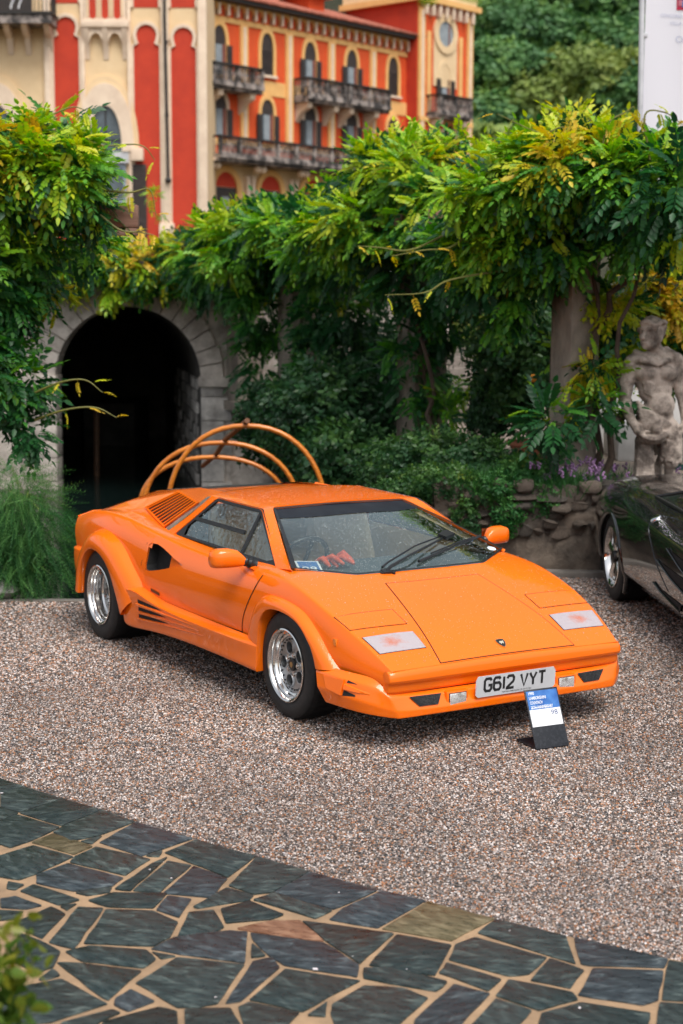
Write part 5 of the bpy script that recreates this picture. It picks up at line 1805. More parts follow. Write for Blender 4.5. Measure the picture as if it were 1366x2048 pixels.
# ---- corner tower
FT = Facade((3.353, 73.2, 0.0), (0.65, 0.76, 0.0))
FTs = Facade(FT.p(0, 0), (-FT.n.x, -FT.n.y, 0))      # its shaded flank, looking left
tower = empty('hotel_tower', FT.p(0, 0), 0, 'square red corner tower with a round window, at the right end of the orange wing', 'building')
def build_tower():
    f = FT
    made = []
    K = lambda o: (made.append(o), o)[1]
    K(f.box('wall', 0, 4.05, 1.0, 17.0, -4.2, 0, STUCCO_ORANGE, tower))
    K(f.box('flank_shade_skin', -.03, 0, 1.0, 17.0, -4.2, -.05, STUCCO_RED, tower))  # thin darker red skin: the flank's shade put into its colour
    for a, b in ((0, .42), (3.62, 4.05)):
        K(f.box('corner_pilaster', a, b, 1.0, 15.5, 0, .10, STUCCO_AMBER, tower))
        K(f.box('pilaster_core', (a + b) / 2 - .08, (a + b) / 2 + .08, 1.0, 15.4, .10, .13, STUCCO_PALE, tower))
    for a in (.62, 3.02):
        K(f.box('pilaster_strip', a, a + .26, 10.9, 14.55, 0, .07, STUCCO_AMBER, tower))
    K(f.box('centre_panel', 1.10, 2.86, 12.2, 14.60, 0, .05, STUCCO_CREAM, tower))
    K(f.box('string_course', 0, 4.05, 10.55, 10.75, .0, .14, STUCCO_AMBER, tower))
    # round window
    c = (1.95, 14.55)
    ci = lambda r, n=24: [(c[0] + r * math.cos(2 * math.pi * i / n), c[1] + r * 1.0 * math.sin(2 * math.pi * i / n)) for i in range(n + 1)]
    rw = K(archway(f, 'round_window', ci(.56), ci(.88), 0, .12, STUCCO_CREAM, tower))
    f.poly('pane', ci(.57)[:-1], .05, .07, CURTAIN, rw)
    f.box('glazing_bar', c[0] + .22, c[0] + .30, c[1] - .5, c[1] + .5, .07, .09, WINFRAME, rw)
    K(window(f, 1.98, 11.25, 12.55, 13.20, .38, tower, 'open', surround=STUCCO_CREAM))
    K(window(f, 1.98, 8.3, 9.6, 10.2, .38, tower, 'open', surround=STUCCO_CREAM))
    K(balcony(f, .62, 3.12, 10.98, 11.74, .80, tower, (.95, 2.8)))
    for i in range(8):
        t = .25 + i * .5
        K(f.box('corbel', t, t + .16, 15.20, 15.75, 0, .28, STUCCO_PALE, tower, .02))
    for i in range(7):
        t = .25 + i * .56
        K(FTs.box('corbel', t + .1, t + .28, 15.20, 15.75, 0, .28, STUCCO_PALE, tower, .02))
    K(f.box('cornice', -.3, 4.35, 15.75, 16.0, -4.4, .34, STUCCO_AMBER, tower))
    K(f.box('parapet', -.15, 4.2, 16.0, 17.2, -4.3, .16, STUCCO_CREAM, tower))
    for o in made:
        o.matrix_parent_inverse = Matrix.Translation(tower.location).inverted()
build_tower()

# ---- the near block on the left: cream and red gothic front
FL = Facade((-12.631, 60.0, 0.0), (1.0, 0.0, 0.0))
block = empty('gothic_villa_block', FL.p(4, 0), 0, 'cream villa front with tall red panels and pointed windows, at the left behind the pergola', 'building')
def build_block():
    f = FL
    made = []
    K = lambda o: (made.append(o), o)[1]
    K(f.box('wall', -6, 7.62, 1.0, 17.5, -8, 0, STUCCO_CREAM, block))
    def trefoil_panel(t0, t1, z0, zt):
        """tall red panel whose head is a three-lobed arch, with a raised border"""
        c, w_ = (t0 + t1) / 2, (t1 - t0) / 2
        def out(g):
            r = w_ * .80
            L = [(c - w_ - g, z0), (c - w_ - g, zt - r * 2.05), (c - w_ * .62 - g, zt - r * 1.80)]
            for i in range(9):
                a = math.radians(205 - i * 230 / 8)
                L.append((c + (r + g) * math.cos(a), zt - r + (r + g) * math.sin(a)))
            return L + [(c + w_ * .62 + g, zt - r * 1.80), (c + w_ + g, zt - r * 2.05), (c + w_ + g, z0)]
        p = K(f.poly('red_panel', out(0), 0, .02, STUCCO_RED, block))
        archway(f, 'panel_border', out(0), out(.13), 0, .09, STUCCO_PALE, p)
    for t0, t1, z0, zt in ((2.06, 2.98, 3.0, 12.72), (4.98, 5.92, 3.0, 12.45), (6.34, 7.26, 3.0, 12.35)):
        trefoil_panel(t0, t1, z0, zt)
        trefoil_panel(t0 + .02, t1 - .02, 13.05, 16.2) if t0 > 3 else trefoil_panel(t0, t1, 13.2, 16.2)
    # slender shafts
    for a, b in ((1.72, 1.95), (3.06, 3.20), (4.76, 4.88)):
        K(f.box('shaft', a, b, 3.0, 13.4, 0, .16, STUCCO_PALE, block, .03))
    K(f.box('corner_pilaster', 7.34, 7.66, 1.0, 17.5, 0, .22, STUCCO_PALE, block, .03))
    pl_ = K(f.box('pilaster', 5.99, 6.28, 5.3, 17.5, 0, .18, STUCCO_PALE, block, .03))
    f.box('pilaster_foot', 5.86, 6.42, 4.6, 5.3, 0, .30, STUCCO_PALE, pl_, .05)
    # drainpipe
    pipe = K(tube('drainpipe', [f.p(6.15, 17.4, .26), f.p(6.15, 12.5, .26), f.p(6.22, 7.0, .26), f.p(6.22, 6.85, .26)], .055, IRON, block))
    bm = bmesh.new(); bmesh.ops.create_icosphere(bm, subdivisions=2, radius=.12, matrix=Matrix.Translation(f.p(6.22, 6.85, .26)))
    bmo('pipe_shoe', bm, IRON, pipe, 60)
    for z in (9.2, 11.8, 14):
        bm = bmesh.new(); b_lathe(bm, [(.055, -.05), (.075, -.05), (.075, .05), (.055, .05)], 12, Matrix.Translation(f.p(6.19, z, .26)))
        bmo('pipe_collar', bm, IRON, pipe, 40)
    # little loggia of three red niches over a corbelled ledge
    lg = K(f.box('loggia', 3.22, 4.74, 12.55, 14.4, 0, .22, STUCCO_PALE, block))
    for c in (3.53, 3.98, 4.42):
        n_ = [(c - .12, 12.72)] + [(c - .12 * math.cos(math.pi * i / 8), 12.62 + .10 - .10 * math.sin(math.pi * i / 8)) for i in range(1, 8)] + [(c + .12, 12.72), (c + .12, 13.25)] + [(c + .12 * math.cos(math.pi * i / 8), 13.25 + .12 * math.sin(math.pi * i / 8)) for i in range(1, 8)] + [(c - .12, 13.25)]
        f.poly('red_niche', n_, .22, .235, STUCCO_RED, lg)
        f.multi('niche_shaft', [(c - .20, c - .15, 12.7, 13.6, .22, .27), (c + .15, c + .20, 12.7, 13.6, .22, .27)], STUCCO_CREAM, lg)
    f.box('ledge', 3.12, 4.84, 12.30, 12.55, 0, .38, STUCCO_PALE, lg, .03)
    for c in (3.28, 3.98, 4.68):
        bm = bmesh.new()
        b_prism(bm, [f.p(c - .10, 12.3, 0), f.p(c - .10, 12.3, .34), f.p(c - .10, 12.05, .30), f.p(c - .10, 11.8, .16), f.p(c - .10, 11.2, .03)], f.d * .20)
        bmo('corbel', bm, STUCCO_PALE, lg, 30)
    for c in (3.63, 4.33):
        hi = [(c - .24, 11.75)] + [(c - .24 * math.cos(math.pi * i / 8), 11.75 + .36 * math.sin(math.pi * i / 8)) for i in range(1, 8)] + [(c + .24, 11.75)]
        ho = [(c - .25, 12.3)] + [(c - .25 + .5 * i / 8, 12.3) for i in range(1, 8)] + [(c + .25, 12.3)]
        archway(f, 'corbel_arch', hi, ho, 0, .26, STUCCO_PALE, lg)
    # pointed french windows with mouldings
    for c in (3.92, -.05):
        a = K(archway(f, 'window', ogive(c, 7.9, 8.0, .60, 1.55, 9), ogive(c, 7.9, 8.0, 1.05, 2.35, 9), 0, .20, STUCCO_PALE, block))
        archway(f, 'moulding', ogive(c, 7.9, 8.0, 1.05, 2.35, 9), ogive(c, 7.9, 8.0, 1.22, 2.62, 9), 0, .12, STUCCO_CREAM, a)
        f.poly('fanlight', ogive(c, 7.9, 8.0, .61, 1.56, 9), .02, .05, WINGLASS, a)
        f.multi('tracery', [(c - .03, c + .03, 7.9, 9.5, .05, .08), (c - .55, c + .55, 8.28, 8.33, .05, .08)], IRON, a)
        f.box('lintel', c - .95, c + .85, 7.48, 7.9, 0, .16, M('pale_lintel', (.55, .55, .56), .7, col2=(.45, .46, .48), nscale=3), a)
        for sg in (-1, 1):
            f.box('impost', c + sg * 1.17 - .22, c + sg * 1.17 + .22, 7.55, 8.02, 0, .34, STUCCO_PALE, a, .04)
        lf = f.box('french_door', c - .72, c + .72, 3.4, 7.46, .0, .05, M('grey_blue_paint', (.28, .34, .40), .5, col2=(.20, .25, .31), nscale=3), a)
        for q in (-.62, .06):
            for zz in (3.7, 4.95, 6.2):
                f.box('pane', c + q, c + q + .56, zz, zz + 1.1, .05, .062, WINGLASS, lf)
        for sg in (-1, 1):
            t0, t1 = sorted((c + sg * .86, c + sg * 1.48))
            sh = f.box('shutter', t0, t1, 3.4, 7.44, .06, .12, SHUTTER, a)
            f.multi('shutter_slats', [(t0 + .05, t1 - .05, 3.5 + q * .12, 3.56 + q * .12, .12, .14) for q in range(32) if q != 16], SHUTTER, sh, 'stuff')
    # iron balcony at the upper left
    sl = K(f.box('balcony', -3, 2.2, 12.30, 12.62, 0, 1.15, STONE_W, block))
    f.box('balcony_lip', -3, 2.26, 12.62, 12.70, 0, 1.22, IRON, sl)
    bars = []
    for i in range(36):
        bars.append((-2.9 + i * .14, -2.87 + i * .14, 12.70, 13.62, 1.08, 1.11))
    for i in range(8):
        bars.append((2.16, 2.19, 12.7, 13.62, .1 + i * .13, .13 + i * .13))
    f.multi('balcony_bars', bars, IRON, sl, 'stuff')
    f.box('balcony_rail', -3, 2.22, 13.62, 13.70, 1.04, 1.15, IRON, sl)
    wcu = f.multi('rail_scroll', [(x + dx * .02, x + dx * .02 + .05, 12.80 + q * .09, 12.89 + q * .09, 1.11, 1.13) for x, sgn in ((.15, 1), (.72, -1), (1.0, 1)) for q, dx in enumerate((0, 1, 3, 5, 3, 1, 0))], WHITE_P, sl)
    for c in (-1.8, -.4, .5, 1.15, 1.95):
        bm = bmesh.new()
        b_prism(bm, [f.p(c - .10, 12.3, 0), f.p(c - .10, 12.3, .95), f.p(c - .10, 12.12, .80), f.p(c - .10, 11.9, .3), f.p(c - .10, 11.35, .03)], f.d * .20)
        bmo('bracket', bm, STUCCO_PALE, sl, 30)
    fd = K(f.box('balcony_door', -1.2, 1.3, 12.7, 15.5, .0, .06, SHUTTER, block))
    for o in made:
        o.matrix_parent_inverse = Matrix.Translation(block.location).inverted()
build_block()

# ------------------------------------------------------------------ dock, terrace, walls
def water_mat():
    m, n, b = nm('dock_water')
    b.inputs['Base Color'].default_value = (0.006, 0.012, 0.011, 1)
    b.inputs['Roughness'].default_value = 0.06
    b.inputs['Specular IOR Level'].default_value = 0.5
    tc = N(n, 'ShaderNodeNewGeometry')
    no = N(n, 'ShaderNodeTexNoise', Scale=3.5, Detail=4.0)
    n.links.new(tc.outputs['Position'], no.inputs['Vector'])
    bp = N(n, 'ShaderNodeBump', Strength=0.12, Distance=0.05)
    n.links.new(no.outputs['Fac'], bp.inputs['Height']); n.links.new(bp.outputs[0], b.inputs['Normal'])
    return m
WATER_Z = -0.5
water = mk('water', [(-40, QY + .1, WATER_Z), (1.2, QY + .1, WATER_Z), (1.2, 36, WATER_Z), (-40, 36, WATER_Z)], [(0, 1, 2, 3)], water_mat(), angle=None)
tag(water, kind='structure')
ROCKC = [M('wall_stone', (0.135, 0.105, 0.08), 0.9, col2=(0.07, 0.055, 0.045), nscale=9, bump=(22, .8, .02), obj_rand=.35),
         M('wall_stone_dark', (0.10, 0.085, 0.07), 0.9, col2=(0.05, 0.042, 0.035), nscale=9, bump=(22, .8, .02), obj_rand=.35)]
RENDER_W = M('stained_wall_render', (0.125, 0.098, 0.075), 0.9, col2=(0.055, 0.045, 0.036), nscale=3.2, detail=9, bump=(9, .8, .03), ramp=(.38, .6))
ASHLAR = M('grey_ashlar', (0.60, 0.54, 0.48), 0.88, col2=(0.30, 0.265, 0.23), nscale=3.5, detail=8, bump=(16, .7, .02), ramp=(.35, .62))
ASHLAR_D = M('dark_ashlar', (0.62, 0.58, 0.53), 0.88, col2=(0.26, 0.24, 0.22), nscale=3.5, detail=8, bump=(16, .7, .02), obj_rand=.4)
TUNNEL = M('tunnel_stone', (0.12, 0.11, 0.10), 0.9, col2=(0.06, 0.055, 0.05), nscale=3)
GRAVEL_PALE = M('terrace_gravel', (0.34, 0.27, 0.22), 0.9, col2=(0.25, 0.20, 0.16), nscale=14)
TZ = 0.72
terrace = mk('terrace_ground', [(0.80, 13.75, TZ), (2.35, 13.75, TZ), (2.35, 14.35, TZ), (40, 14.35, TZ), (40, 60, TZ), (-1.0, 60, TZ), (-1.0, 24.0, TZ)], [tuple(range(7))], GRAVEL_PALE, angle=None)
tag(terrace, kind='structure')
upper = mk('garden_ground', [(-45, 24.7, 2.55), (-1.0, 24.7, 2.55), (1.6, 36, 2.4), (60, 36, 2.0), (90, 70, 1.5), (90, 160, 1.2), (-90, 160, 1.2), (-90, 24.7, 2.55)], [tuple(range(8))], SOIL := MAT_SOIL, angle=None)
tag(upper, kind='structure')
far_land = mk('far_ground', [(-1500, -1500, -2.2), (1500, -1500, -2.2), (1500, 1500, -2.2), (-1500, 1500, -2.2)], [(0, 1, 2, 3)], MAT_SOIL, angle=None)
tag(far_land, kind='structure')

def rough_sheet(name, a, b, z0, z1, amp, mat, parent=None, n=46, m_=16, seed=1, thick=(0, 0)):
    """wall face from a to b with an uneven surface; its top folds back"""
    r = random.Random(seed)
    d = Vector((b[0] - a[0], b[1] - a[1], 0)); nn = Vector((d.y, -d.x, 0)).normalized()
    if nn.y > 0 and abs(nn.y) > abs(nn.x):
        nn = -nn
    vs, fs = [], []
    for j in range(m_ + 1):
        for i in range(n + 1):
            p = Vector((a[0], a[1], 0)) + d * (i / n)
            vs.append(p + nn * r.uniform(-amp, amp) + Vector((0, 0, z0 + (z1 - z0) * j / m_ + (r.uniform(-amp, amp) if 0 < j else 0))))
    for i in range(n + 1):
        p = Vector((a[0], a[1], 0)) + d * (i / n)
        vs.append(p - nn * .45 + Vector((0, 0, z1)))
    for j in range(m_ + 1):
        for i in range(n):
            k = j * (n + 1) + i
            fs.append((k, k + 1, k + n + 2, k + n + 1))
    return mk(name, vs, fs, mat, parent, 60), d, nn

ROCK_BASE = []
def rock_mesh(seed):
    r = random.Random(seed)
    bm = bmesh.new()
    bmesh.ops.create_icosphere(bm, subdivisions=2, radius=1)
    ph = [r.uniform(0, 6.28) for _ in range(6)]
    for v in bm.verts:
        c = v.co
        k = 1 + .16 * math.sin(3 * c.x + ph[0]) + .14 * math.sin(4 * c.y + ph[1]) + .12 * math.sin(5 * c.z + ph[2]) + r.uniform(-.07, .07)
        v.co = Vector([math.copysign(abs(q) ** .6, q) for q in c]) * k * (1 + .10 * math.sin(9 * c.x + ph[3]) * math.sin(8 * c.z + ph[4]))
    me = bpy.data.meshes.new('stone'); bm.to_mesh(me); bm.free(); shade(me, 40)
    return me
for i in range(6):
    ROCK_BASE.append(rock_mesh(40 + i))
ROCKM = []
for mt_ in ROCKC:
    for b_ in ROCK_BASE:
        c = b_.copy(); c.materials.append(mt_); ROCKM.append(c)

def rock_wall(name, a, b, z0, zsplit, z1, label, seed, nst, full=False):
    w_, d, nn = rough_sheet(name, a, b, z0, z1, .025, RENDER_W, None, 40, 12, seed)
    tag(w_, label, 'wall')
    r = random.Random(seed)
    L = d.length; dd = d.normalized()
    # coursed rubble in the upper half
    z = zsplit
    cnt = 0
    while z < z1 - .02 and cnt < nst:
        h = r.uniform(.06, .11)
        t = r.uniform(-.1, .1)
        while t < L:
            wd = r.uniform(.08, .24)
            if r.random() < .66:
                o = bpy.data.objects.new('stone', ROCKM[(r.randrange(12) if r.random() < .5 else r.randrange(6))])
                COL.objects.link(o); o.parent = w_
                p = Vector((a[0], a[1], 0)) + dd * (t + wd / 2) + nn * r.uniform(-.075, .0)
                o.location = (p.x, p.y, z + h / 2)
                o.rotation_euler = (r.uniform(-.4, .4), r.uniform(-.3, .3), math.atan2(d.y, d.x) + r.uniform(-.4, .4))
                o.scale = (wd * .52, r.uniform(.05, .09), h * .55)
                cnt += 1
            t += wd * 1.02
        z += h * 1.02
    return w_
rock_wall('retaining_wall', (0.80, 13.66), (2.42, 13.42), -.05, .30, .74, 'brown rubble retaining wall under the flowering plants, behind the orange car', 5, 130)
rock_wall('dock_wall', (-1.05, 24.0), (0.80, 13.66), -.9, -.10, .72, 'long dark rubble wall along the right bank of the dock, running back to the arch', 9, 150)
kerb = box('wall_kerb', (0.85, 13.34, -.02), (2.5, 13.50, .05), MAT_CONC, None, .01)
kerb.rotation_euler = (0, 0, math.radians(-6)); kerb.location = (-1.4, .17, 0)
tag(kerb, 'low concrete kerb at the foot of the brown rubble wall', 'kerb')
box('plinth_step', (2.3, 14.3, -.1), (12, 14.6, TZ - .01), MAT_CONC, None)
bpy.data.objects['plinth_step'].name = 'terrace_step_wall'
tag(bpy.data.objects['terrace_step_wall'], 'plain concrete edge of the terrace behind the black car', 'wall')

# the boathouse wall with its arch
def boathouse():
    root = empty('boathouse_wall', (-3.2, 24, WATER_Z), 0, 'grey stone wall with a wide round arch opening on dark water', 'wall')
    made = []
    K = lambda o: (made.append(o), o)[1]
    y0 = 24.0
    cx, r_, zc = -3.205, 1.09, 1.16
    # wall face with the arch cut out
    n = 28
    arch = [(cx + r_ * math.cos(math.pi * i / n), zc + r_ * math.sin(math.pi * i / n)) for i in range(n + 1)]
    outl = [(-14, -1), (-14, 2.62), (1.6, 2.62), (1.6, -1), (cx + r_, -1)] + arch + [(cx - r_, -1)]
    bm = bmesh.new()
    tris = geometry.tessellate_polygon([[Vector((x, z, 0)) for x, z in outl]])
    vs = [bm.verts.new((x, y0, z)) for x, z in outl]
    for t in tris:
        bm.faces.new([vs[i] for i in t])
    K(bmo('wall_face', bm, ASHLAR, root, None))
    # voussoirs: each a stone of its own
    nv = 17
    for i in range(nv):
        a0, a1 = math.pi * i / nv + .006, math.pi * (i + 1) / nv - .006
        ro = r_ + .34 + (.02 if i % 2 else 0)
        q = []
        for k in range(4):
            a = a0 + (a1 - a0) * k / 3
            q.append((cx + ro * math.cos(a), y0 - .07, zc + ro * math.sin(a)))
        for k in range(3, -1, -1):
            a = a0 + (a1 - a0) * k / 3
            q.append((cx + r_ * math.cos(a), y0 - .07, zc + r_ * math.sin(a)))
        bm = bmesh.new(); b_prism(bm, q, (0, .5, 0)); fixn(bm)
        bmesh.ops.bevel(bm, geom=bm.edges[:], offset=.008, segments=1, affect='EDGES', clamp_overlap=True)
        K(bmo('arch_stone', bm, ASHLAR, root, 30))
    # jamb stones and imposts
    for sg in (-1, 1):
        z = -.95; k = 0
        while z < zc - .12:
            h = .26 + .05 * ((k * 7) % 3)
            h = min(h, zc - .10 - z)
            x0 = cx + sg * r_; x1 = cx + sg * (r_ + .34 + .12 * (k % 2))
            K(box('jamb_stone', (min(x0, x1), y0 - .05, z + .006), (max(x0, x1), y0 + .45, z + h - .006), ASHLAR if sg < 0 else ASHLAR_D, root, .010))
            z += h; k += 1
        x0, x1 = sorted((cx + sg * (r_ - .03), cx + sg * (r_ + .55)))
        K(box('impost', (x0, y0 - .13, zc - .10), (x1, y0 + .40, zc + .06), ASHLAR, root, .02))
    K(box('cornice', (-14, y0 - .20, 2.52), (1.6, y0 + .5, 2.68), ASHLAR, root, .02))
    K(box('cornice_fillet', (-14, y0 - .10, 2.40), (1.6, y0 + .3, 2.52), ASHLAR, root, .01))
    # tunnel: vault, back wall, right inner wall in blocks
    vs, fs = [], []
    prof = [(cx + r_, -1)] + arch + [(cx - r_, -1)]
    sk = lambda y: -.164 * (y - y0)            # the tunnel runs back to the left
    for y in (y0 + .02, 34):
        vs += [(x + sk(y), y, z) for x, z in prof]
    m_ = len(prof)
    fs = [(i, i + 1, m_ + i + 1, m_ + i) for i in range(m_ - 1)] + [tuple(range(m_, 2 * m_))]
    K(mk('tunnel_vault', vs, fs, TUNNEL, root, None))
    rnd = random.Random(2)
    for row in range(9):
        z = -.5 + row * .185
        y = y0 + .5 + (row % 2) * .25
        while y < 30:
            L = rnd.uniform(.45, .8)
            dep = rnd.uniform(.02, .05)
            if rnd.random() < .9:
                K(box('tunnel_stone', (-dep, .02, z + .012), (.1, L - .02, z + .173), ASHLAR_D, root, .012, mtx=Matrix.Translation((cx + r_ + sk(y), y, 0)) @ Matrix.Rotation(.1626, 4, 'Z')))
            y += L
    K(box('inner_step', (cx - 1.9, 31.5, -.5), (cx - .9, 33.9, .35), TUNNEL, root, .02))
    for o in made:
        o.matrix_parent_inverse = Matrix.Translation(root.location).inverted()
boathouse()
post = tube('mooring_post', [(-4.02, 26.0, -1), (-4.0, 26.0, .62)], .05, M('brown_wood', (.10, .05, .025), .7, col2=(.06, .03, .016), nscale=12), None, 10)
tag(post, 'thin brown wooden mooring post standing in the dark water of the arch', 'post')
mk('left_bank_wall', [(-5.2, QY + .1, -1), (-5.2, QY + .1, .9), (-5.6, 24, .9), (-5.6, 24, -1), (-14, QY + .1, .9), (-14, 24, .9)], [(0, 1, 2, 3), (1, 4, 5, 2)], RENDER_W, angle=None)
tag(bpy.data.objects['left_bank_wall'], 'dark bank wall on the left side of the dock', 'wall')

# boat with three bent-wood hoops
def boat():
    WOOD = M('varnished_wood', (0.68, 0.22, 0.02), 0.4, col2=(0.50, 0.14, 0.015), nscale=5, stretch=(1, 1, 6), coat=.5)
    HULL = M('boat_hull_wood', (0.16, 0.07, 0.03), 0.4, col2=(0.09, 0.04, 0.02), nscale=4, coat=.4)
    b = empty('wooden_boat', (-1.2, 15.2, WATER_Z), 0, 'small wooden boat with three bent orange wood hoops, moored in the dock behind the car', 'boat')
    inv = Matrix.Translation(b.location).inverted()
    A = Vector((-.75, 14.25, 0)); B = Vector((-2.0, 19.0, 0))    # bow towards the court
    ax = (B - A).normalized(); px = Vector((-ax.y, ax.x, 0)) * -1
    rows = []
    for i in range(13):
        t = i / 12
        p = A.lerp(B, t)
        w_ = .86 * math.sin(math.pi * min(1, .12 + t * .95) ** .8) ** .6 if t < .98 else .35
        w_ = max(w_, .08)
        sh = .10 + .22 * (1 - min(1, t * 2.2)) ** 2
        r = []
        for k in range(9):
            a = math.pi * k / 8
            r.append(p + px * (w_ * math.cos(a)) + Vector((0, 0, (WATER_Z + .42 + sh) - (.55 + sh) * math.sin(a) ** .7)))
        rows.append(r)
    vs = [q for r in rows for q in r]
    fs = [(i * 9 + j, (i + 1) * 9 + j, (i + 1) * 9 + j + 1, i * 9 + j + 1) for i in range(12) for j in range(8)]
    h = mk('hull', vs, fs, HULL, b, 60); h.matrix_parent_inverse = inv
    for side in (0, 8):
        g = tube('gunwale', [r[side] for r in rows], .03, WOOD, b, 6); g.matrix_parent_inverse = inv
    for i in (4, 8):
        s_ = rows[i]
        c = (s_[0] + s_[8]) / 2
        q = box('thwart', (-.75, -.12, -.02), (.75, .12, .02), WOOD, b, .005, mtx=frame(c - Vector((0, 0, .12)), px, ax)); q.matrix_parent_inverse = inv
    # hoops: feet and crowns
    hoops = [((-1.66, 15.0, .20), (-.93, 15.0, 1.145), (-.14, 15.0, .20), (-1.66, .525), (-.2, .63)),
             ((-2.02, 16.1, .10), (-1.20, 16.1, .890), (-.42, 16.1, .10), (0, 0), (0, 0)),
             ((-2.20, 17.2, .02), (-1.38, 17.2, .640), (-.58, 17.2, .02), (0, 0), (0, 0))]
    tops = []
    for l, c, r, *_ in hoops:
        l, c, r = Vector(l), Vector(c), Vector(r)
        mid = (l + r) / 2
        hx = (r - l) / 2
        P = []
        for k in range(25):
            a = math.pi * k / 24
            P.append(mid - hx * math.copysign(abs(math.cos(a)) ** .92, math.cos(a)) + Vector((0, 0, (c.z - mid.z) * math.sin(a) ** .85)))
        o = tube('hoop', P, .024, WOOD, b, 8); o.matrix_parent_inverse = inv
        tops.append(c + Vector((.02, 0, .03)))
    e = tops[2] + (tops[2] - tops[1]) * .55 + Vector((-.1, 0, -.05))
    o = tube('ridge_pole', [tops[0] + (tops[0] - tops[1]) * .10, tops[0], tops[1], tops[2], e], .026, M('brown_pole', (.20, .075, .025), .5, col2=(.12, .045, .016), nscale=8), b, 8)
    o.matrix_parent_inverse = inv
boat()

# pergola: stone pillars, timber beams
PILLAR = M('pillar_stone', (0.36, 0.305, 0.25), 0.9, col2=(0.17, 0.14, 0.115), nscale=5, detail=8, bump=(18, .8, .02), stretch=(1, 1, .5))
BEAM = M('pergola_timber', (0.26, 0.15, 0.11), 0.75, col2=(0.16, 0.085, 0.06), nscale=6, stretch=(1, 1, 6))
pil = [(2.07, 14.25, TZ, .31), (0.86, 17.3, TZ, .40), (-.55, 20.6, TZ, .42), (-1.45, 23.9, TZ, .42), (5.6, 13.2, TZ - .7, .40), (4.1, 17.5, TZ, .40)]
plab = ['grey stone pillar carrying the pergola beside the statue', 'vine covered stone pillar in the middle of the pergola', 'vine covered stone pillar of the pergola near the arch',
        'farthest stone pillar of the pergola, at the boathouse wall', 'stone pillar of the pergola to the right of the statue', 'stone pillar of the pergola behind the statue']
for (x, y, z, w_), lb in zip(pil, plab):
    bm = bmesh.new()
    mt = Matrix.Translation((x, y, z)) @ Matrix.Rotation(math.radians(28), 4, 'Z')
    b_box(bm, (-w_ / 2, -w_ / 2, 0), (w_ / 2, w_ / 2, 1.98), mt, .02)
    p = bmo('pergola_pillar', bm, PILLAR, None, 40, recalc=False); tag(p, lb, 'pillar', 'pillars of the pergola')
    bm = bmesh.new(); b_box(bm, (-w_ / 2 - .06, -w_ / 2 - .06, 1.98), (w_ / 2 + .06, w_ / 2 + .06, 2.12), mt, .02)
    b_box(bm, (-w_ / 2 - .05, -w_ / 2 - .05, 0), (w_ / 2 + .05, w_ / 2 + .05, .14), mt, .02)
    bmo('pillar_cap', bm, PILLAR, p, 40, recalc=False)
tops = [Vector((x, y, 2.86 if z > 0 else 2.86)) for x, y, z, w_ in pil]
def timber(name, a, b, w_, h, lab, grp):
    d = (b - a)
    mt = frame(a, d, Vector((0, 0, 1)).cross(d) if True else (0, 0, 1))
    x = d.normalized(); y = Vector((0, 0, 1)).cross(x).normalized(); z = x.cross(y)
    mt = Matrix(((x.x, y.x, z.x, a.x), (x.y, y.y, z.y, a.y), (x.z, y.z, z.z, a.z), (0, 0, 0, 1)))
    bm = bmesh.new(); b_box(bm, (-.25, -w_ / 2, -h / 2), (d.length + .25, w_ / 2, h / 2), mt, .012)
    o = bmo(name, bm, BEAM, None, 40, recalc=False)
    return tag(o, lab, 'beam', grp)
run = [4, 0, 1, 2, 3]
for (i, j), lb in zip(zip(run, run[1:]), ['timber beam of the pergola above the statue', 'timber beam of the pergola over the middle pillars', 'timber beam of the pergola behind the car roof', 'timber beam of the pergola beside the arch']):
    timber('pergola_beam', tops[i] + Vector((0, 0, .10)), tops[j] + Vector((0, 0, .10)), .14, .18, lb, 'beams of the pergola')
for k, (i, j) in enumerate(zip(run, run[1:])):
    for q in range(4):
        p = tops[i].lerp(tops[j], (q + .5) / 4) + Vector((0, 0, .26))
        timber('pergola_rafter', p + Vector((-.30, -.42, 0)), p + Vector((1.5, 1.9, 0)), .10, .14, ['first', 'second', 'third', 'fourth'][q] + ' leaf covered rafter ' + ['above the statue, counted from the right', 'left of the pillar by the statue', 'behind the orange car roof', 'beside the boathouse arch'][k], 'rafters of the pergola')
for k, (a, b, lb) in enumerate([((-6.4, 12.9, 2.98), (-1.9, 13.1, 2.98), 'timber beam in the leaves at the left, nearest the quay'), ((-6.6, 14.4, 2.98), (-2.1, 14.6, 2.98), 'timber beam in the leaves at the left, behind the nearest one')]):
    timber('pergola_beam', Vector(a), Vector(b), .14, .18, lb, 'beams of the left pergola')
lp = box('pergola_pillar', (-3.95, 13.2, -1), (-3.55, 13.6, 2.9), PILLAR, None, .02)
tag(lp, 'stone pillar standing in the dock under the left pergola', 'pillar')

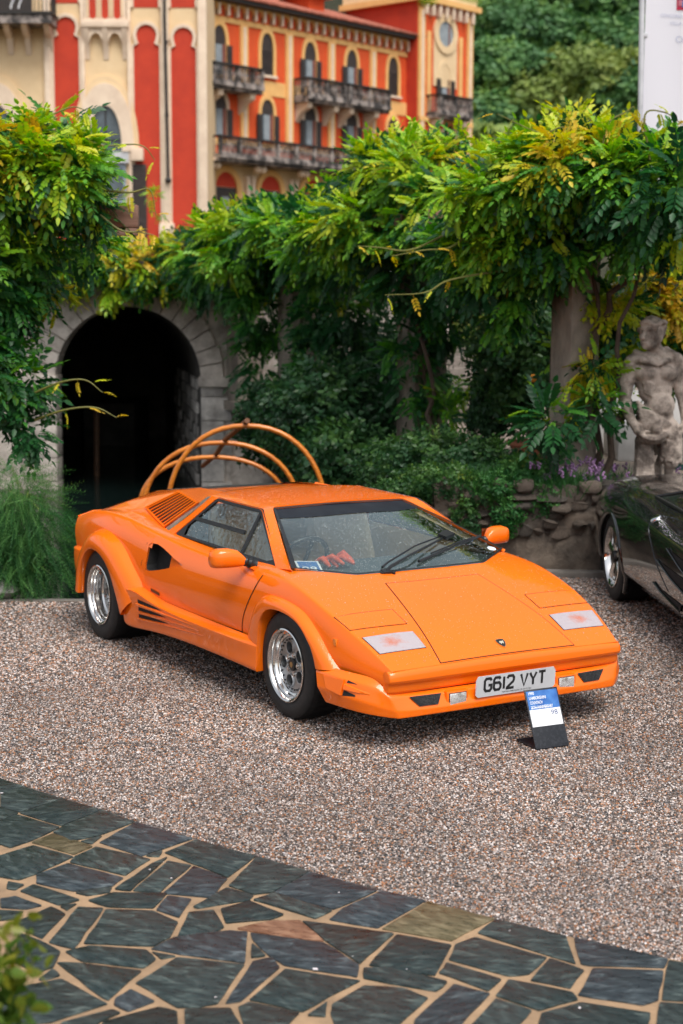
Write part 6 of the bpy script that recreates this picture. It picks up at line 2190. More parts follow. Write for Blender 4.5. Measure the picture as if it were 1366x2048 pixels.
# ------------------------------------------------------------------ foliage
def leaf_mat(name, stops, rough=0.42, transl=0.35, spec=.4):
    m = bpy.data.materials.new(name); m.use_nodes = True
    n = m.node_tree; b = n.nodes['Principled BSDF']; out = n.nodes['Material Output']
    at = N(n, 'ShaderNodeAttribute'); at.attribute_name = 'tone'
    oi = N(n, 'ShaderNodeObjectInfo')
    ad = N(n, 'ShaderNodeMath'); ad.operation = 'ADD'
    n.links.new(at.outputs['Fac'], ad.inputs[0])
    sp = N(n, 'ShaderNodeSeparateColor'); n.links.new(oi.outputs['Color'], sp.inputs[0])
    sb = N(n, 'ShaderNodeMath'); sb.operation = 'SUBTRACT'; sb.inputs[0].default_value = 1.0
    n.links.new(sp.outputs[0], sb.inputs[1]); n.links.new(sb.outputs[0], ad.inputs[1])
    no = N(n, 'ShaderNodeTexNoise', Scale=26.0, Detail=3.0)
    ge = N(n, 'ShaderNodeNewGeometry'); n.links.new(ge.outputs['Position'], no.inputs['Vector'])
    a2 = N(n, 'ShaderNodeMath'); a2.operation = 'MULTIPLY_ADD'; a2.inputs[1].default_value = .20; a2.inputs[2].default_value = -.10
    n.links.new(no.outputs['Fac'], a2.inputs[0])
    a3 = N(n, 'ShaderNodeMath'); a3.operation = 'ADD'; a3.use_clamp = True
    n.links.new(ad.outputs[0], a3.inputs[0]); n.links.new(a2.outputs[0], a3.inputs[1])
    cr = N(n, 'ShaderNodeValToRGB')
    while len(cr.color_ramp.elements) < len(stops):
        cr.color_ramp.elements.new(.5)
    for e, (p, c) in zip(cr.color_ramp.elements, stops):
        e.position = p; e.color = rgba(c)
    n.links.new(a3.outputs[0], cr.inputs[0]); n.links.new(cr.outputs[0], b.inputs['Base Color'])
    b.inputs['Roughness'].default_value = rough; b.inputs['Specular IOR Level'].default_value = spec
    tr = N(n, 'ShaderNodeBsdfTranslucent')
    hs_ = N(n, 'ShaderNodeHueSaturation', Value=1.35, Saturation=1.1); n.links.new(cr.outputs[0], hs_.inputs['Color']); n.links.new(hs_.outputs[0], tr.inputs[0])
    mx = N(n, 'ShaderNodeMixShader'); mx.inputs[0].default_value = transl
    n.links.new(b.outputs[0], mx.inputs[1]); n.links.new(tr.outputs[0], mx.inputs[2]); n.links.new(mx.outputs[0], out.inputs[0])
    return m
LEAF_W = leaf_mat('wisteria_leaf', [(0.0, (0.008, 0.038, 0.018)), (0.28, (0.022, 0.110, 0.028)), (0.46, (0.070, 0.250, 0.026)), (0.64, (0.215, 0.44, 0.020)), (0.82, (0.50, 0.54, 0.020)), (1.0, (0.66, 0.42, 0.04))])
LEAF_D = leaf_mat('dark_shrub_leaf', [(0.0, (0.012, 0.040, 0.020)), (0.45, (0.028, 0.090, 0.032)), (0.8, (0.080, 0.18, 0.036)), (1.0, (0.20, 0.27, 0.04))])
LEAF_F = leaf_mat('feathery_leaf', [(0.0, (0.010, 0.050, 0.020)), (0.5, (0.028, 0.125, 0.032)), (0.85, (0.085, 0.22, 0.04)), (1.0, (0.20, 0.26, 0.05))], .6)
LEAF_T = leaf_mat('tree_leaf', [(0.0, (0.022, 0.072, 0.034)), (0.4, (0.070, 0.175, 0.055)), (0.75, (0.18, 0.30, 0.060)), (1.0, (0.22, 0.22, 0.04))], .6, .25)
LEAF_O = leaf_mat('olive_leaf', [(0.0, (0.07, 0.125, 0.035)), (0.5, (0.19, 0.26, 0.055)), (1.0, (0.34, 0.33, 0.07))], .6, .25)
BARK = M('vine_bark', (0.10, 0.070, 0.050), 0.9, col2=(0.055, 0.038, 0.028), nscale=14, bump=(30, .8, .01), stretch=(1, 1, .3))

def leaflet(b, t, wdt, nrm, fold):
    """pointed leaflet folded along its midrib -> 6 verts, 2 quads"""
    b, t = np.array(b, float), np.array(t, float)
    d = t - b; s = np.cross(d / np.linalg.norm(d), nrm); s /= np.linalg.norm(s)
    up = np.array(nrm) * fold
    v = [b, b + d * .30 + s * wdt + up, b + d * .68 + s * wdt * .8 + up, t, b + d * .68 - s * wdt * .8 + up, b + d * .30 - s * wdt + up]
    return v, [(0, 1, 2, 3), (0, 3, 4, 5)]
def leaf_wisteria(seed=0, n=11, ln=.085, L=.30):
    """a pinnate leaf: paired drooping leaflets along an arching stalk, along +X, up +Z"""
    r = np.random.default_rng(seed)
    V_, F_ = [], []
    for i in range(n):
        k = i // 2
        last = i == n - 1
        t = (k + .7) / (n // 2 + .9)
        x = .06 + (L - .06) * t; z = -.10 * t * t * L / .3
        sg = 1 if i % 2 else -1
        l = ln * (1 - .25 * abs(t - .45)) * r.uniform(.85, 1.15)
        if last:
            b = (L, 0, -.10 * L / .3); tip = (L + l, 0, -.10 * L / .3 - l * .55)
        else:
            b = (x, sg * .004, z); tip = (x + l * .52, sg * l * .74, z - l * r.uniform(.30, .62))
        v, f = leaflet(b, tip, l * .265, (0, 0, 1), l * .06)
        k0 = len(V_); V_ += v; F_ += [tuple(q + k0 for q in g) for g in f]
    k0 = len(V_)
    V_ += [np.array((0, .003, 0)), np.array((0, -.003, 0)), np.array((L, -.001, -.10 * L / .3)), np.array((L, .001, -.10 * L / .3))]
    F_.append((k0, k0 + 1, k0 + 2, k0 + 3))
    return np.array(V_), F_
def leaf_sprig(seed=0, n=6, ln=.06):
    """a twig tip with n simple leaves"""
    r = np.random.default_rng(seed)
    V_, F_ = [], []
    for i in range(n):
        a = i * 2.4; x = .10 * i / n
        d = np.array((r.uniform(.3, .9), math.cos(a), math.sin(a) * .8)); d /= np.linalg.norm(d)
        nr = np.cross(d, (0, math.sin(a), -math.cos(a)));
        nr = nr / max(1e-6, np.linalg.norm(nr))
        v, f = leaflet((x, 0, 0), np.array((x, 0, 0)) + d * ln * r.uniform(.7, 1.2), ln * .26, nr, ln * .06)
        k0 = len(V_); V_ += v; F_ += [tuple(q + k0 for q in g) for g in f]
    return np.array(V_), F_
def leaf_feather(seed=0, L=.45, n=26):
    """a hanging plume of hair-fine needles"""
    r = np.random.default_rng(seed)
    V_, F_ = [], []
    for i in range(n):
        t = (i + .5) / n
        p = np.array((L * t, 0, -.18 * t * t * L))
        a = i * 2.1; l = .075 * (1 - .55 * t) * r.uniform(.7, 1.2)
        d = np.array((.75, math.cos(a), math.sin(a))); d /= np.linalg.norm(d)
        s = np.cross(d, (0.2, .3, 1)); s /= np.linalg.norm(s)
        k0 = len(V_); V_ += [p - s * .0035, p + s * .0035, p + d * l]; F_.append((k0, k0 + 1, k0 + 2))
    k0 = len(V_)
    V_ += [np.array((0, .003, 0)), np.array((0, -.003, 0)), np.array((L, 0, -.18 * L))]; F_.append((k0, k0 + 1, k0 + 2))
    return np.array(V_), F_

def unit(a):
    return a / np.maximum(1e-9, np.linalg.norm(a, axis=-1, keepdims=True))

def bases(dirs, ups):
    x = unit(dirs); y = unit(np.cross(ups, x)); z = np.cross(x, y)
    return np.stack([x, y, z], axis=2)      # columns

def join_leaves(name, protos, pos, B, scale, tone, mat, parent, jitter_tone=.05, kind='stuff'):
    VV, LL, tones, k0 = [], [], [], 0
    lens = []
    N_ = len(pos)
    which = NR.integers(0, len(protos), N_)
    for w_, (pv, pf) in enumerate(protos):
        idx = np.nonzero(which == w_)[0]
        if not len(idx):
            continue
        P = np.einsum('nij,vj->nvi', B[idx], pv) * scale[idx][:, None, None] + pos[idx][:, None, :]
        nv = len(pv)
        VV.append(P.reshape(-1, 3))
        fl = np.concatenate([np.array(f) for f in pf])
        ls = np.array([len(f) for f in pf])
        offs = (np.arange(len(idx)) * nv + k0)
        LL.append((fl[None, :] + offs[:, None]).reshape(-1))
        lens.append(np.tile(ls, len(idx)))
        tv = np.repeat(tone[idx], nv) + np.repeat(NR.uniform(-jitter_tone, jitter_tone, len(idx) * (nv // 2 + 1)), 2)[:len(idx) * nv]
        tones.append(tv)
        k0 += nv * len(idx)
    VV = np.concatenate(VV); LL = np.concatenate(LL); lens = np.concatenate(lens); tones = np.concatenate(tones)
    me = bpy.data.meshes.new(name)
    me.vertices.add(len(VV)); me.vertices.foreach_set('co', VV.astype(np.float32).ravel())
    me.loops.add(len(LL)); me.loops.foreach_set('vertex_index', LL.astype(np.int32))
    me.polygons.add(len(lens)); me.polygons.foreach_set('loop_start', np.concatenate([[0], np.cumsum(lens)[:-1]]).astype(np.int32))
    me.update(calc_edges=True)
    me.attributes.new('tone', 'FLOAT', 'POINT').data.foreach_set('value', np.clip(tones, 0, 1).astype(np.float32))
    o = link(name, me, mat, parent)
    if kind:
        o['kind'] = kind
    return o

def lump(p, ph, f=2.2):
    """slow wandering value -1..1 that makes clumps"""
    return (np.sin(p[:, 0] * f + ph) + np.sin(p[:, 1] * f * 1.3 + ph * 2.1) + np.sin(p[:, 2] * f * 1.7 + ph * 1.7) + np.sin((p[:, 0] + p[:, 2]) * f * 2.3 + ph)) / 4

def blob_points(blobs, ntot, shell=.62, seed=0):
    """points and outward normals over a set of ellipsoids (centre, radii)"""
    r = np.random.default_rng(seed)
    vol = np.array([(b[1][0] * b[1][1] + b[1][1] * b[1][2] + b[1][0] * b[1][2]) * (b[2] if len(b) > 2 else 1) for b in blobs])
    cnt = np.maximum(1, (vol / vol.sum() * ntot).astype(int))
    P, Nn, Dp = [], [], []
    for b, c in zip(blobs, cnt):
        d = unit(r.normal(size=(c, 3)))
        rad = np.where(r.random(c) < shell, r.uniform(.82, 1.06, c), r.uniform(.35, .85, c))
        R3 = np.array(b[1])
        wob = 1 + .16 * lump(d * 2.0 + np.array(b[0]), seed + 1.3, 2.5)
        P.append(np.array(b[0]) + d * R3 * (rad * wob)[:, None]); Nn.append(unit(d / R3)); Dp.append(rad)
    return np.concatenate(P), np.concatenate(Nn), np.concatenate(Dp), r

WPROTO = [leaf_wisteria(s, n_) for s, n_ in ((1, 11), (2, 9), (3, 13), (4, 11))]
SPROTO = [leaf_sprig(s) for s in (1, 2, 3)]
FPROTO = [leaf_feather(s) for s in (1, 2, 3)]
LEAF_ME = []
for pv, pf in WPROTO:
    me = bpy.data.meshes.new('leaf'); me.from_pydata([tuple(v) for v in pv], [], pf); me.update()
    me.materials.append(LEAF_W); LEAF_ME.append(me)

def stems(name, paths, rad, parent, mat=None):
    bm = bmesh.new()
    for p in paths:
        n = len(p)
        b_tube(bm, p, [rad * (1 - .6 * i / (n - 1)) for i in range(n)] if n > 2 else rad, 6)
    o = bmo(name, bm, mat or BARK, parent, 60)
    return o

def wisteria(root_loc, blobs, n, label, seed, trunk, scale=1.0, tone0=.40, top=None, gold=.16, singles=90, tendrils=()):
    t = empty('wisteria', root_loc, 0, label, 'climbing plant', 'wisterias over the pergola')
    inv = Matrix.Translation(root_loc).inverted()
    made = []
    r = np.random.default_rng(seed)
    B_ = [(np.array(b[0]), np.maximum(.10, np.array(b[1]) - .17), b[2] if len(b) > 2 else 1) for b in blobs]
    area = np.array([(q[1][0] * q[1][2] + q[1][1] * q[1][2] + q[1][0] * q[1][1]) * q[2] for q in B_])
    nper = 24
    ncl = np.maximum(2, (area / area.sum() * n * .86 / nper).astype(int))
    C_, Nn_ = [], []
    for q, c in zip(B_, ncl):                      # clumps over the surface of each mass
        d = unit(r.normal(size=(c * 2, 3)) + np.array((0, -.35, .1)))[:c]
        wob = 1 + .18 * lump(d * 2 + q[0], seed + 1.3, 2.5)
        C_.append(q[0] + d * q[1] * (r.uniform(.72, 1.16, c) * wob)[:, None]); Nn_.append(unit(d / q[1]))
    C_ = np.concatenate(C_); Nn_ = np.concatenate(Nn_)
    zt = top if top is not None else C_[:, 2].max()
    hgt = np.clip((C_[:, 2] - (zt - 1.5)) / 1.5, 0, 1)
    ctone = tone0 - .03 + .40 * hgt + .12 * lump(C_, seed * 1.7, 2.6) + r.normal(size=len(C_)) * .11 + .05 * Nn_[:, 2]  # tops toned up: overhead light put into leaf colour, beside yellower young growth
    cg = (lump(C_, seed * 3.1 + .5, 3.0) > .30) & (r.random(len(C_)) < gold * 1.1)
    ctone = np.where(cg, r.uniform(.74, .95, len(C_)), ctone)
    ci = np.repeat(np.arange(len(C_)), nper)
    rnd = unit(r.normal(size=(len(ci), 3)))
    dirs = unit(Nn_[ci] * .75 + rnd * 1.0 + np.array((0, 0, -.12)))
    pos = C_[ci] + dirs * r.uniform(0, .07, len(ci))[:, None] + r.normal(size=(len(ci), 3)) * .035
    ups = unit(np.array((0, 0, 1.0)) + Nn_[ci] * .5 + r.normal(size=pos.shape) * .25)
    sc_ = scale * .74 * r.uniform(.65, 1.25, len(ci))
    tone = ctone[ci] + r.normal(size=len(ci)) * .05
    dep = np.ones(len(ci))
    # inner leaves toned darker: shade within the mass put into their colour
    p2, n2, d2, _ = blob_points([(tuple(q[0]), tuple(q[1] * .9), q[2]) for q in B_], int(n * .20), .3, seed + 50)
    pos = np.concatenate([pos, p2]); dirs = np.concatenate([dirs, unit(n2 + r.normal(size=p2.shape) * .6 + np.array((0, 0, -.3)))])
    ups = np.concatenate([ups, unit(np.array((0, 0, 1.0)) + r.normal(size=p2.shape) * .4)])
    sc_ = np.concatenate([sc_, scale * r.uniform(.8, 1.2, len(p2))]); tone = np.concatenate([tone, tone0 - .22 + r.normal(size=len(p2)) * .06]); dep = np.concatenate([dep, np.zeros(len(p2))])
    B = bases(dirs, ups)
    # the largest leaves turned to the court stay leaves of their own
    front = np.argsort(pos[:, 1] - 3 * (dep > .95) + r.random(len(pos)) * .4)[:singles]
    mask = np.ones(len(pos), bool); mask[front] = False
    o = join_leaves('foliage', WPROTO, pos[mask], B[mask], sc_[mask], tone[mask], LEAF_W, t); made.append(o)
    for i in front:
        me = LEAF_ME[int(r.integers(0, 4))]
        lo = bpy.data.objects.new('leaf', me); COL.objects.link(lo); lo.parent = t
        M4 = np.eye(4); M4[:3, :3] = B[i] * sc_[i]; M4[:3, 3] = pos[i]
        lo.matrix_parent_inverse = inv
        lo.matrix_local = Matrix(M4.tolist())
        q = 1 - float(np.clip(tone[i], 0, 1)); lo.color = (q, q, q, 1)
    if trunk:
        made.append(stems('trunk', trunk, .036, t))
    for td in tendrils:
        P = smooth_line(td, 6)
        bm = bmesh.new(); b_tube(bm, P, [.011 - .008 * k / (len(P) - 1) for k in range(len(P))], 5)
        q = bmo('tendril', bm, M_TENDRIL, t, 60); made.append(q)
        tips = np.array(P[len(P) // 3::4]); 
        if len(tips) > 1:
            dd = unit(r.normal(size=tips.shape) + np.array((0, 0, -.6))); uu = np.tile((0, 0, 1.0), (len(tips), 1))
            made.append(join_leaves('young_leaves', WPROTO, tips, bases(dd, uu + r.normal(size=uu.shape) * .2), np.full(len(tips), .45) * r.uniform(.7, 1.2, len(tips)), r.uniform(.8, 1.0, len(tips)), LEAF_W, t))
    for o in made:
        o.matrix_parent_inverse = inv
    return t
M_TENDRIL = M('green_tendril', (0.17, 0.16, 0.035), 0.6, col2=(0.12, 0.13, 0.03), nscale=20)

def twist(a, b, n=8, amp=.06, seed=0):
    r = random.Random(seed)
    a, b = Vector(a), Vector(b)
    return [a.lerp(b, i / n) + Vector((r.uniform(-amp, amp), r.uniform(-amp, amp), 0)) for i in range(n + 1)]

wisteria((2.0, 14.2, TZ), [
    (((2.281, 13.6, 3.368)), (.95, .8, .42), 1.2), (((1.848, 13.8, 3.375)), (.75, .8, .40), 1.2), (((1.556, 14.2, 3.139)), (.75, .9, .55), 1.2), (((2.625, 13.2, 3.177)), (.75, .8, .50), 1.2),
    (((1.983, 13.6, 3.626)), (.34, .4, .26), 1.6), (((1.405, 14.4, 2.897)), (.60, .7, .55), 1), (((1.743, 13.9, 2.834)), (.55, .6, .40), 1), (((1.421, 14.5, 2.458)), (.50, .55, .42), 1), (((1.134, 14.9, 2.691)), (.45, .6, .45), 1),
    (((2.588, 13.6, 2.866)), (.40, .5, .25), .8), (((3.093, 13.6, 2.867)), (.4, .6, .4), .8)],
    5200, 'large wisteria over the pergola above the statue and the stone pillar', 3, [twist((2.28, 14.15, TZ), (2.18, 14.1, 2.85), seed=1), twist((1.85, 14.4, TZ), (1.9, 14.3, 2.85), seed=2), twist((2.2, 14.1, 2.0), (2.65, 13.7, 3.0), seed=5)],
    1.0, .41, 3.9, .16, 260,
    [[((0.902, 14.2, 2.887)), ((0.583, 13.9, 2.745)), ((0.322, 13.8, 2.762)), ((0.129, 13.7, 2.771))], [((1.148, 14.0, 2.922)), ((0.92, 13.8, 2.764)), ((0.702, 13.7, 2.739)), ((0.423, 13.6, 2.685))],
     [((1.404, 13.9, 2.578)), ((0.917, 13.7, 2.488)), ((0.7, 13.6, 2.381)), ((0.36, 13.5, 2.358))], [((1.94, 13.3, 3.536)), ((1.814, 13.3, 3.715)), ((1.611, 13.3, 3.674)), ((1.262, 13.3, 3.821))],
     [((2.075, 13.1, 3.398)), ((2.128, 13.1, 3.714)), ((2.266, 13.1, 3.812)), ((2.337, 13.1, 3.863))], [((2.458, 13.0, 3.43)), ((2.408, 13.0, 3.781)), ((2.567, 13.0, 3.801)), ((2.713, 13.0, 3.704))]])
wisteria((2.3, 14.0, TZ), [
    (((2.309, 14.4, 2.326)), (.34, .35, .26), 1), (((2.524, 14.7, 2.055)), (.34, .3, .38), .9), (((3.011, 15.0, 2.33)), (.45, .4, .5), 1), (((2.624, 14.8, 1.502)), (.28, .3, .4), .5), (((1.8, 13.6, 1.284)), (.36, .32, .28), 1.6), (((2.154, 13.7, 1.407)), (.24, .26, .26), 1.0), (((2.451, 14.3, 2.238)), (.30, .3, .26), 1.1),
    (((2.124, 14.6, 1.874)), (.25, .2, .3), .4), (((2.183, 13.8, 1.746)), (.20, .2, .16), .9), (((3.139, 15.1, 1.864)), (.4, .3, .5), .8)],
    1500, 'loose wisteria shoots hanging round the pillar and behind the statue', 8, [twist((2.3, 14.0, TZ), (2.5, 13.8, 2.6), seed=11), twist((2.45, 13.95, 1.3), (1.85, 13.75, 1.25), 6, .05, 12)], .95, .42, 2.4, .14, 180)
wisteria((0.9, 17.2, TZ), [
    (((0.968, 17.0, 3.619)), (.95, 1.0, .45), 1.2), (((0.569, 17.6, 3.676)), (.75, 1.0, .40), 1.2), (((0.453, 17.2, 3.174)), (.85, 1.0, .55), 1.2), (((1.077, 16.2, 3.173)), (.7, .9, .55), 1.1), (((-0.027, 18.4, 3.097)), (.75, 1, .50), 1.2),
    (((0.81, 16.8, 2.693)), (.60, .7, .50), 1), (((0.942, 17.2, 2.121)), (.48, .5, .60), 1), (((0.791, 17.3, 1.475)), (.52, .5, .55), 1.1), (((0.303, 17.6, 2.765)), (.6, .7, .45), .9), (((-0.259, 18.8, 2.798)), (.6, .7, .45), .8), (((1.062, 16.8, 1.13)), (.30, .3, .28), .8)],
    4600, 'wisteria over the middle of the pergola, hanging to the ground round a pillar', 5, [twist((.95, 17.0, TZ), (.9, 17.0, 2.8), seed=3), twist((1.0, 16.7, TZ), (.8, 16.9, 2.4), seed=4)], 1.05, .43, 4.05, .20, 110)
wisteria((-.6, 20.5, TZ), [
    (((-0.585, 20.0, 3.229)), (.95, 1.1, .42), 1.2), (((-1.211, 21.2, 3.136)), (.9, 1.1, .40), 1.2), (((-1.782, 22.6, 3.006)), (.7, 1.0, .38), 1.1), (((-0.795, 20.6, 2.974)), (1.0, 1, .50), 1), (((-1.463, 22.0, 2.751)), (.75, .9, .50), 1), (((-1.007, 21.0, 2.278)), (.60, .6, .65), 1),
    (((-1.075, 21.0, 1.562)), (.42, .45, .65), .9), (((-0.337, 20.0, 2.341)), (.5, .6, .55), .8), (((-0.269, 19.6, 1.794)), (.42, .5, .6), .8), (((0.035, 19.0, 2.103)), (.35, .5, .6), .6)],
    4000, 'farther wisteria over the pergola, right of the arch', 11, [twist((-.5, 20.3, TZ), (-.5, 20.3, 2.8), seed=6)], 1.1, .44, 3.95, .18, 60)
wisteria((-3.6, 24.3, 2.55), [
    (((-2.218, 23.5, 2.927)), (.85, .7, .36), 1), (((-2.802, 23.5, 2.781)), (.75, .6, .34), 1), (((-3.434, 23.6, 2.926)), (.65, .6, .34), 1), (((-4.092, 23.8, 2.857)), (.8, .6, .40), 1), (((-1.905, 23.2, 2.563)), (.38, .4, .42), .9), (((-3.366, 23.6, 2.579)), (.32, .3, .12), .7), (((-4.869, 24.0, 2.933)), (.9, .6, .5), 1)],
    2300, 'low wisteria trailing over the top of the boathouse wall', 13, [twist((-3.6, 24.4, 2.55), (-2.4, 24.0, 3.0), seed=7)], 1.1, .44, 3.3, .24, 40)
wisteria((-3.75, 13.4, -.5), [
    (((-2.363, 12.9, 3.31)), (.62, .6, .40), 1.3), (((-2.721, 13.1, 3.345)), (.6, .6, .40), 1.2), (((-2.125, 12.9, 3.291)), (.27, .5, .32), 1.2), (((-2.215, 13.0, 3.632)), (.24, .3, .14), 1.2), (((-2.046, 13.0, 3.024)), (.20, .35, .25), 1), (((-2.612, 13.3, 2.797)), (.46, .5, .40), .9), (((-2.556, 13.4, 2.472)), (.28, .4, .30), .8),
    (((-2.808, 13.2, 2.306)), (.34, .4, .5), .9), (((-2.722, 13.0, 1.579)), (.36, .35, .42), 1.0), (((-2.777, 13.2, 1.898)), (.2, .25, .3), .7), (((-2.958, 12.8, 2.461)), (.4, .5, .9), .9), (((-2.568, 13.0, 1.212)), (.22, .25, .14), .6), (((-2.285, 13.8, 2.734)), (.35, .3, .22), .7), (((-2.936, 12.8, 3.281)), (.6, .6, .6), 1)],
    4300, 'lush wisteria hanging from the left pergola, nearest the quay', 17, [twist((-3.45, 13.1, -.6), (-3.2, 13.1, 2.9), seed=8), twist((-3.3, 13.3, -.6), (-2.9, 13.0, 2.9), seed=9)], .95, .46, 3.95, .17, 260,
    [[((-2.521, 12.9, 1.544)), ((-2.259, 12.8, 1.651)), ((-2.058, 12.8, 1.671)), ((-1.919, 12.8, 1.572))], [((-2.485, 12.9, 1.342)), ((-2.223, 12.8, 1.431)), ((-1.981, 12.8, 1.451)), ((-1.81, 12.8, 1.371))], [((-1.916, 12.8, 2.973)), ((-1.76, 12.8, 2.857)), ((-1.602, 12.8, 2.838)), ((-1.491, 12.8, 2.818))],
     [((-2.102, 12.8, 3.63)), ((-1.907, 12.8, 3.515)), ((-1.593, 12.8, 3.516)), ((-1.476, 12.8, 3.401))], [((-2.596, 12.7, 3.465)), ((-2.357, 12.7, 3.676)), ((-2.121, 12.7, 3.79)), ((-2.005, 12.7, 3.772))], [((-1.913, 12.8, 3.167)), ((-1.677, 12.8, 3.149)), ((-1.519, 12.8, 3.169)), ((-1.474, 12.8, 2.974))]])

def shrub(name, root, blobs, n, protos, mat, label, seed, scale=1.0, tone0=.4, cat='shrub', droop=.2, group=None, stem=None, shell=.6):
    t = empty(name, root, 0, label, cat, group)
    inv = Matrix.Translation(root).inverted()
    pos, nrm, dep, r = blob_points(blobs, n, shell, seed)
    dirs = unit(nrm + np.array((0, 0, -droop)) + r.normal(size=pos.shape) * .4)
    ups = unit(np.array((0, 0, 1.0)) + nrm * .3 + r.normal(size=pos.shape) * .4)
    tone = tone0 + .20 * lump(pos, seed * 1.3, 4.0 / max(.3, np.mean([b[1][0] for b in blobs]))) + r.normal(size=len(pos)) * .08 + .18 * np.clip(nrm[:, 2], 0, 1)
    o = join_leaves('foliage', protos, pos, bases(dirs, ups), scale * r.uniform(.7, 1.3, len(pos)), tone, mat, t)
    o.matrix_parent_inverse = inv
    rz = Vector(root)
    P = []
    for b in blobs[:4]:
        P.append(twist(rz, Vector(b[0]), 5, .03, seed))
    s_ = stems('stems' if stem is None else stem, P, .03, t); s_.matrix_parent_inverse = inv
    return t
def gp(u, v, y):
    return None
shrub('shrub', ((-0.129, 17.5, 0.694)), [(((-0.185, 17.6, 0.906)), (.55, .6, .75)), (((0.204, 17.8, 1.004)), (.5, .5, .65)), (((-0.477, 18.2, 0.917)), (.45, .5, .55)), (((0.036, 16.8, 0.598)), (.5, .5, .4))], 2600, SPROTO, LEAF_D, 'dark bushy shrub on the dock bank behind the roof of the orange car', 21, 1.35, .36)
shrub('shrub', ((0.862, 14.6, 0.494)), [(((0.802, 14.4, 0.792)), (.42, .4, .32)), (((0.545, 14.8, 0.703)), (.38, .4, .34)), (((1.134, 14.6, 0.842)), (.34, .4, .20)), (((1.378, 14.5, 0.852)), (.22, .3, .16)), (((0.833, 14.1, 0.554)), (.25, .2, .22))], 2300, SPROTO, LEAF_D, 'low spreading shrub on top of the rubble wall, left of the flowers', 22, .9, .44, droop=.1)
shrub('clipped_bush', ((1.514, 16.5, 0.788)), [(((1.503, 16.6, 1.119)), (.17, .17, .27))], 700, SPROTO, LEAF_D, 'small clipped dome shaped bush beside the path', 23, .6, .40, shell=.9)
shrub('shrub', ((0.453, 18.8, 0.579)), [(((0.63, 18.9, 1.165)), (.5, .5, .7)), (((0.341, 19.4, 1.498)), (.5, .5, .8)), (((-0.768, 19.8, 0.798)), (.5, .5, .5))], 1900, SPROTO, LEAF_D, 'dark green shrub in the shade under the pergola', 24, 1.5, .30)
shrub('citrus_tree', ((1.929, 16.3, 0.961)), [(((1.77, 16.4, 1.876)), (.42, .5, .60)), (((2.006, 16.2, 1.629)), (.36, .4, .5)), (((1.696, 16.6, 1.405)), (.3, .4, .45))], 1700, SPROTO, LEAF_D, 'small citrus tree with orange fruit behind the stone pillar', 25, 1.2, .50, 'tree', stem='trunk')
shrub('shrub', ((2.638, 26.0, 2.053)), [(((2.158, 26.0, 1.648)), (.8, .6, .5)), (((2.539, 25.0, 1.906)), (.5, .6, .8)), (((0.64, 27.0, 1.62)), (1.0, .6, .9)), (((0.311, 28.0, 2.461)), (.8, .6, .6))], 1600, SPROTO, LEAF_O, 'sunlit yellow green shrub seen through the gaps of the pergola', 26, 1.8, .6)
shrub('feathery_shrub', ((-2.658, 12.6, -0.042)), [(((-2.62, 12.5, 0.698)), (.34, .3, .30)), (((-2.456, 12.45, 0.506)), (.28, .25, .32)), (((-2.864, 12.5, 0.418)), (.35, .3, .40)), (((-2.352, 12.5, 0.259)), (.20, .2, .26)), (((-2.611, 12.4, 0.194)), (.3, .2, .25))], 3600, FPROTO, LEAF_F, 'feathery green shrub drooping at the left end of the quay', 27, .55, .58, droop=.8)
# fruit
FR = M('orange_fruit', (0.72, 0.30, 0.02), 0.5, col2=(0.62, 0.22, 0.02), nscale=20, bump=(120, .3, .002))
ct = bpy.data.objects['citrus_tree']
for p in [((1.543, 15.9, 1.907)), ((1.889, 15.8, 1.561)), ((1.589, 16.0, 2.133)), ((1.763, 15.9, 2.085))]:
    bm = bmesh.new(); bmesh.ops.create_icosphere(bm, subdivisions=2, radius=.038, matrix=Matrix.Translation(p) @ Matrix.Diagonal((1, 1, 1.15, 1)))
    o = bmo('fruit', bm, FR, ct, 60); o.matrix_parent_inverse = Matrix.Translation(ct.location).inverted()

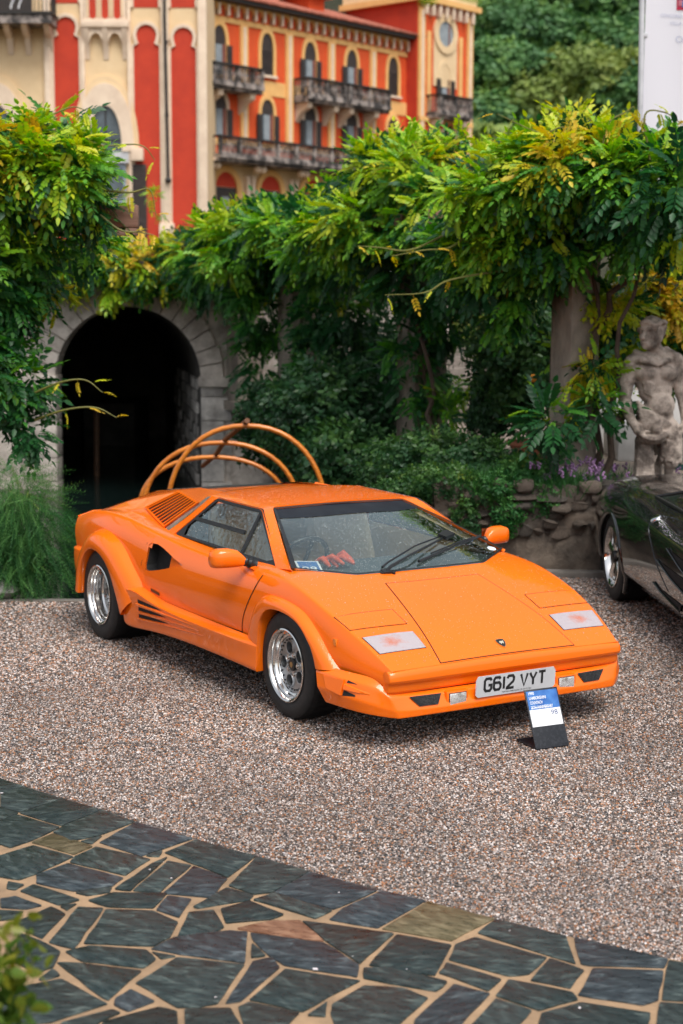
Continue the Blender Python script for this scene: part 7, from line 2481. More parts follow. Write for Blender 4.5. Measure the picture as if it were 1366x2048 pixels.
# flowering plants along the wall top
shrub('shrub', ((1.654, 13.9, 0.647)), [(((1.601, 13.85, 0.829)), (.26, .25, .13)), (((1.365, 13.65, 0.719)), (.20, .18, .12)), (((1.727, 13.6, 0.617)), (.14, .12, .12)), (((1.418, 13.5, 0.5)), (.10, .10, .14))], 1300, SPROTO, LEAF_F, 'bright green plants trailing over the rubble wall beside the flowers', 28, .62, .55, droop=.5)
shrub('shrub', ((0.946, 13.8, 0.547)), [(((0.854, 13.75, 0.771)), (.30, .25, .14)), (((0.513, 13.9, 0.577)), (.28, .25, .20)), (((1.059, 13.55, 0.449)), (.10, .10, .20)), (((1.189, 13.6, 0.681)), (.12, .12, .10))], 1300, SPROTO, LEAF_D, 'dark ivy hanging down the corner of the rubble wall', 29, .62, .50, droop=.6)
def lavender(root, span, n, label, seed, group='flowering plants on the wall', blo=9):
    t = empty('flowering_plant', root, 0, label, 'flowers', group)
    inv = Matrix.Translation(root).inverted()
    r = np.random.default_rng(seed)
    V1, F1 = [], []
    bm = bmesh.new()
    for i in range(n):
        b = Vector(root) + Vector((r.normal() * span, r.normal() * .10, 0))
        d = Vector((r.normal() * .14, r.normal() * .12 - .05, r.uniform(.12, .30)))
        P = [b, b + d * .55, b + d]
        if i % blo == 0:
            h = P[2]
            for q in range(5):
                c = h + Vector((r.normal() * .010, r.normal() * .010, q * .012))
                bmesh.ops.create_icosphere(bm, subdivisions=1, radius=.012, matrix=Matrix.Translation(c))
        s = Vector((.005, 0, 0))
        k = len(V1); V1 += [P[0] - s, P[0] + s, P[1] + s * .8, P[1] - s * .8, P[2]]
        F1 += [(k, k + 1, k + 2, k + 3), (k + 3, k + 2, k + 4)]
    lv = mk('leaves', V1, F1, LEAF_F, t, None); lv['kind'] = 'stuff'
    a = lv.data.attributes.new('tone', 'FLOAT', 'POINT'); a.data.foreach_set('value', r.uniform(.3, .8, len(V1)))
    fl = bmo('blossom', bm, M('purple_blossom', (0.17, 0.09, 0.20), 0.7, col2=(0.28, 0.16, 0.29), nscale=30), t, 60); fl['kind'] = 'stuff'
    for o in (lv, fl):
        o.matrix_parent_inverse = inv
lavender(((2.137, 13.75, 0.6)), .11, 260, 'purple flowering plant on the wall beside the black car', 31)
lavender(((1.891, 13.7, 0.628)), .12, 260, 'purple flowering plant on the wall in front of the pillar', 32, blo=14)
lavender(((1.506, 13.75, 0.664)), .16, 260, 'sparse grassy plant on the wall left of the pillar', 33, blo=999)
lavender(((2.498, 14.6, 0.568)), .16, 260, 'purple flowering plant behind the rear wheel of the black car', 34)
lavender(((1.097, 13.8, 0.657)), .14, 200, 'grassy tuft on the corner of the rubble wall', 35, blo=999)

# ------------------------------------------------------------------ the black car at the right edge
def black_car():
    root = empty('black_coupe', (3.0475, 12.311, -0.047), math.radians(-86.281), 'black sports coupe beaded with rain, cut by the right edge beside the statue', 'car')
    root.scale = (1.0208,) * 3
    m, n, b = nm('black_paint')
    b.inputs['Base Color'].default_value = (0.006, 0.006, 0.007, 1); b.inputs['Roughness'].default_value = .12
    b.inputs['Coat Weight'].default_value = 1.0; b.inputs['Coat Roughness'].default_value = .02
    ge = N(n, 'ShaderNodeNewGeometry'); tc = N(n, 'ShaderNodeTexCoord'); vo = N(n, 'ShaderNodeTexVoronoi', Scale=75.0)
    n.links.new(tc.outputs['Object'], vo.inputs['Vector'])
    sp = N(n, 'ShaderNodeSeparateXYZ'); n.links.new(ge.outputs['Normal'], sp.inputs[0])
    mr = N(n, 'ShaderNodeMapRange'); mr.inputs[1].default_value = .45; mr.inputs[2].default_value = .85; mr.inputs[3].default_value = 0; mr.inputs[4].default_value = 1
    n.links.new(sp.outputs['Z'], mr.inputs[0])
    m1 = N(n, 'ShaderNodeMapRange'); m1.inputs[1].default_value = 0; m1.inputs[2].default_value = .4; m1.inputs[3].default_value = 1; m1.inputs[4].default_value = 0
    n.links.new(vo.outputs['Distance'], m1.inputs[0])
    mu = N(n, 'ShaderNodeMath'); mu.operation = 'MULTIPLY'; n.links.new(mr.outputs[0], mu.inputs[0]); n.links.new(m1.outputs[0], mu.inputs[1])
    bp = N(n, 'ShaderNodeBump', Strength=1.0, Distance=.004); n.links.new(mu.outputs[0], bp.inputs['Height'])
    n.links.new(bp.outputs[0], b.inputs['Normal']); n.links.new(bp.outputs[0], b.inputs['Coat Normal'])
    BP = m
    # sections along x: (x, [(y,z)...] sill -> shoulder -> deck centre)
    S = [(-.98, [(.70, .35), (.80, .42), (.84, .55), (.82, .68), (.76, .80), (.60, .88), (.30, .90), (0, .905)]),
         (-.72, [(.80, .26), (.90, .36), (.935, .54), (.905, .70), (.84, .84), (.68, .925), (.34, .94), (0, .945)]),
         (-.35, [(.86, .24), (.935, .34), (.965, .55), (.945, .74), (.89, .875), (.72, .945), (.36, .955), (0, .96)]),
         (0, [(.86, .24), (.94, .34), (.975, .56), (.955, .775), (.90, .890), (.74, .950), (.38, .960), (0, .965)]),
         (.35, [(.88, .26), (.935, .33), (.965, .55), (.945, .805), (.895, .890), (.74, .945), (.40, .97), (0, .98)]),
         (.75, [(.90, .27), (.93, .32), (.960, .54), (.940, .795), (.86, .865), (.72, .900), (.55, .98), (0, 1.03)]),
         (1.15, [(.90, .27), (.93, .31), (.955, .52), (.935, .772), (.85, .835), (.74, .865), (.52, 1.05), (0, 1.09)]),
         (1.60, [(.90, .27), (.93, .31), (.950, .52), (.930, .745), (.84, .80), (.75, .83), (.52, 1.06), (0, 1.10)]),
         (2.10, [(.90, .27), (.925, .31), (.945, .50), (.925, .715), (.83, .77), (.74, .80), (.54, .98), (0, 1.05)]),
         (2.70, [(.88, .27), (.93, .31), (.93, .50), (.93, .67), (.80, .72), (.66, .74), (.36, .77), (0, .78)]),
         (3.30, [(.78, .25), (.84, .31), (.86, .46), (.82, .56), (.70, .60), (.50, .62), (.25, .63), (0, .63)])]
    vs, fs, cr = [], [], {}
    for x, r in S:
        vs += [(x, y, z) for y, z in r]
    k = 8
    for i in range(len(S) - 1):
        for j in range(k - 1):
            fs.append((i * k + j, i * k + j + 1, (i + 1) * k + j + 1, (i + 1) * k + j))
        cr[i * k + 3, (i + 1) * k + 3] = .55 if i > 3 else .2
        cr[i * k + 1, (i + 1) * k + 1] = .5
        if 4 < i < 9: cr[i * k + 5, (i + 1) * k + 5] = .6
    fs.append(tuple(range(k)))
    me = subsurf('body', vs, fs, cr, 3, mirror=True)
    tree = BVHTree.FromPolygons([v.co.copy() for v in me.vertices], [tuple(p.vertices) for p in me.polygons])
    bm = bmesh.new(); bm.from_mesh(me)
    kill = [f for f in bm.faces if any(math.hypot(f.calc_center_median().x - xw, f.calc_center_median().z - .34) < .395 and abs(f.calc_center_median().y) > .6 and f.calc_center_median().z < .8 for xw in (0, 2.55))]
    bmesh.ops.delete(bm, geom=kill, context='FACES')
    body = bmo('body', bm, BP, root, 50)
    def sd(x, z, s=-1, off=0):
        h = tree.ray_cast(Vector((x, 3 * s, z)), Vector((0, -s, 0)))
        return (h[0] if h[0] else Vector((x, s * .95, z))) + Vector((0, s * off, 0))
    for s in (-1, 1):
        for xw in (0, 2.55):
            # arch lip
            bm = bmesh.new()
            P = []
            for q in range(25):
                a = math.radians(-28 + 236 * q / 24)
                p = Vector((xw + .385 * math.cos(a), 0, .34 + .385 * math.sin(a)))
                yy = sd(p.x, max(.30, min(p.z, .79)), s).y
                P.append(Vector((p.x, yy - s * .012, p.z)))
            b_tube(bm, P, .024, 8)
            bmo('arch_lip', bm, BP, body, 60)
            ar = [(xw + .37 * math.cos(math.radians(-20 + 220 * q / 16)), .34 + .37 * math.sin(math.radians(-20 + 220 * q / 16))) for q in range(17)]
            mk('arch_liner', [(x, s * .93, z) for x, z in ar] + [(x, s * .55, z) for x, z in ar], [(i, i + 1, 18 + i, 17 + i) for i in range(16)] + [tuple(range(17, 34))], DARKIN, body, None)
            T = Matrix.Translation((xw, 0, .378)) @ (Matrix.Rotation(math.radians(90), 4, 'X') if s < 0 else Matrix.Rotation(math.radians(-90), 4, 'X')) @ Matrix.Translation((0, 0, .925))
            R_ = .334
            ty = lathe('tyre', [(.232, -.24), (R_ - .02, -.24), (R_, -.21), (R_, -.035), (R_ - .006, -.014), (R_ - .03, .0), (.26, .004), (.236, -.004), (.232, -.02)], RUBBER, root, 56, T, 40, closed=True)
            ri = lathe('rim', [(.236, -.006), (.238, .004), (.226, .006), (.218, -.008), (.212, -.05), (.205, -.09)], ALLOY, ty, 48, T, 30)
            lathe('rim_back', [(.21, -.10), (0, -.10)], DARKIN, ri, 32, T)
            for q in range(5):
                a = math.radians(90 + 72 * q)
                u = Vector((math.cos(a), math.sin(a), 0)); v = Vector((-u.y, u.x, 0))
                bm = bmesh.new()
                prof = [(.03, .034, -.022), (.09, .030, -.012), (.15, .036, -.010), (.205, .055, -.014), (.222, .06, -.012)]
                L_ = [bm.verts.new(T @ (u * r0 + v * w0 + Vector((0, 0, h0 - .012)))) for r0, w0, h0 in prof]
                C_ = [bm.verts.new(T @ (u * r0 + Vector((0, 0, h0 + .006)))) for r0, w0, h0 in prof]
                Q_ = [bm.verts.new(T @ (u * r0 - v * w0 + Vector((0, 0, h0 - .012)))) for r0, w0, h0 in prof]
                for i in range(4):
                    bm.faces.new((L_[i], L_[i + 1], C_[i + 1], C_[i])); bm.faces.new((C_[i], C_[i + 1], Q_[i + 1], Q_[i]))
                bmo('spoke', bm, ALLOY, ri, 60)
            lathe('hub_cap', [(.05, -.02), (.045, -.004), (.03, .0), (0, .0)], BLACK, ri, 20, T)
        # side glass, laid on the flank of the cabin
        wl = [(.62, .905), (1.15, .875), (2.05, .82), (2.02, .90), (1.72, 1.02), (1.15, 1.035), (.86, .985)]
        q = [sd(x, z, s, .004) for x, z in wl]
        gl = mk('side_window', q, [tuple(range(len(q)))], WINGLASS_C, root, None)
        bm = bmesh.new(); b_tube(bm, [p + Vector((0, 0, .004)) for p in q + q[:1]], .013, 6)
        bmo('window_trim', bm, BLACK, gl, 60)
        # fuel flap, shut lines, side scoops
        c = sd(1.068, .815, s, .0)
        h = tree.find_nearest(c); nn = h[1] if h[1].y * s > 0 else -h[1]
        mt = frame(c, (1, 0, -.05), nn.cross(Vector((1, 0, 0))))
        ff = lathe('fuel_cap', [(0, .012), (.030, .011), (.040, .006), (.043, -.004)], CHROME, root, 20, mt)
        def seam(pts):
            bm = bmesh.new(); b_tube(bm, [sd(x, z, s, .001) for x, z in smooth_line(pts, 4)], .0035, 5)
            bmo('shut_line', bm, SEAMC, body, 60)
        seam([(1.10, .79), (1.11, .73), (1.22, .64), (1.365, .54), (1.50, .47), (1.643, .405)])
        seam([(1.10, .835), (1.30, .838), (1.55, .82)])
        for A in ([(1.297, .406), (1.473, .390), (1.963, .372), (1.92, .325), (1.473, .372)], [(1.39, .575), (2.12, .545), (2.10, .45), (1.75, .500)], [(1.60, .684), (2.15, .648), (2.14, .56), (1.9, .61)]):
            q = [sd(x, z, s, .004) for x, z in A]
            sc_ = mk('side_scoop', q, [tuple(range(len(q)))], DARKIN, body, None)
            bm = bmesh.new(); b_tube(bm, [p + Vector((0, s * .004, 0)) for p in q[:1] + q[:1:-1]], .008, 6)  # highlight of the scoop's lower edge put into a pale metal rod
            bmo('scoop_highlight', bm, SEAMC, sc_, 60)
    box('underbody', (-.85, -.75, .18), (3.1, .75, .40), DARKIN, root)
WINGLASS_C = M('car_side_glass', (0.012, 0.016, 0.014), 0.04, col2=(0.02, 0.026, 0.02), nscale=5, spec=.9)
SEAMC = M('seam_highlight', (0.10, 0.105, 0.11), 0.25, 1.0, col2=(0.06, 0.06, 0.07), nscale=20)
black_car()

# ------------------------------------------------------------------ stone statue
def statue():
    base = Vector((2.66, 13.95, .22))
    STONE = M('statue_stone', (0.50, 0.415, 0.35), 0.9, col2=(0.15, 0.12, 0.10), nscale=7, detail=9, ramp=(.42, .60), bump=(30, 1.0, .014), coords='Object')
    root = empty('statue', base, 0, 'weathered stone statue of a laughing satyr holding a bowl, behind the black car', 'statue')
    Zv = lambda v: 2.261 - (v - 613) / 228.5 * 1.0
    Xu = lambda u: (u - 683) / 228.5
    def P(u, v, y=0.0):           # metres about the statue's base
        return Vector((Xu(u) - base.x, y, Zv(v) - base.z))
    def unit_ball(k):
        q = bmesh.new(); bmesh.ops.create_icosphere(q, subdivisions=k, radius=1)
        q.verts.ensure_lookup_table()
        a = (np.array([v.co[:] for v in q.verts]), np.array([[v.index for v in f.verts] for f in q.faces])); q.free()
        return a
    B3, B2 = unit_ball(3), unit_ball(2)
    VS, FS, cnt = [], [], [0]
    def put(B_, c, r):
        VS.append(B_[0] * np.array(r) + np.array(c)); FS.append(B_[1] + cnt[0]); cnt[0] += len(B_[0])
    def ball(c, r, rot=None):
        put(B3, c, r if hasattr(r, '__len__') else (r, r, r))
    def limb(pts, rads, flat=1.0):
        pts = [Vector(p) for p in pts]; rads = [q * .93 for q in rads]
        # round the chain out with balls so that the joints stay full
        for p, r in zip(pts, rads):
            ball(p, r)
        for (a, ra), (b, rb) in zip(zip(pts, rads), list(zip(pts, rads))[1:]):
            k = max(2, int((b - a).length / (min(ra, rb) * .35)))
            for i in range(1, k):
                t = i / k
                ball_lo(a.lerp(b, t), ra + (rb - ra) * t)
    def ball_lo(c, r):
        put(B2, c, (r, r, r))
    # head, turned to the viewer's left and bent forward
    hc = P(1297, 664, -.03)
    ball(hc, (.105, .120, .130))
    ball(hc + Vector((-.035, -.045, -.070)), (.070, .080, .075))         # jaw
    ball(hc + Vector((-.070, -.085, -.115)), (.028, .026, .024))          # chin
    limb([hc + Vector((-.075, -.100, .025)), hc + Vector((-.100, -.135, -.035))], [.016, .026])   # nose
    limb([hc + Vector((-.105, -.075, .040)), hc + Vector((-.055, -.115, .046)), hc + Vector((.02, -.118, .044))], [.018, .020, .018])   # brow
    ball(hc + Vector((.005, -.105, -.030)), (.030, .026, .028)); ball(hc + Vector((-.100, -.055, -.030)), (.020, .026, .026))     # cheeks
    limb([hc + Vector((-.095, -.105, -.075)), hc + Vector((-.050, -.122, -.080)), hc + Vector((-.015, -.112, -.066))], [.009, .011, .008])
    limb([hc + Vector((-.085, -.105, -.096)), hc + Vector((-.045, -.118, -.100))], [.010, .010])
    limb([hc + Vector((.095, -.02, .0)), hc + Vector((.125, .0, .07))], [.026, .010])             # pointed ear
    r = random.Random(6)
    for i in range(60):                                                     # curls
        a = r.uniform(0, 6.28); e = r.uniform(.1, 1.45)
        d = Vector((math.cos(a) * math.cos(e), math.sin(a) * math.cos(e), math.sin(e)))
        if d.y < -.55 and d.z < .55:
            continue
        ball_lo(hc + Vector((d.x * .112, d.y * .125, d.z * .130)), r.uniform(.018, .032))
    for i in range(14):
        t = i / 13
        ball_lo(hc + Vector((-.10 + .20 * t, -.085 - .04 * math.sin(t * 3.14), .085 + .02 * math.sin(t * 9))), .022)
    # neck and torso
    limb([hc + Vector((.01, .02, -.08)), P(1311, 700, .0), P(1308, 716, .02)], [.068, .066, .085])
    limb([P(1262, 722, 0), P(1308, 716, .02), P(1347, 718, .0)], [.082, .10, .080])
    ball(P(1290, 742, -.035), (.125, .095, .085)); ball(P(1329, 742, -.035), (.100, .090, .080))       # chest
    ball(P(1306, 752, .02), (.185, .12, .15))
    ball(P(1309, 778, .01), (.150, .105, .13))
    ball(P(1318, 806, -.045), (.125, .105, .125))                         # belly
    ball(P(1309, 826, .0), (.165, .12, .12))
    for i in range(5):                                                     # ribs
        limb([P(1279 + i * 1.5, 757 + i * 6, -.075), P(1292 + i * 1.5, 761 + i * 6.5, -.098), P(1302, 768 + i * 7, -.100)], [.010, .013, .007])
    # goatskin across the shoulders
    limb([P(1256, 716, -.04), P(1276, 716, -.10), P(1305, 724, -.11), P(1330, 716, -.08)], [.030, .036, .030, .026])
    limb([P(1268, 702, .0), P(1285, 708, -.07), P(1306, 715, -.09)], [.034, .030, .022])
    limb([P(1330, 700, .05), P(1345, 712, -.03), P(1352, 735, -.02)], [.05, .055, .03])
    # his right arm (viewer's left) down to the bowl
    limb([P(1259, 726, -.01), P(1251, 760, -.01), P(1248, 797, -.02)], [.080, .074, .055])
    limb([P(1248, 797, -.02), P(1254, 825, -.06), P(1270, 856, -.11)], [.056, .052, .036])
    limb([P(1270, 856, -.11), P(1280, 868, -.15)], [.040, .038])
    for i in range(4):                                                     # fingers curled under the rim
        a = P(1276 + i * 6, 872 + i * 1.5, -.175)
        limb([a, a + Vector((.020, -.020, .012)), a + Vector((.035, -.012, .032))], [.013, .012, .010])
    limb([P(1274, 860, -.15), P(1283, 855, -.185), P(1292, 856, -.19)], [.015, .013, .010])
    # other arm hanging back
    limb([P(1350, 724, .02), P(1355, 757, .04), P(1362, 790, .02)], [.074, .064, .05])
    limb([P(1362, 790, .02), P(1366, 815, -.01), P(1367, 838, -.03)], [.048, .044, .032])
    for i in range(4):
        a = P(1364 + i * 2.4, 842, -.05 + i * .012)
        limb([a, a + Vector((.0, -.008, -.045)), a + Vector((-.006, -.02, -.075))], [.014, .012, .010])
    limb([P(1362, 840, -.05), P(1357, 850, -.07)], [.014, .010])
    # bowl with fruit
    for k in range(20):
        a = 2 * math.pi * k / 20
        ball_lo(P(1299, 866, -.16) + Vector((.108 * math.cos(a), .072 * math.sin(a), .018 * math.cos(2 * a))), .026)
    ball(P(1299, 872, -.15), (.115, .08, .045))
    ball(P(1307, 853, -.17), (.045, .045, .045))
    # cloth wrapped round the hips, falling to the ground in front of his right leg
    for i in range(9):
        t = i / 8
        limb([P(1271 + 2 * i, 800 + 9 * i, -.08 - .02 * math.sin(t * 3)), P(1300 + i, 826 + 4.0 * i, -.135), P(1335 - 1.5 * i, 842 + .5 * i, -.115)], [.020, .024, .016])
    ball(P(1303, 846, -.01), (.170, .135, .085))
    limb([P(1290, 880, .0), P(1287, 930, -.02), P(1287, 1080, -.02)], [.095, .088, .10])
    for i in range(6):
        limb([P(1274 + i * 6, 890 + (i % 2) * 8, -.085), P(1271 + i * 7, 960, -.098), P(1266 + i * 8, 1078, -.10)], [.012, .014, .018])
    limb([P(1312, 905, -.08), P(1290, 960, -.11), P(1276, 1000, -.11)], [.012, .014, .012])
    # his shaggy goat leg
    limb([P(1335, 852, -.02), P(1342, 890, -.05), P(1343, 918, -.03)], [.105, .100, .078])
    limb([P(1343, 918, -.03), P(1340, 945, .02), P(1338, 990, .01), P(1340, 1060, -.02)], [.062, .040, .034, .040])
    ball(P(1340, 1072, -.05), (.05, .075, .035))
    for i in range(150):
        a = r.uniform(0, 6.28); t = r.random()
        c = P(1336 + 7 * t, 855 + 62 * t, -.03)
        rr = .108 - .02 * t
        p = c + Vector((rr * math.cos(a), rr * math.sin(a), 0))
        limb([p, p + Vector((r.uniform(-.012, .012), 0, -.032))], [.017, .010])
    # tree stump behind as a support
    limb([P(1318, 900, .14), P(1318, 1080, .14)], [.07, .09])
    ball(P(1308, 1082, 0), (.34, .24, .05))
    me = bpy.data.meshes.new('figure'); me.from_pydata(np.concatenate(VS).tolist(), [], np.concatenate(FS).tolist()); me.update()
    o = bpy.data.objects.new('figure', me); COL.objects.link(o)
    md = o.modifiers.new('r', 'REMESH'); md.mode = 'VOXEL'; md.voxel_size = .0095
    m2 = o.modifiers.new('s', 'SMOOTH'); m2.factor = .5; m2.iterations = 2
    me2 = eval_mesh(o, 'figure')
    bpy.data.objects.remove(o)
    me2.materials.clear()
    shade(me2, 180)
    link('figure', me2, STONE, root)
    box('plinth', (-.40, -.32, -.30), (.40, .32, .0), STONE, root, .02)
statue()

# ------------------------------------------------------------------ sign on the gravel
def sign():
    pts = [Vector((1.003, 7.964, 0.0)), Vector((1.182, 8.05, 0.0))]
    t = empty('information_sign', ((pts[0].x + pts[1].x) / 2, pts[0].y * .5 + pts[1].y * .5, 0.004), 0, 'small leaning black sign with a blue and white card, in front of the orange car', 'sign')
    inv = Matrix.Translation(t.location).inverted()
    xd = (pts[1] - pts[0]).normalized()
    wd_ = (pts[1] - pts[0]).length * 1.02
    back = Vector((-xd.y, xd.x, 0))
    lean = math.radians(24)
    yd = (Vector((0, 0, 1)) * math.cos(lean) + back * math.sin(lean))
    H_ = .312
    mt = frame(pts[0] + Vector((0, 0, .006)), xd, yd)
    BK = M('black_acrylic', (0.012, 0.014, 0.018), 0.3, col2=(0.022, 0.024, 0.03), nscale=60, ramp=(.5, .55), bump=(160, .4, .003))
    made = [box('sign_panel', (0, 0, -.006), (wd_, H_, 0), BK, t, .0015, mtx=mt)]
    m, n, b = nm('sign_blue')
    tc = N(n, 'ShaderNodeTexCoord'); no = N(n, 'ShaderNodeTexNoise', Scale=14.0, Detail=5.0); n.links.new(tc.outputs['Object'], no.inputs[0])
    cr = N(n, 'ShaderNodeValToRGB'); cr.color_ramp.elements[0].position = .35; cr.color_ramp.elements[1].position = .7
    cr.color_ramp.elements[0].color = (.012, .075, .30, 1); cr.color_ramp.elements[1].color = (.06, .20, .50, 1)
    n.links.new(no.outputs[0], cr.inputs[0]); n.links.new(cr.outputs[0], b.inputs[0]); b.inputs['Roughness'].default_value = .25
    made.append(box('blue_card', (.008, H_ * .655, .0), (wd_ - .008, H_ - .010, .0015), m, t, 0, mtx=mt))
    made.append(box('white_card', (.008, H_ * .37, .0), (wd_ - .008, H_ * .655, .0015), WHITE_P, t, 0, mtx=mt))
    for k, (s_, sz, wr) in enumerate((('1990', .022, .17), ('LAMBORGHINI', .022, .50), ('COUNTACH', .022, .37), ('25TH ANNIVERSARY', .022, .66))):
        made.append(lettering(s_, sz, mt @ Matrix.Translation((.020, H_ * .905 - k * .0245, .002)), WHITE_P, t, bold=.0004, width=wd_ * wr, name='lettering'))
    made.append(lettering('SIMON KIDSTON COLLECTION', .010, mt @ Matrix.Translation((.020, H_ * .672, .002)), WHITE_P, t, width=wd_ * .6)) if False else None
    made.append(lettering('98', .036, mt @ Matrix.Translation((wd_ * .66, H_ * .545, .002)), M('navy_ink', (.02, .05, .16), .5, col2=(.03, .06, .2), nscale=40), t, width=wd_ * .20))
    made.append(box('thin_rule', (.020, H_ * .680, .0016), (wd_ * .72, H_ * .688, .002), WHITE_P, t, 0, mtx=mt))
    # the foot lying back on the gravel
    foot = [pts[0] + Vector((0, 0, .004)), pts[1] + Vector((0, 0, .004)), pts[1] + back * .19 + Vector((0, 0, .010)), pts[0] + back * .19 + Vector((0, 0, .010))]
    made.append(prism('sign_foot', foot, (0, 0, .006), BK, t))
    for o in made:
        if o: o.matrix_parent_inverse = inv
sign()

# ------------------------------------------------------------------ banner
def banner():
    y = 18.0
    a, b = Vector((3.243, 18.0, 5.911)), Vector((3.277, 18.0, 3.825))
    t = empty('banner', (b.x, y, TZ), 0, 'tall white banner with a red crest on a white pole, behind the wisteria', 'banner')
    inv = Matrix.Translation(t.location).inverted()
    ALU = M('white_pole', (.60, .60, .62), .35, .2, col2=(.5, .5, .52), nscale=4)
    made = [tube('pole', [(b.x, y, TZ), (b.x + .01, y, 4.2), (a.x, y, 7.4)], .030, ALU, t, 10)]
    # cloth with soft folds
    m, n, bs = nm('banner_cloth')
    bs.inputs['Base Color'].default_value = (.80, .79, .85, 1); bs.inputs['Roughness'].default_value = .8
    tr = N(n, 'ShaderNodeBsdfTranslucent'); tr.inputs[0].default_value = (.75, .74, .80, 1)
    mx = N(n, 'ShaderNodeMixShader'); mx.inputs[0].default_value = .3
    no = N(n, 'ShaderNodeTexNoise', Scale=60.0); bp = N(n, 'ShaderNodeBump', Strength=.08); n.links.new(no.outputs[0], bp.inputs['Height']); n.links.new(bp.outputs[0], bs.inputs['Normal'])
    n.links.new(bs.outputs[0], mx.inputs[1]); n.links.new(tr.outputs[0], mx.inputs[2]); n.links.new(mx.outputs[0], n.nodes['Material Output'].inputs[0])
    x0 = (3.306, 18.0, 5.594)[0]
    Wd = 1.35
    def cl(u, z):
        f = .030 * math.sin(u * 9 + z * 1.1) * (.4 + u) + .045 * math.sin(u * 4.2 - z * .8 + 1)
        return Vector((x0 + u * Wd + (z - 5) * .010, y + f, z))
    nu, nv = 30, 40
    vs = [cl(i / nu, 3.0 + 4.4 * j / nv) for j in range(nv + 1) for i in range(nu + 1)]
    fs = [(j * (nu + 1) + i, j * (nu + 1) + i + 1, (j + 1) * (nu + 1) + i + 1, (j + 1) * (nu + 1) + i) for j in range(nv) for i in range(nu)]
    made.append(mk('cloth', vs, fs, m, t, 180))
    for z in (3.6, 4.55, 5.22, 6.2, 7.1):
        made.append(box('banner_clip', (b.x, y - .02, z - .02), (x0 + .03, y + .02, z + .02), ALU, t, .004))
    # crest and faint lettering lie a few millimetres off the cloth
    def on_cloth(name, us, zs, mat, off=-.006, n_=8):
        vs, fs = [], []
        for j in range(n_ + 1):
            for i in range(n_ + 1):
                vs.append(cl(us[0] + (us[1] - us[0]) * i / n_, zs[0] + (zs[1] - zs[0]) * j / n_) + Vector((0, off, 0)))
        fs = [(j * (n_ + 1) + i, j * (n_ + 1) + i + 1, (j + 1) * (n_ + 1) + i + 1, (j + 1) * (n_ + 1) + i) for j in range(n_) for i in range(n_)]
        return mk(name, vs, fs, mat, t, 180)
    z_ = lambda v: 2.261 + (613 - v) / 3188 * 18.0 * 1.01
    u_ = lambda u: (u - 1291) / 3188 * 18 / Wd
    made.append(on_cloth('crest', (u_(1350), u_(1418)), (z_(48), z_(-60)), M('crest_red', (.42, .012, .05), .7, col2=(.34, .01, .04), nscale=5)))
    CB = [M('crest_blue', (.03, .10, .30), .7, col2=(.10, .18, .36), nscale=26), M('crest_rose', (.55, .22, .26), .7, col2=(.40, .10, .14), nscale=26), M('crest_white', (.6, .58, .55), .7, col2=(.4, .36, .36), nscale=30)]
    for (ua, ub, va, vb, c) in ((1353, 1361, 28, 12, 0), (1361, 1372, 26, 16, 2), (1353, 1360, 40, 30, 1), (1360, 1372, 43, 30, 0), (1352, 1372, 10, -8, 1), (1372, 1400, 43, 5, 0)):
        made.append(on_cloth('crest_charge', (u_(ua), u_(ub)), (z_(va), z_(vb)), CB[c], -.012, 3))
    INKB = M('pale_banner_ink', (.40, .42, .56), .8, col2=(.48, .50, .62), nscale=20)
    for s_, uu, vv, sz, wd_ in (("CONCORSO D'ELEGANZA", 1320, 56, .05, .50), ("VILLA D'ESTE", 1338, 71, .05, .30), ('Chopard', 1350, 104, .10, .30)):
        me = text_mesh(s_, sz)
        xs = [v.co.x for v in me.vertices]; k = wd_ / (max(xs) - min(xs))
        zt = z_(vv + 4)
        for v in me.vertices:
            u = u_(uu) + v.co.x * k / Wd
            p = cl(u, zt + v.co.y - v.co.x * .06); v.co = p + Vector((0, -.008, 0))
        made.append(link('lettering', me, INKB, t))
    for o in made:
        o.matrix_parent_inverse = inv
banner()

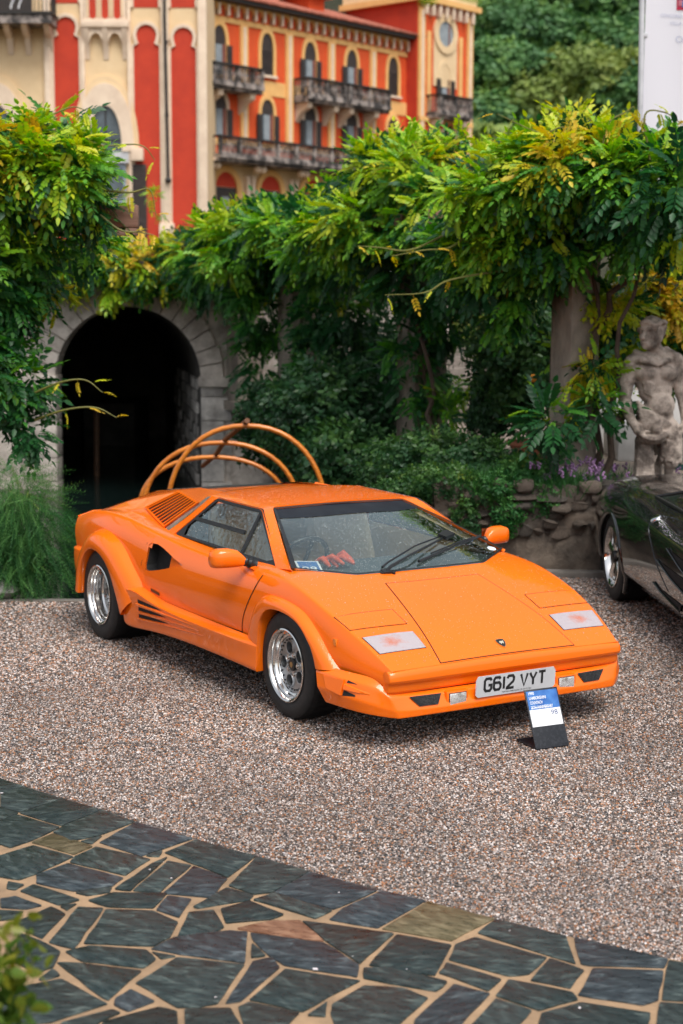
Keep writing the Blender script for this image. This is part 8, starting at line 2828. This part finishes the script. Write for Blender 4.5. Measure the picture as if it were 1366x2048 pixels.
# ------------------------------------------------------------------ wooded hillside
def hillside():
    xs = np.linspace(-160, 240, 41); ys = np.linspace(92, 420, 34)
    def hz(x, y):
        return 1.0 + max(0, (y - 96)) * .44 + 5 * math.sin(x * .04 + 1) + 4 * math.sin(y * .05 + x * .02)
    vs = [(x, y, hz(x, y) if y > 93 else -2) for y in ys for x in xs]
    n = len(xs)
    fs = [(j * n + i, j * n + i + 1, (j + 1) * n + i + 1, (j + 1) * n + i) for j in range(len(ys) - 1) for i in range(n - 1)]
    h = mk('hillside', vs, fs, M('hill_undergrowth', (.022, .030, .014), .95, col2=(.05, .042, .026), nscale=.25, bump=(1.2, 1, .4), coords='World'), angle=60)
    tag(h, kind='structure')
    def tree(x, y, hgt, w_, mat, label, seed, tone, nleaf, ls, dens=1):
        z = hz(x, y)
        t = empty('hill_tree', (x, y, z), 0, label, 'tree', 'trees on the hillside')
        inv = Matrix.Translation(t.location).inverted()
        r = random.Random(seed)
        blobs = [((x, y, z + hgt * .62), (w_ * .5, w_ * .5, hgt * .32))]
        for k in range(7):
            a = r.uniform(0, 6.28)
            blobs.append(((x + math.cos(a) * w_ * .34, y + math.sin(a) * w_ * .34, z + hgt * r.uniform(.38, .86)), (w_ * r.uniform(.20, .32),) * 2 + (hgt * r.uniform(.10, .17),)))
        pos, nrm, dep, rr = blob_points(blobs, nleaf, .75, seed)
        dirs = unit(nrm + rr.normal(size=pos.shape) * .5); ups = unit(np.array((0, 0, 1.0)) + nrm * .5 + rr.normal(size=pos.shape) * .3)
        tn = tone + .22 * lump(pos, seed * .7, 1.4) + rr.normal(size=len(pos)) * .08
        o = join_leaves('crown', SPROTO, pos, bases(dirs, ups), ls * rr.uniform(.7, 1.3, len(pos)), tn, mat, t); o.matrix_parent_inverse = inv
        bm = bmesh.new()
        b_tube(bm, [(x, y, z - 1), (x + .1, y, z + hgt * .4), (x, y, z + hgt * .75)], [w_ * .035, w_ * .025, w_ * .012], 6)
        for b in blobs[1:5]:
            b_tube(bm, [(x, y, z + hgt * .35), b[0]], w_ * .012, 5)
        q = bmo('trunk', bm, BARK, t, 60); q.matrix_parent_inverse = inv
    fixed = [  # px, py of crown middle, distance, size
        (1085, 130, 100, 5.0, 5.2, 0, 'round fresh green tree in the middle of the hillside'), (985, 190, 100, 5.6, 5.6, 0, 'dark green tree beside the tower on the hillside'), (1045, 240, 97, 4.2, 4.4, 1, 'pale olive tree low on the hillside, left of the banner'),
        (1155, 205, 98, 5.2, 6.4, 1, 'broad olive green tree on the hillside, left of the banner'), (1010, 100, 112, 6.5, 6.0, 0, 'dark tree above the hotel tower on the hillside'), (1235, 150, 104, 5.8, 5.4, 0, 'blue green tree just left of the banner pole'),
        (1200, 60, 116, 7, 6.4, 0, 'tall dark tree high on the hillside near the banner'), (960, 40, 120, 7.5, 6.6, 0, 'dark tree touching the top of the hotel tower'), (1090, 40, 124, 7, 7, 0, 'dense dark tree high in the middle of the hillside'),
        (1250, 235, 95, 4.4, 4.6, 0, 'low green tree behind the foot of the banner'), (965, 265, 95, 3.8, 3.6, 0, 'small dark tree at the foot of the hotel tower')]
    used = []
    for k, (u, v, D, hh, ww, mt_, lb) in enumerate(fixed):
        x = (u - 683) / 3188 * D
        # the hill decides the height; choose the distance where the crown lands
        best = min((abs((2.26 + (613 - v) / 3188 * d * 1.0) - (hz((u - 683) / 3188 * d, d) + hh * .6)), d) for d in np.linspace(95, 190, 96))
        d = float(best[1]); sc_ = d / D
        x = (u - 683) / 3188 * d
        used.append((x, d))
        tree(x, d, hh * sc_, ww * sc_, LEAF_O if mt_ else LEAF_T, lb, 60 + k, .45 if mt_ else .42, 1500, 8.5 * sc_ * .9)
    r = random.Random(12)
    extra = []
    k = 0
    for _ in range(400):
        x, y = r.uniform(-45, 62), r.uniform(97, 215)
        if abs(x / y) > .235 or any(math.hypot(x - a, (y - b) * .6) < 4.6 for a, b in used):
            continue
        if x / y < .03 and y < 140:
            continue
        used.append((x, y))
        extra.append((x, y))
        k += 1
        if k > 58:
            break
    rows = [(97, 118, 'lowest'), (118, 140, 'second lowest'), (140, 162, 'middle'), (162, 186, 'second highest'), (186, 220, 'highest')]
    nth = ['first', 'second', 'third', 'fourth', 'fifth', 'sixth', 'seventh', 'eighth', 'ninth', 'tenth', 'eleventh', 'twelfth', 'thirteenth', 'fourteenth', 'fifteenth', 'sixteenth', 'seventeenth', 'eighteenth', 'nineteenth', 'twentieth', 'last but two', 'last but one', 'last']
    k = 0
    for y0, y1, wd in rows:
        for i, (x, y) in enumerate(sorted(q for q in extra if y0 <= q[1] < y1)):
            tree(x, y, r.uniform(5.5, 9), r.uniform(5, 8), LEAF_T if r.random() < .75 else LEAF_O, nth[min(i, 22)] + ' tree from the left in the ' + wd + ' row of the wooded slope', 100 + k, r.uniform(.3, .6), 520, 15)
            k += 1
hillside()

# ------------------------------------------------------------------ small things on the terrace
pot = lathe('flower_pot', [(0, 0), (.19, 0), (.20, .02), (.25, .14), (.29, .155), (.29, .19), (.26, .19), (.25, .165), (0, .15)], M('terracotta', (.34, .13, .07), .85, col2=(.24, .085, .045), nscale=7, bump=(30, .4, .01)), None, 28)
pot.location = Vector((1.962, 16.2, 0.745)); pot.location.z = TZ
tag(pot, 'wide low terracotta pot on the terrace, left of the stone pillar', 'pot')
STEPM = M('step_stone', (.26, .22, .19), .85, col2=(.15, .13, .11), nscale=4, bump=(20, .5, .02))
st = empty('garden_steps', (2.0, 23, TZ), 0, 'grey stone garden steps climbing under the pergola', 'steps')
for k in range(6):
    o = box('step', (1.35, 22.5 + k * .36, TZ), (2.75, 22.5 + (k + 1) * .36 - .01, TZ + .16 * (k + 1)), STEPM, st, .012)
    o.matrix_parent_inverse = Matrix.Translation(st.location).inverted()
WB = M('pale_box_paint', (.55, .54, .53), .7, col2=(.45, .44, .43), nscale=5)
o = box('planter_box', (2.78, 16.0, TZ), (3.35, 16.9, TZ + .38), WB, None, .02); tag(o, 'pale stone block on the terrace between the pillar and the statue', 'block')
o = box('stone_slab', (2.4, 17.2, TZ), (3.9, 17.9, TZ + .62), WB, None, .02); tag(o, 'longer pale slab behind the stone block on the terrace', 'slab')
o = lathe('litter_bin', [(0, 0), (.17, 0), (.17, .62), (.18, .64), (.15, .66), (0, .66)], M('green_bin', (.05, .16, .15), .5, col2=(.035, .12, .115), nscale=6), None, 24)
o.location = (3.35, 15.3, TZ - .25); tag(o, 'teal green round bin standing behind the legs of the statue', 'bin')
# boulder at the end of the quay
o = link('boulder', ROCK_BASE[2].copy(), M('pale_boulder', (.34, .32, .30), .85, col2=(.2, .19, .18), nscale=7, bump=(20, .6, .02)))
o.location = Vector((-2.684, 12.259, 0.0)) + Vector((0, 0, .05)); o.scale = (.12, .10, .10); tag(o, 'pale boulder at the left end of the gravel, by the quay', 'boulder')

# out of focus plant in the foreground, bottom left, and a twig overhead
fs_ = shrub('foreground_shrub', (-1.02, 3.55, 0), [((-.875, 3.55, .70), (.11, .2, .15)), ((-.95, 3.5, .45), (.12, .2, .25)), ((-.87, 3.45, .50), (.07, .15, .12)), ((-1.05, 3.6, .8), (.16, .2, .16))], 560, SPROTO, leaf_mat('foreground_leaf', [(0, (.03, .075, .012)), (.45, (.09, .17, .02)), (.7, (.22, .21, .02)), (1.0, (.44, .13, .02))]), 'blurred green and rust coloured shrub in the bottom left corner', 41, .75, .5)
def twig():
    b0 = Vector((0.157, 2.6, 2.739))
    t = empty('overhanging_branch', b0, 0, 'blurred yellow green leaves hanging at the top edge of the view', 'branch')
    inv = Matrix.Translation(b0).inverted()
    P = [b0 + Vector((.9, .5, 1.9)), b0 + Vector((.5, .2, .8)), b0 + Vector((.16, .05, .18)), b0 + Vector((-.02, 0, .02))]
    q = stems('stem', [smooth_line(P, 5)], .012, t); q.matrix_parent_inverse = inv
    V_, F_ = [], []
    r = np.random.default_rng(3)
    for (dx, dz, l, ang) in ((-.035, .015, .085, 185), (-.01, .012, .075, 250), (.02, .016, .08, 300), (.045, .02, .085, -8), (.0, .024, .09, 200), (.25, .045, .09, 230), (.29, .04, .08, 320)):
        a = math.radians(ang)
        base_ = np.array((b0.x + dx, b0.y, b0.z + dz)); tip = base_ + np.array((math.cos(a) * l, -.01, math.sin(a) * l * .28))
        v, f = leaflet(base_, tip, l * .22, (0, -.8, .6), .006)
        k = len(V_); V_ += v; F_ += [tuple(i + k for i in g) for g in f]
    me_ = mk('leaves', V_, F_, leaf_mat('bright_leaf', [(0, (.20, .30, .01)), (1, (.34, .42, .02))], transl=.55), t, None)
    me_['kind'] = 'stuff'
    me_.matrix_parent_inverse = inv
twig()

# fallen petals on the slate
PET = M('white_petal', (.75, .72, .72), .6, col2=(.68, .60, .62), nscale=30)
r = random.Random(9)
pm = bpy.data.meshes.new('petal'); pm.from_pydata([(math.cos(a) * .007, math.sin(a) * .005, .001 * math.sin(3 * a)) for a in [6.283 * k / 8 for k in range(8)]], [], [tuple(range(8))]); pm.materials.append(PET)
PETALS = [(637, 1938), (806, 1938), (805, 1781), (26, 1588), (362, 1757), (345, 1725), (575, 1706), (1120, 2014), (1000, 1860), (680, 1785), (320, 1740), (455, 1995), (706, 1912)]
rank = {k: i + 1 for i, k in enumerate(sorted(range(1, len(PETALS)), key=lambda q: PETALS[q][0]))}
for k, (u, v) in enumerate(PETALS):
    o = bpy.data.objects.new('petal', pm); COL.objects.link(o)
    an = math.radians(25.2 - 0) 
    d_ = math.atan((v - 1024) / 3188) + math.radians(7.344)
    Y = (2.261 - .014) / math.tan(d_)
    o.location = ((u - 683) / 3188 * math.hypot(Y, 2.25) / math.cos(math.atan((v - 1024) / 3188)) * 1.0, Y, .0145)
    o.scale = (r.uniform(.5, 1.5) * (1.7 if k == 0 else .7),) * 3; o.rotation_euler = (0, 0, r.uniform(0, 6))
    tag(o, ('large white petal on a slate slab near the bottom of the picture' if k == 0 else ['', 'second', 'third', 'fourth', 'fifth', 'sixth', 'seventh', 'eighth', 'ninth', 'tenth', 'eleventh', 'twelfth', 'thirteenth'][rank[k]] + ' white petal from the left on the dark slate paving, a tiny speck'), 'petal', 'petals fallen on the paving')

# raindrops standing on the glass and the paint of the orange car
def drops():
    r = np.random.default_rng(21)
    ico = bmesh.new(); bmesh.ops.create_icosphere(ico, subdivisions=1, radius=1)
    dv = np.array([v.co[:] for v in ico.verts]); ico.verts.ensure_lookup_table()
    df = [tuple(v.index for v in f.verts) for f in ico.faces]; ico.free()
    m, n, b = nm('raindrop')
    b.inputs['Base Color'].default_value = (.62, .68, .68, 1); b.inputs['Roughness'].default_value = .08; b.inputs['Coat Weight'].default_value = 1.0
    b.inputs['Specular IOR Level'].default_value = .7
    tr = N(n, 'ShaderNodeBsdfTransparent'); mx = N(n, 'ShaderNodeMixShader')
    no = N(n, 'ShaderNodeTexNoise', Scale=40.0); tc = N(n, 'ShaderNodeTexCoord'); n.links.new(tc.outputs['Object'], no.inputs[0])
    mr = N(n, 'ShaderNodeMapRange'); mr.inputs[1].default_value = .3; mr.inputs[2].default_value = .7; mr.inputs[3].default_value = .30; mr.inputs[4].default_value = .75
    n.links.new(no.outputs['Fac'], mr.inputs[0]); n.links.new(mr.outputs[0], mx.inputs[0])
    n.links.new(tr.outputs[0], mx.inputs[1]); n.links.new(b.outputs[0], mx.inputs[2]); n.links.new(mx.outputs[0], n.nodes['Material Output'].inputs[0])
    pts, nrm, rad = [], [], []
    for _ in range(5000):
        u, v = r.uniform(-.95, .95), r.uniform(.01, .80)
        p = ws_point(u, v); pts.append(p + Vector((.287, 0, .93)) * -.0045); nrm.append((.295, 0, .955)); rad.append(abs(r.normal()) * .0009 + .0008)
    A, B_, C_, D_ = [np.array(q) for q in ((-.842, .563, 1.050), (-1.456, .563, 1.056), (-1.722, .733, .806), (-.343, .733, .790))]
    nn = np.cross(B_ - A, D_ - A); nn /= np.linalg.norm(nn); nn *= np.sign(nn[1])
    for s in (-1, 1):
        for _ in range(700):
            a, c = r.uniform(.04, .96), r.uniform(.05, .95)
            p = (A * (1 - a) + B_ * a) * (1 - c) + (D_ * (1 - a) + C_ * a) * c - nn * .0055
            pts.append(p * np.array((1, s, 1))); nrm.append(nn * np.array((1, s, 1))); rad.append(abs(r.normal()) * .0013 + .0009)
    rt = BVHTree.FromPolygons([v.co.copy() for v in ROOF.data.vertices], [tuple(p.vertices) for p in ROOF.data.polygons])
    for _ in range(5200):
        if r.random() < .6:
            x, y = r.uniform(-1.6, -.2), r.uniform(-.74, .74); h = rt.ray_cast(Vector((x, y, 3)), Vector((0, 0, -1)))
        else:
            x, y = r.uniform(-.2, .86), r.uniform(-.80, .80); h = BVH.ray_cast(Vector((x, y, 3)), Vector((0, 0, -1)))
        if h[0] is None or abs(h[1].z) < .5:
            continue
        q = h[1] if h[1].z > 0 else -h[1]
        pts.append(h[0] + q * .0022); nrm.append(q); rad.append(abs(r.normal()) * .0007 + .0008)
    P = np.array([tuple(p) for p in pts]); Nn = unit(np.array([tuple(q) for q in nrm])); Rr = np.array(rad)
    X = unit(np.cross(Nn, np.array((0.13, 1.0, .2)))); Y = np.cross(Nn, X)
    Bm = np.stack([X, Y, Nn * .55], axis=2)
    V_ = (np.einsum('nij,vj->nvi', Bm, dv) * Rr[:, None, None] + P[:, None, :]).reshape(-1, 3)
    F_ = (np.array(df)[None] + (np.arange(len(P)) * len(dv))[:, None, None]).reshape(-1)
    me = bpy.data.meshes.new('raindrops')
    me.vertices.add(len(V_)); me.vertices.foreach_set('co', V_.astype(np.float32).ravel())
    me.loops.add(len(F_)); me.loops.foreach_set('vertex_index', F_.astype(np.int32))
    nf = len(F_) // 3
    me.polygons.add(nf); me.polygons.foreach_set('loop_start', (np.arange(nf) * 3).astype(np.int32))
    me.update(calc_edges=True); shade(me, 180)
    o = link('raindrops', me, m, CAR); o['kind'] = 'stuff'
drops()
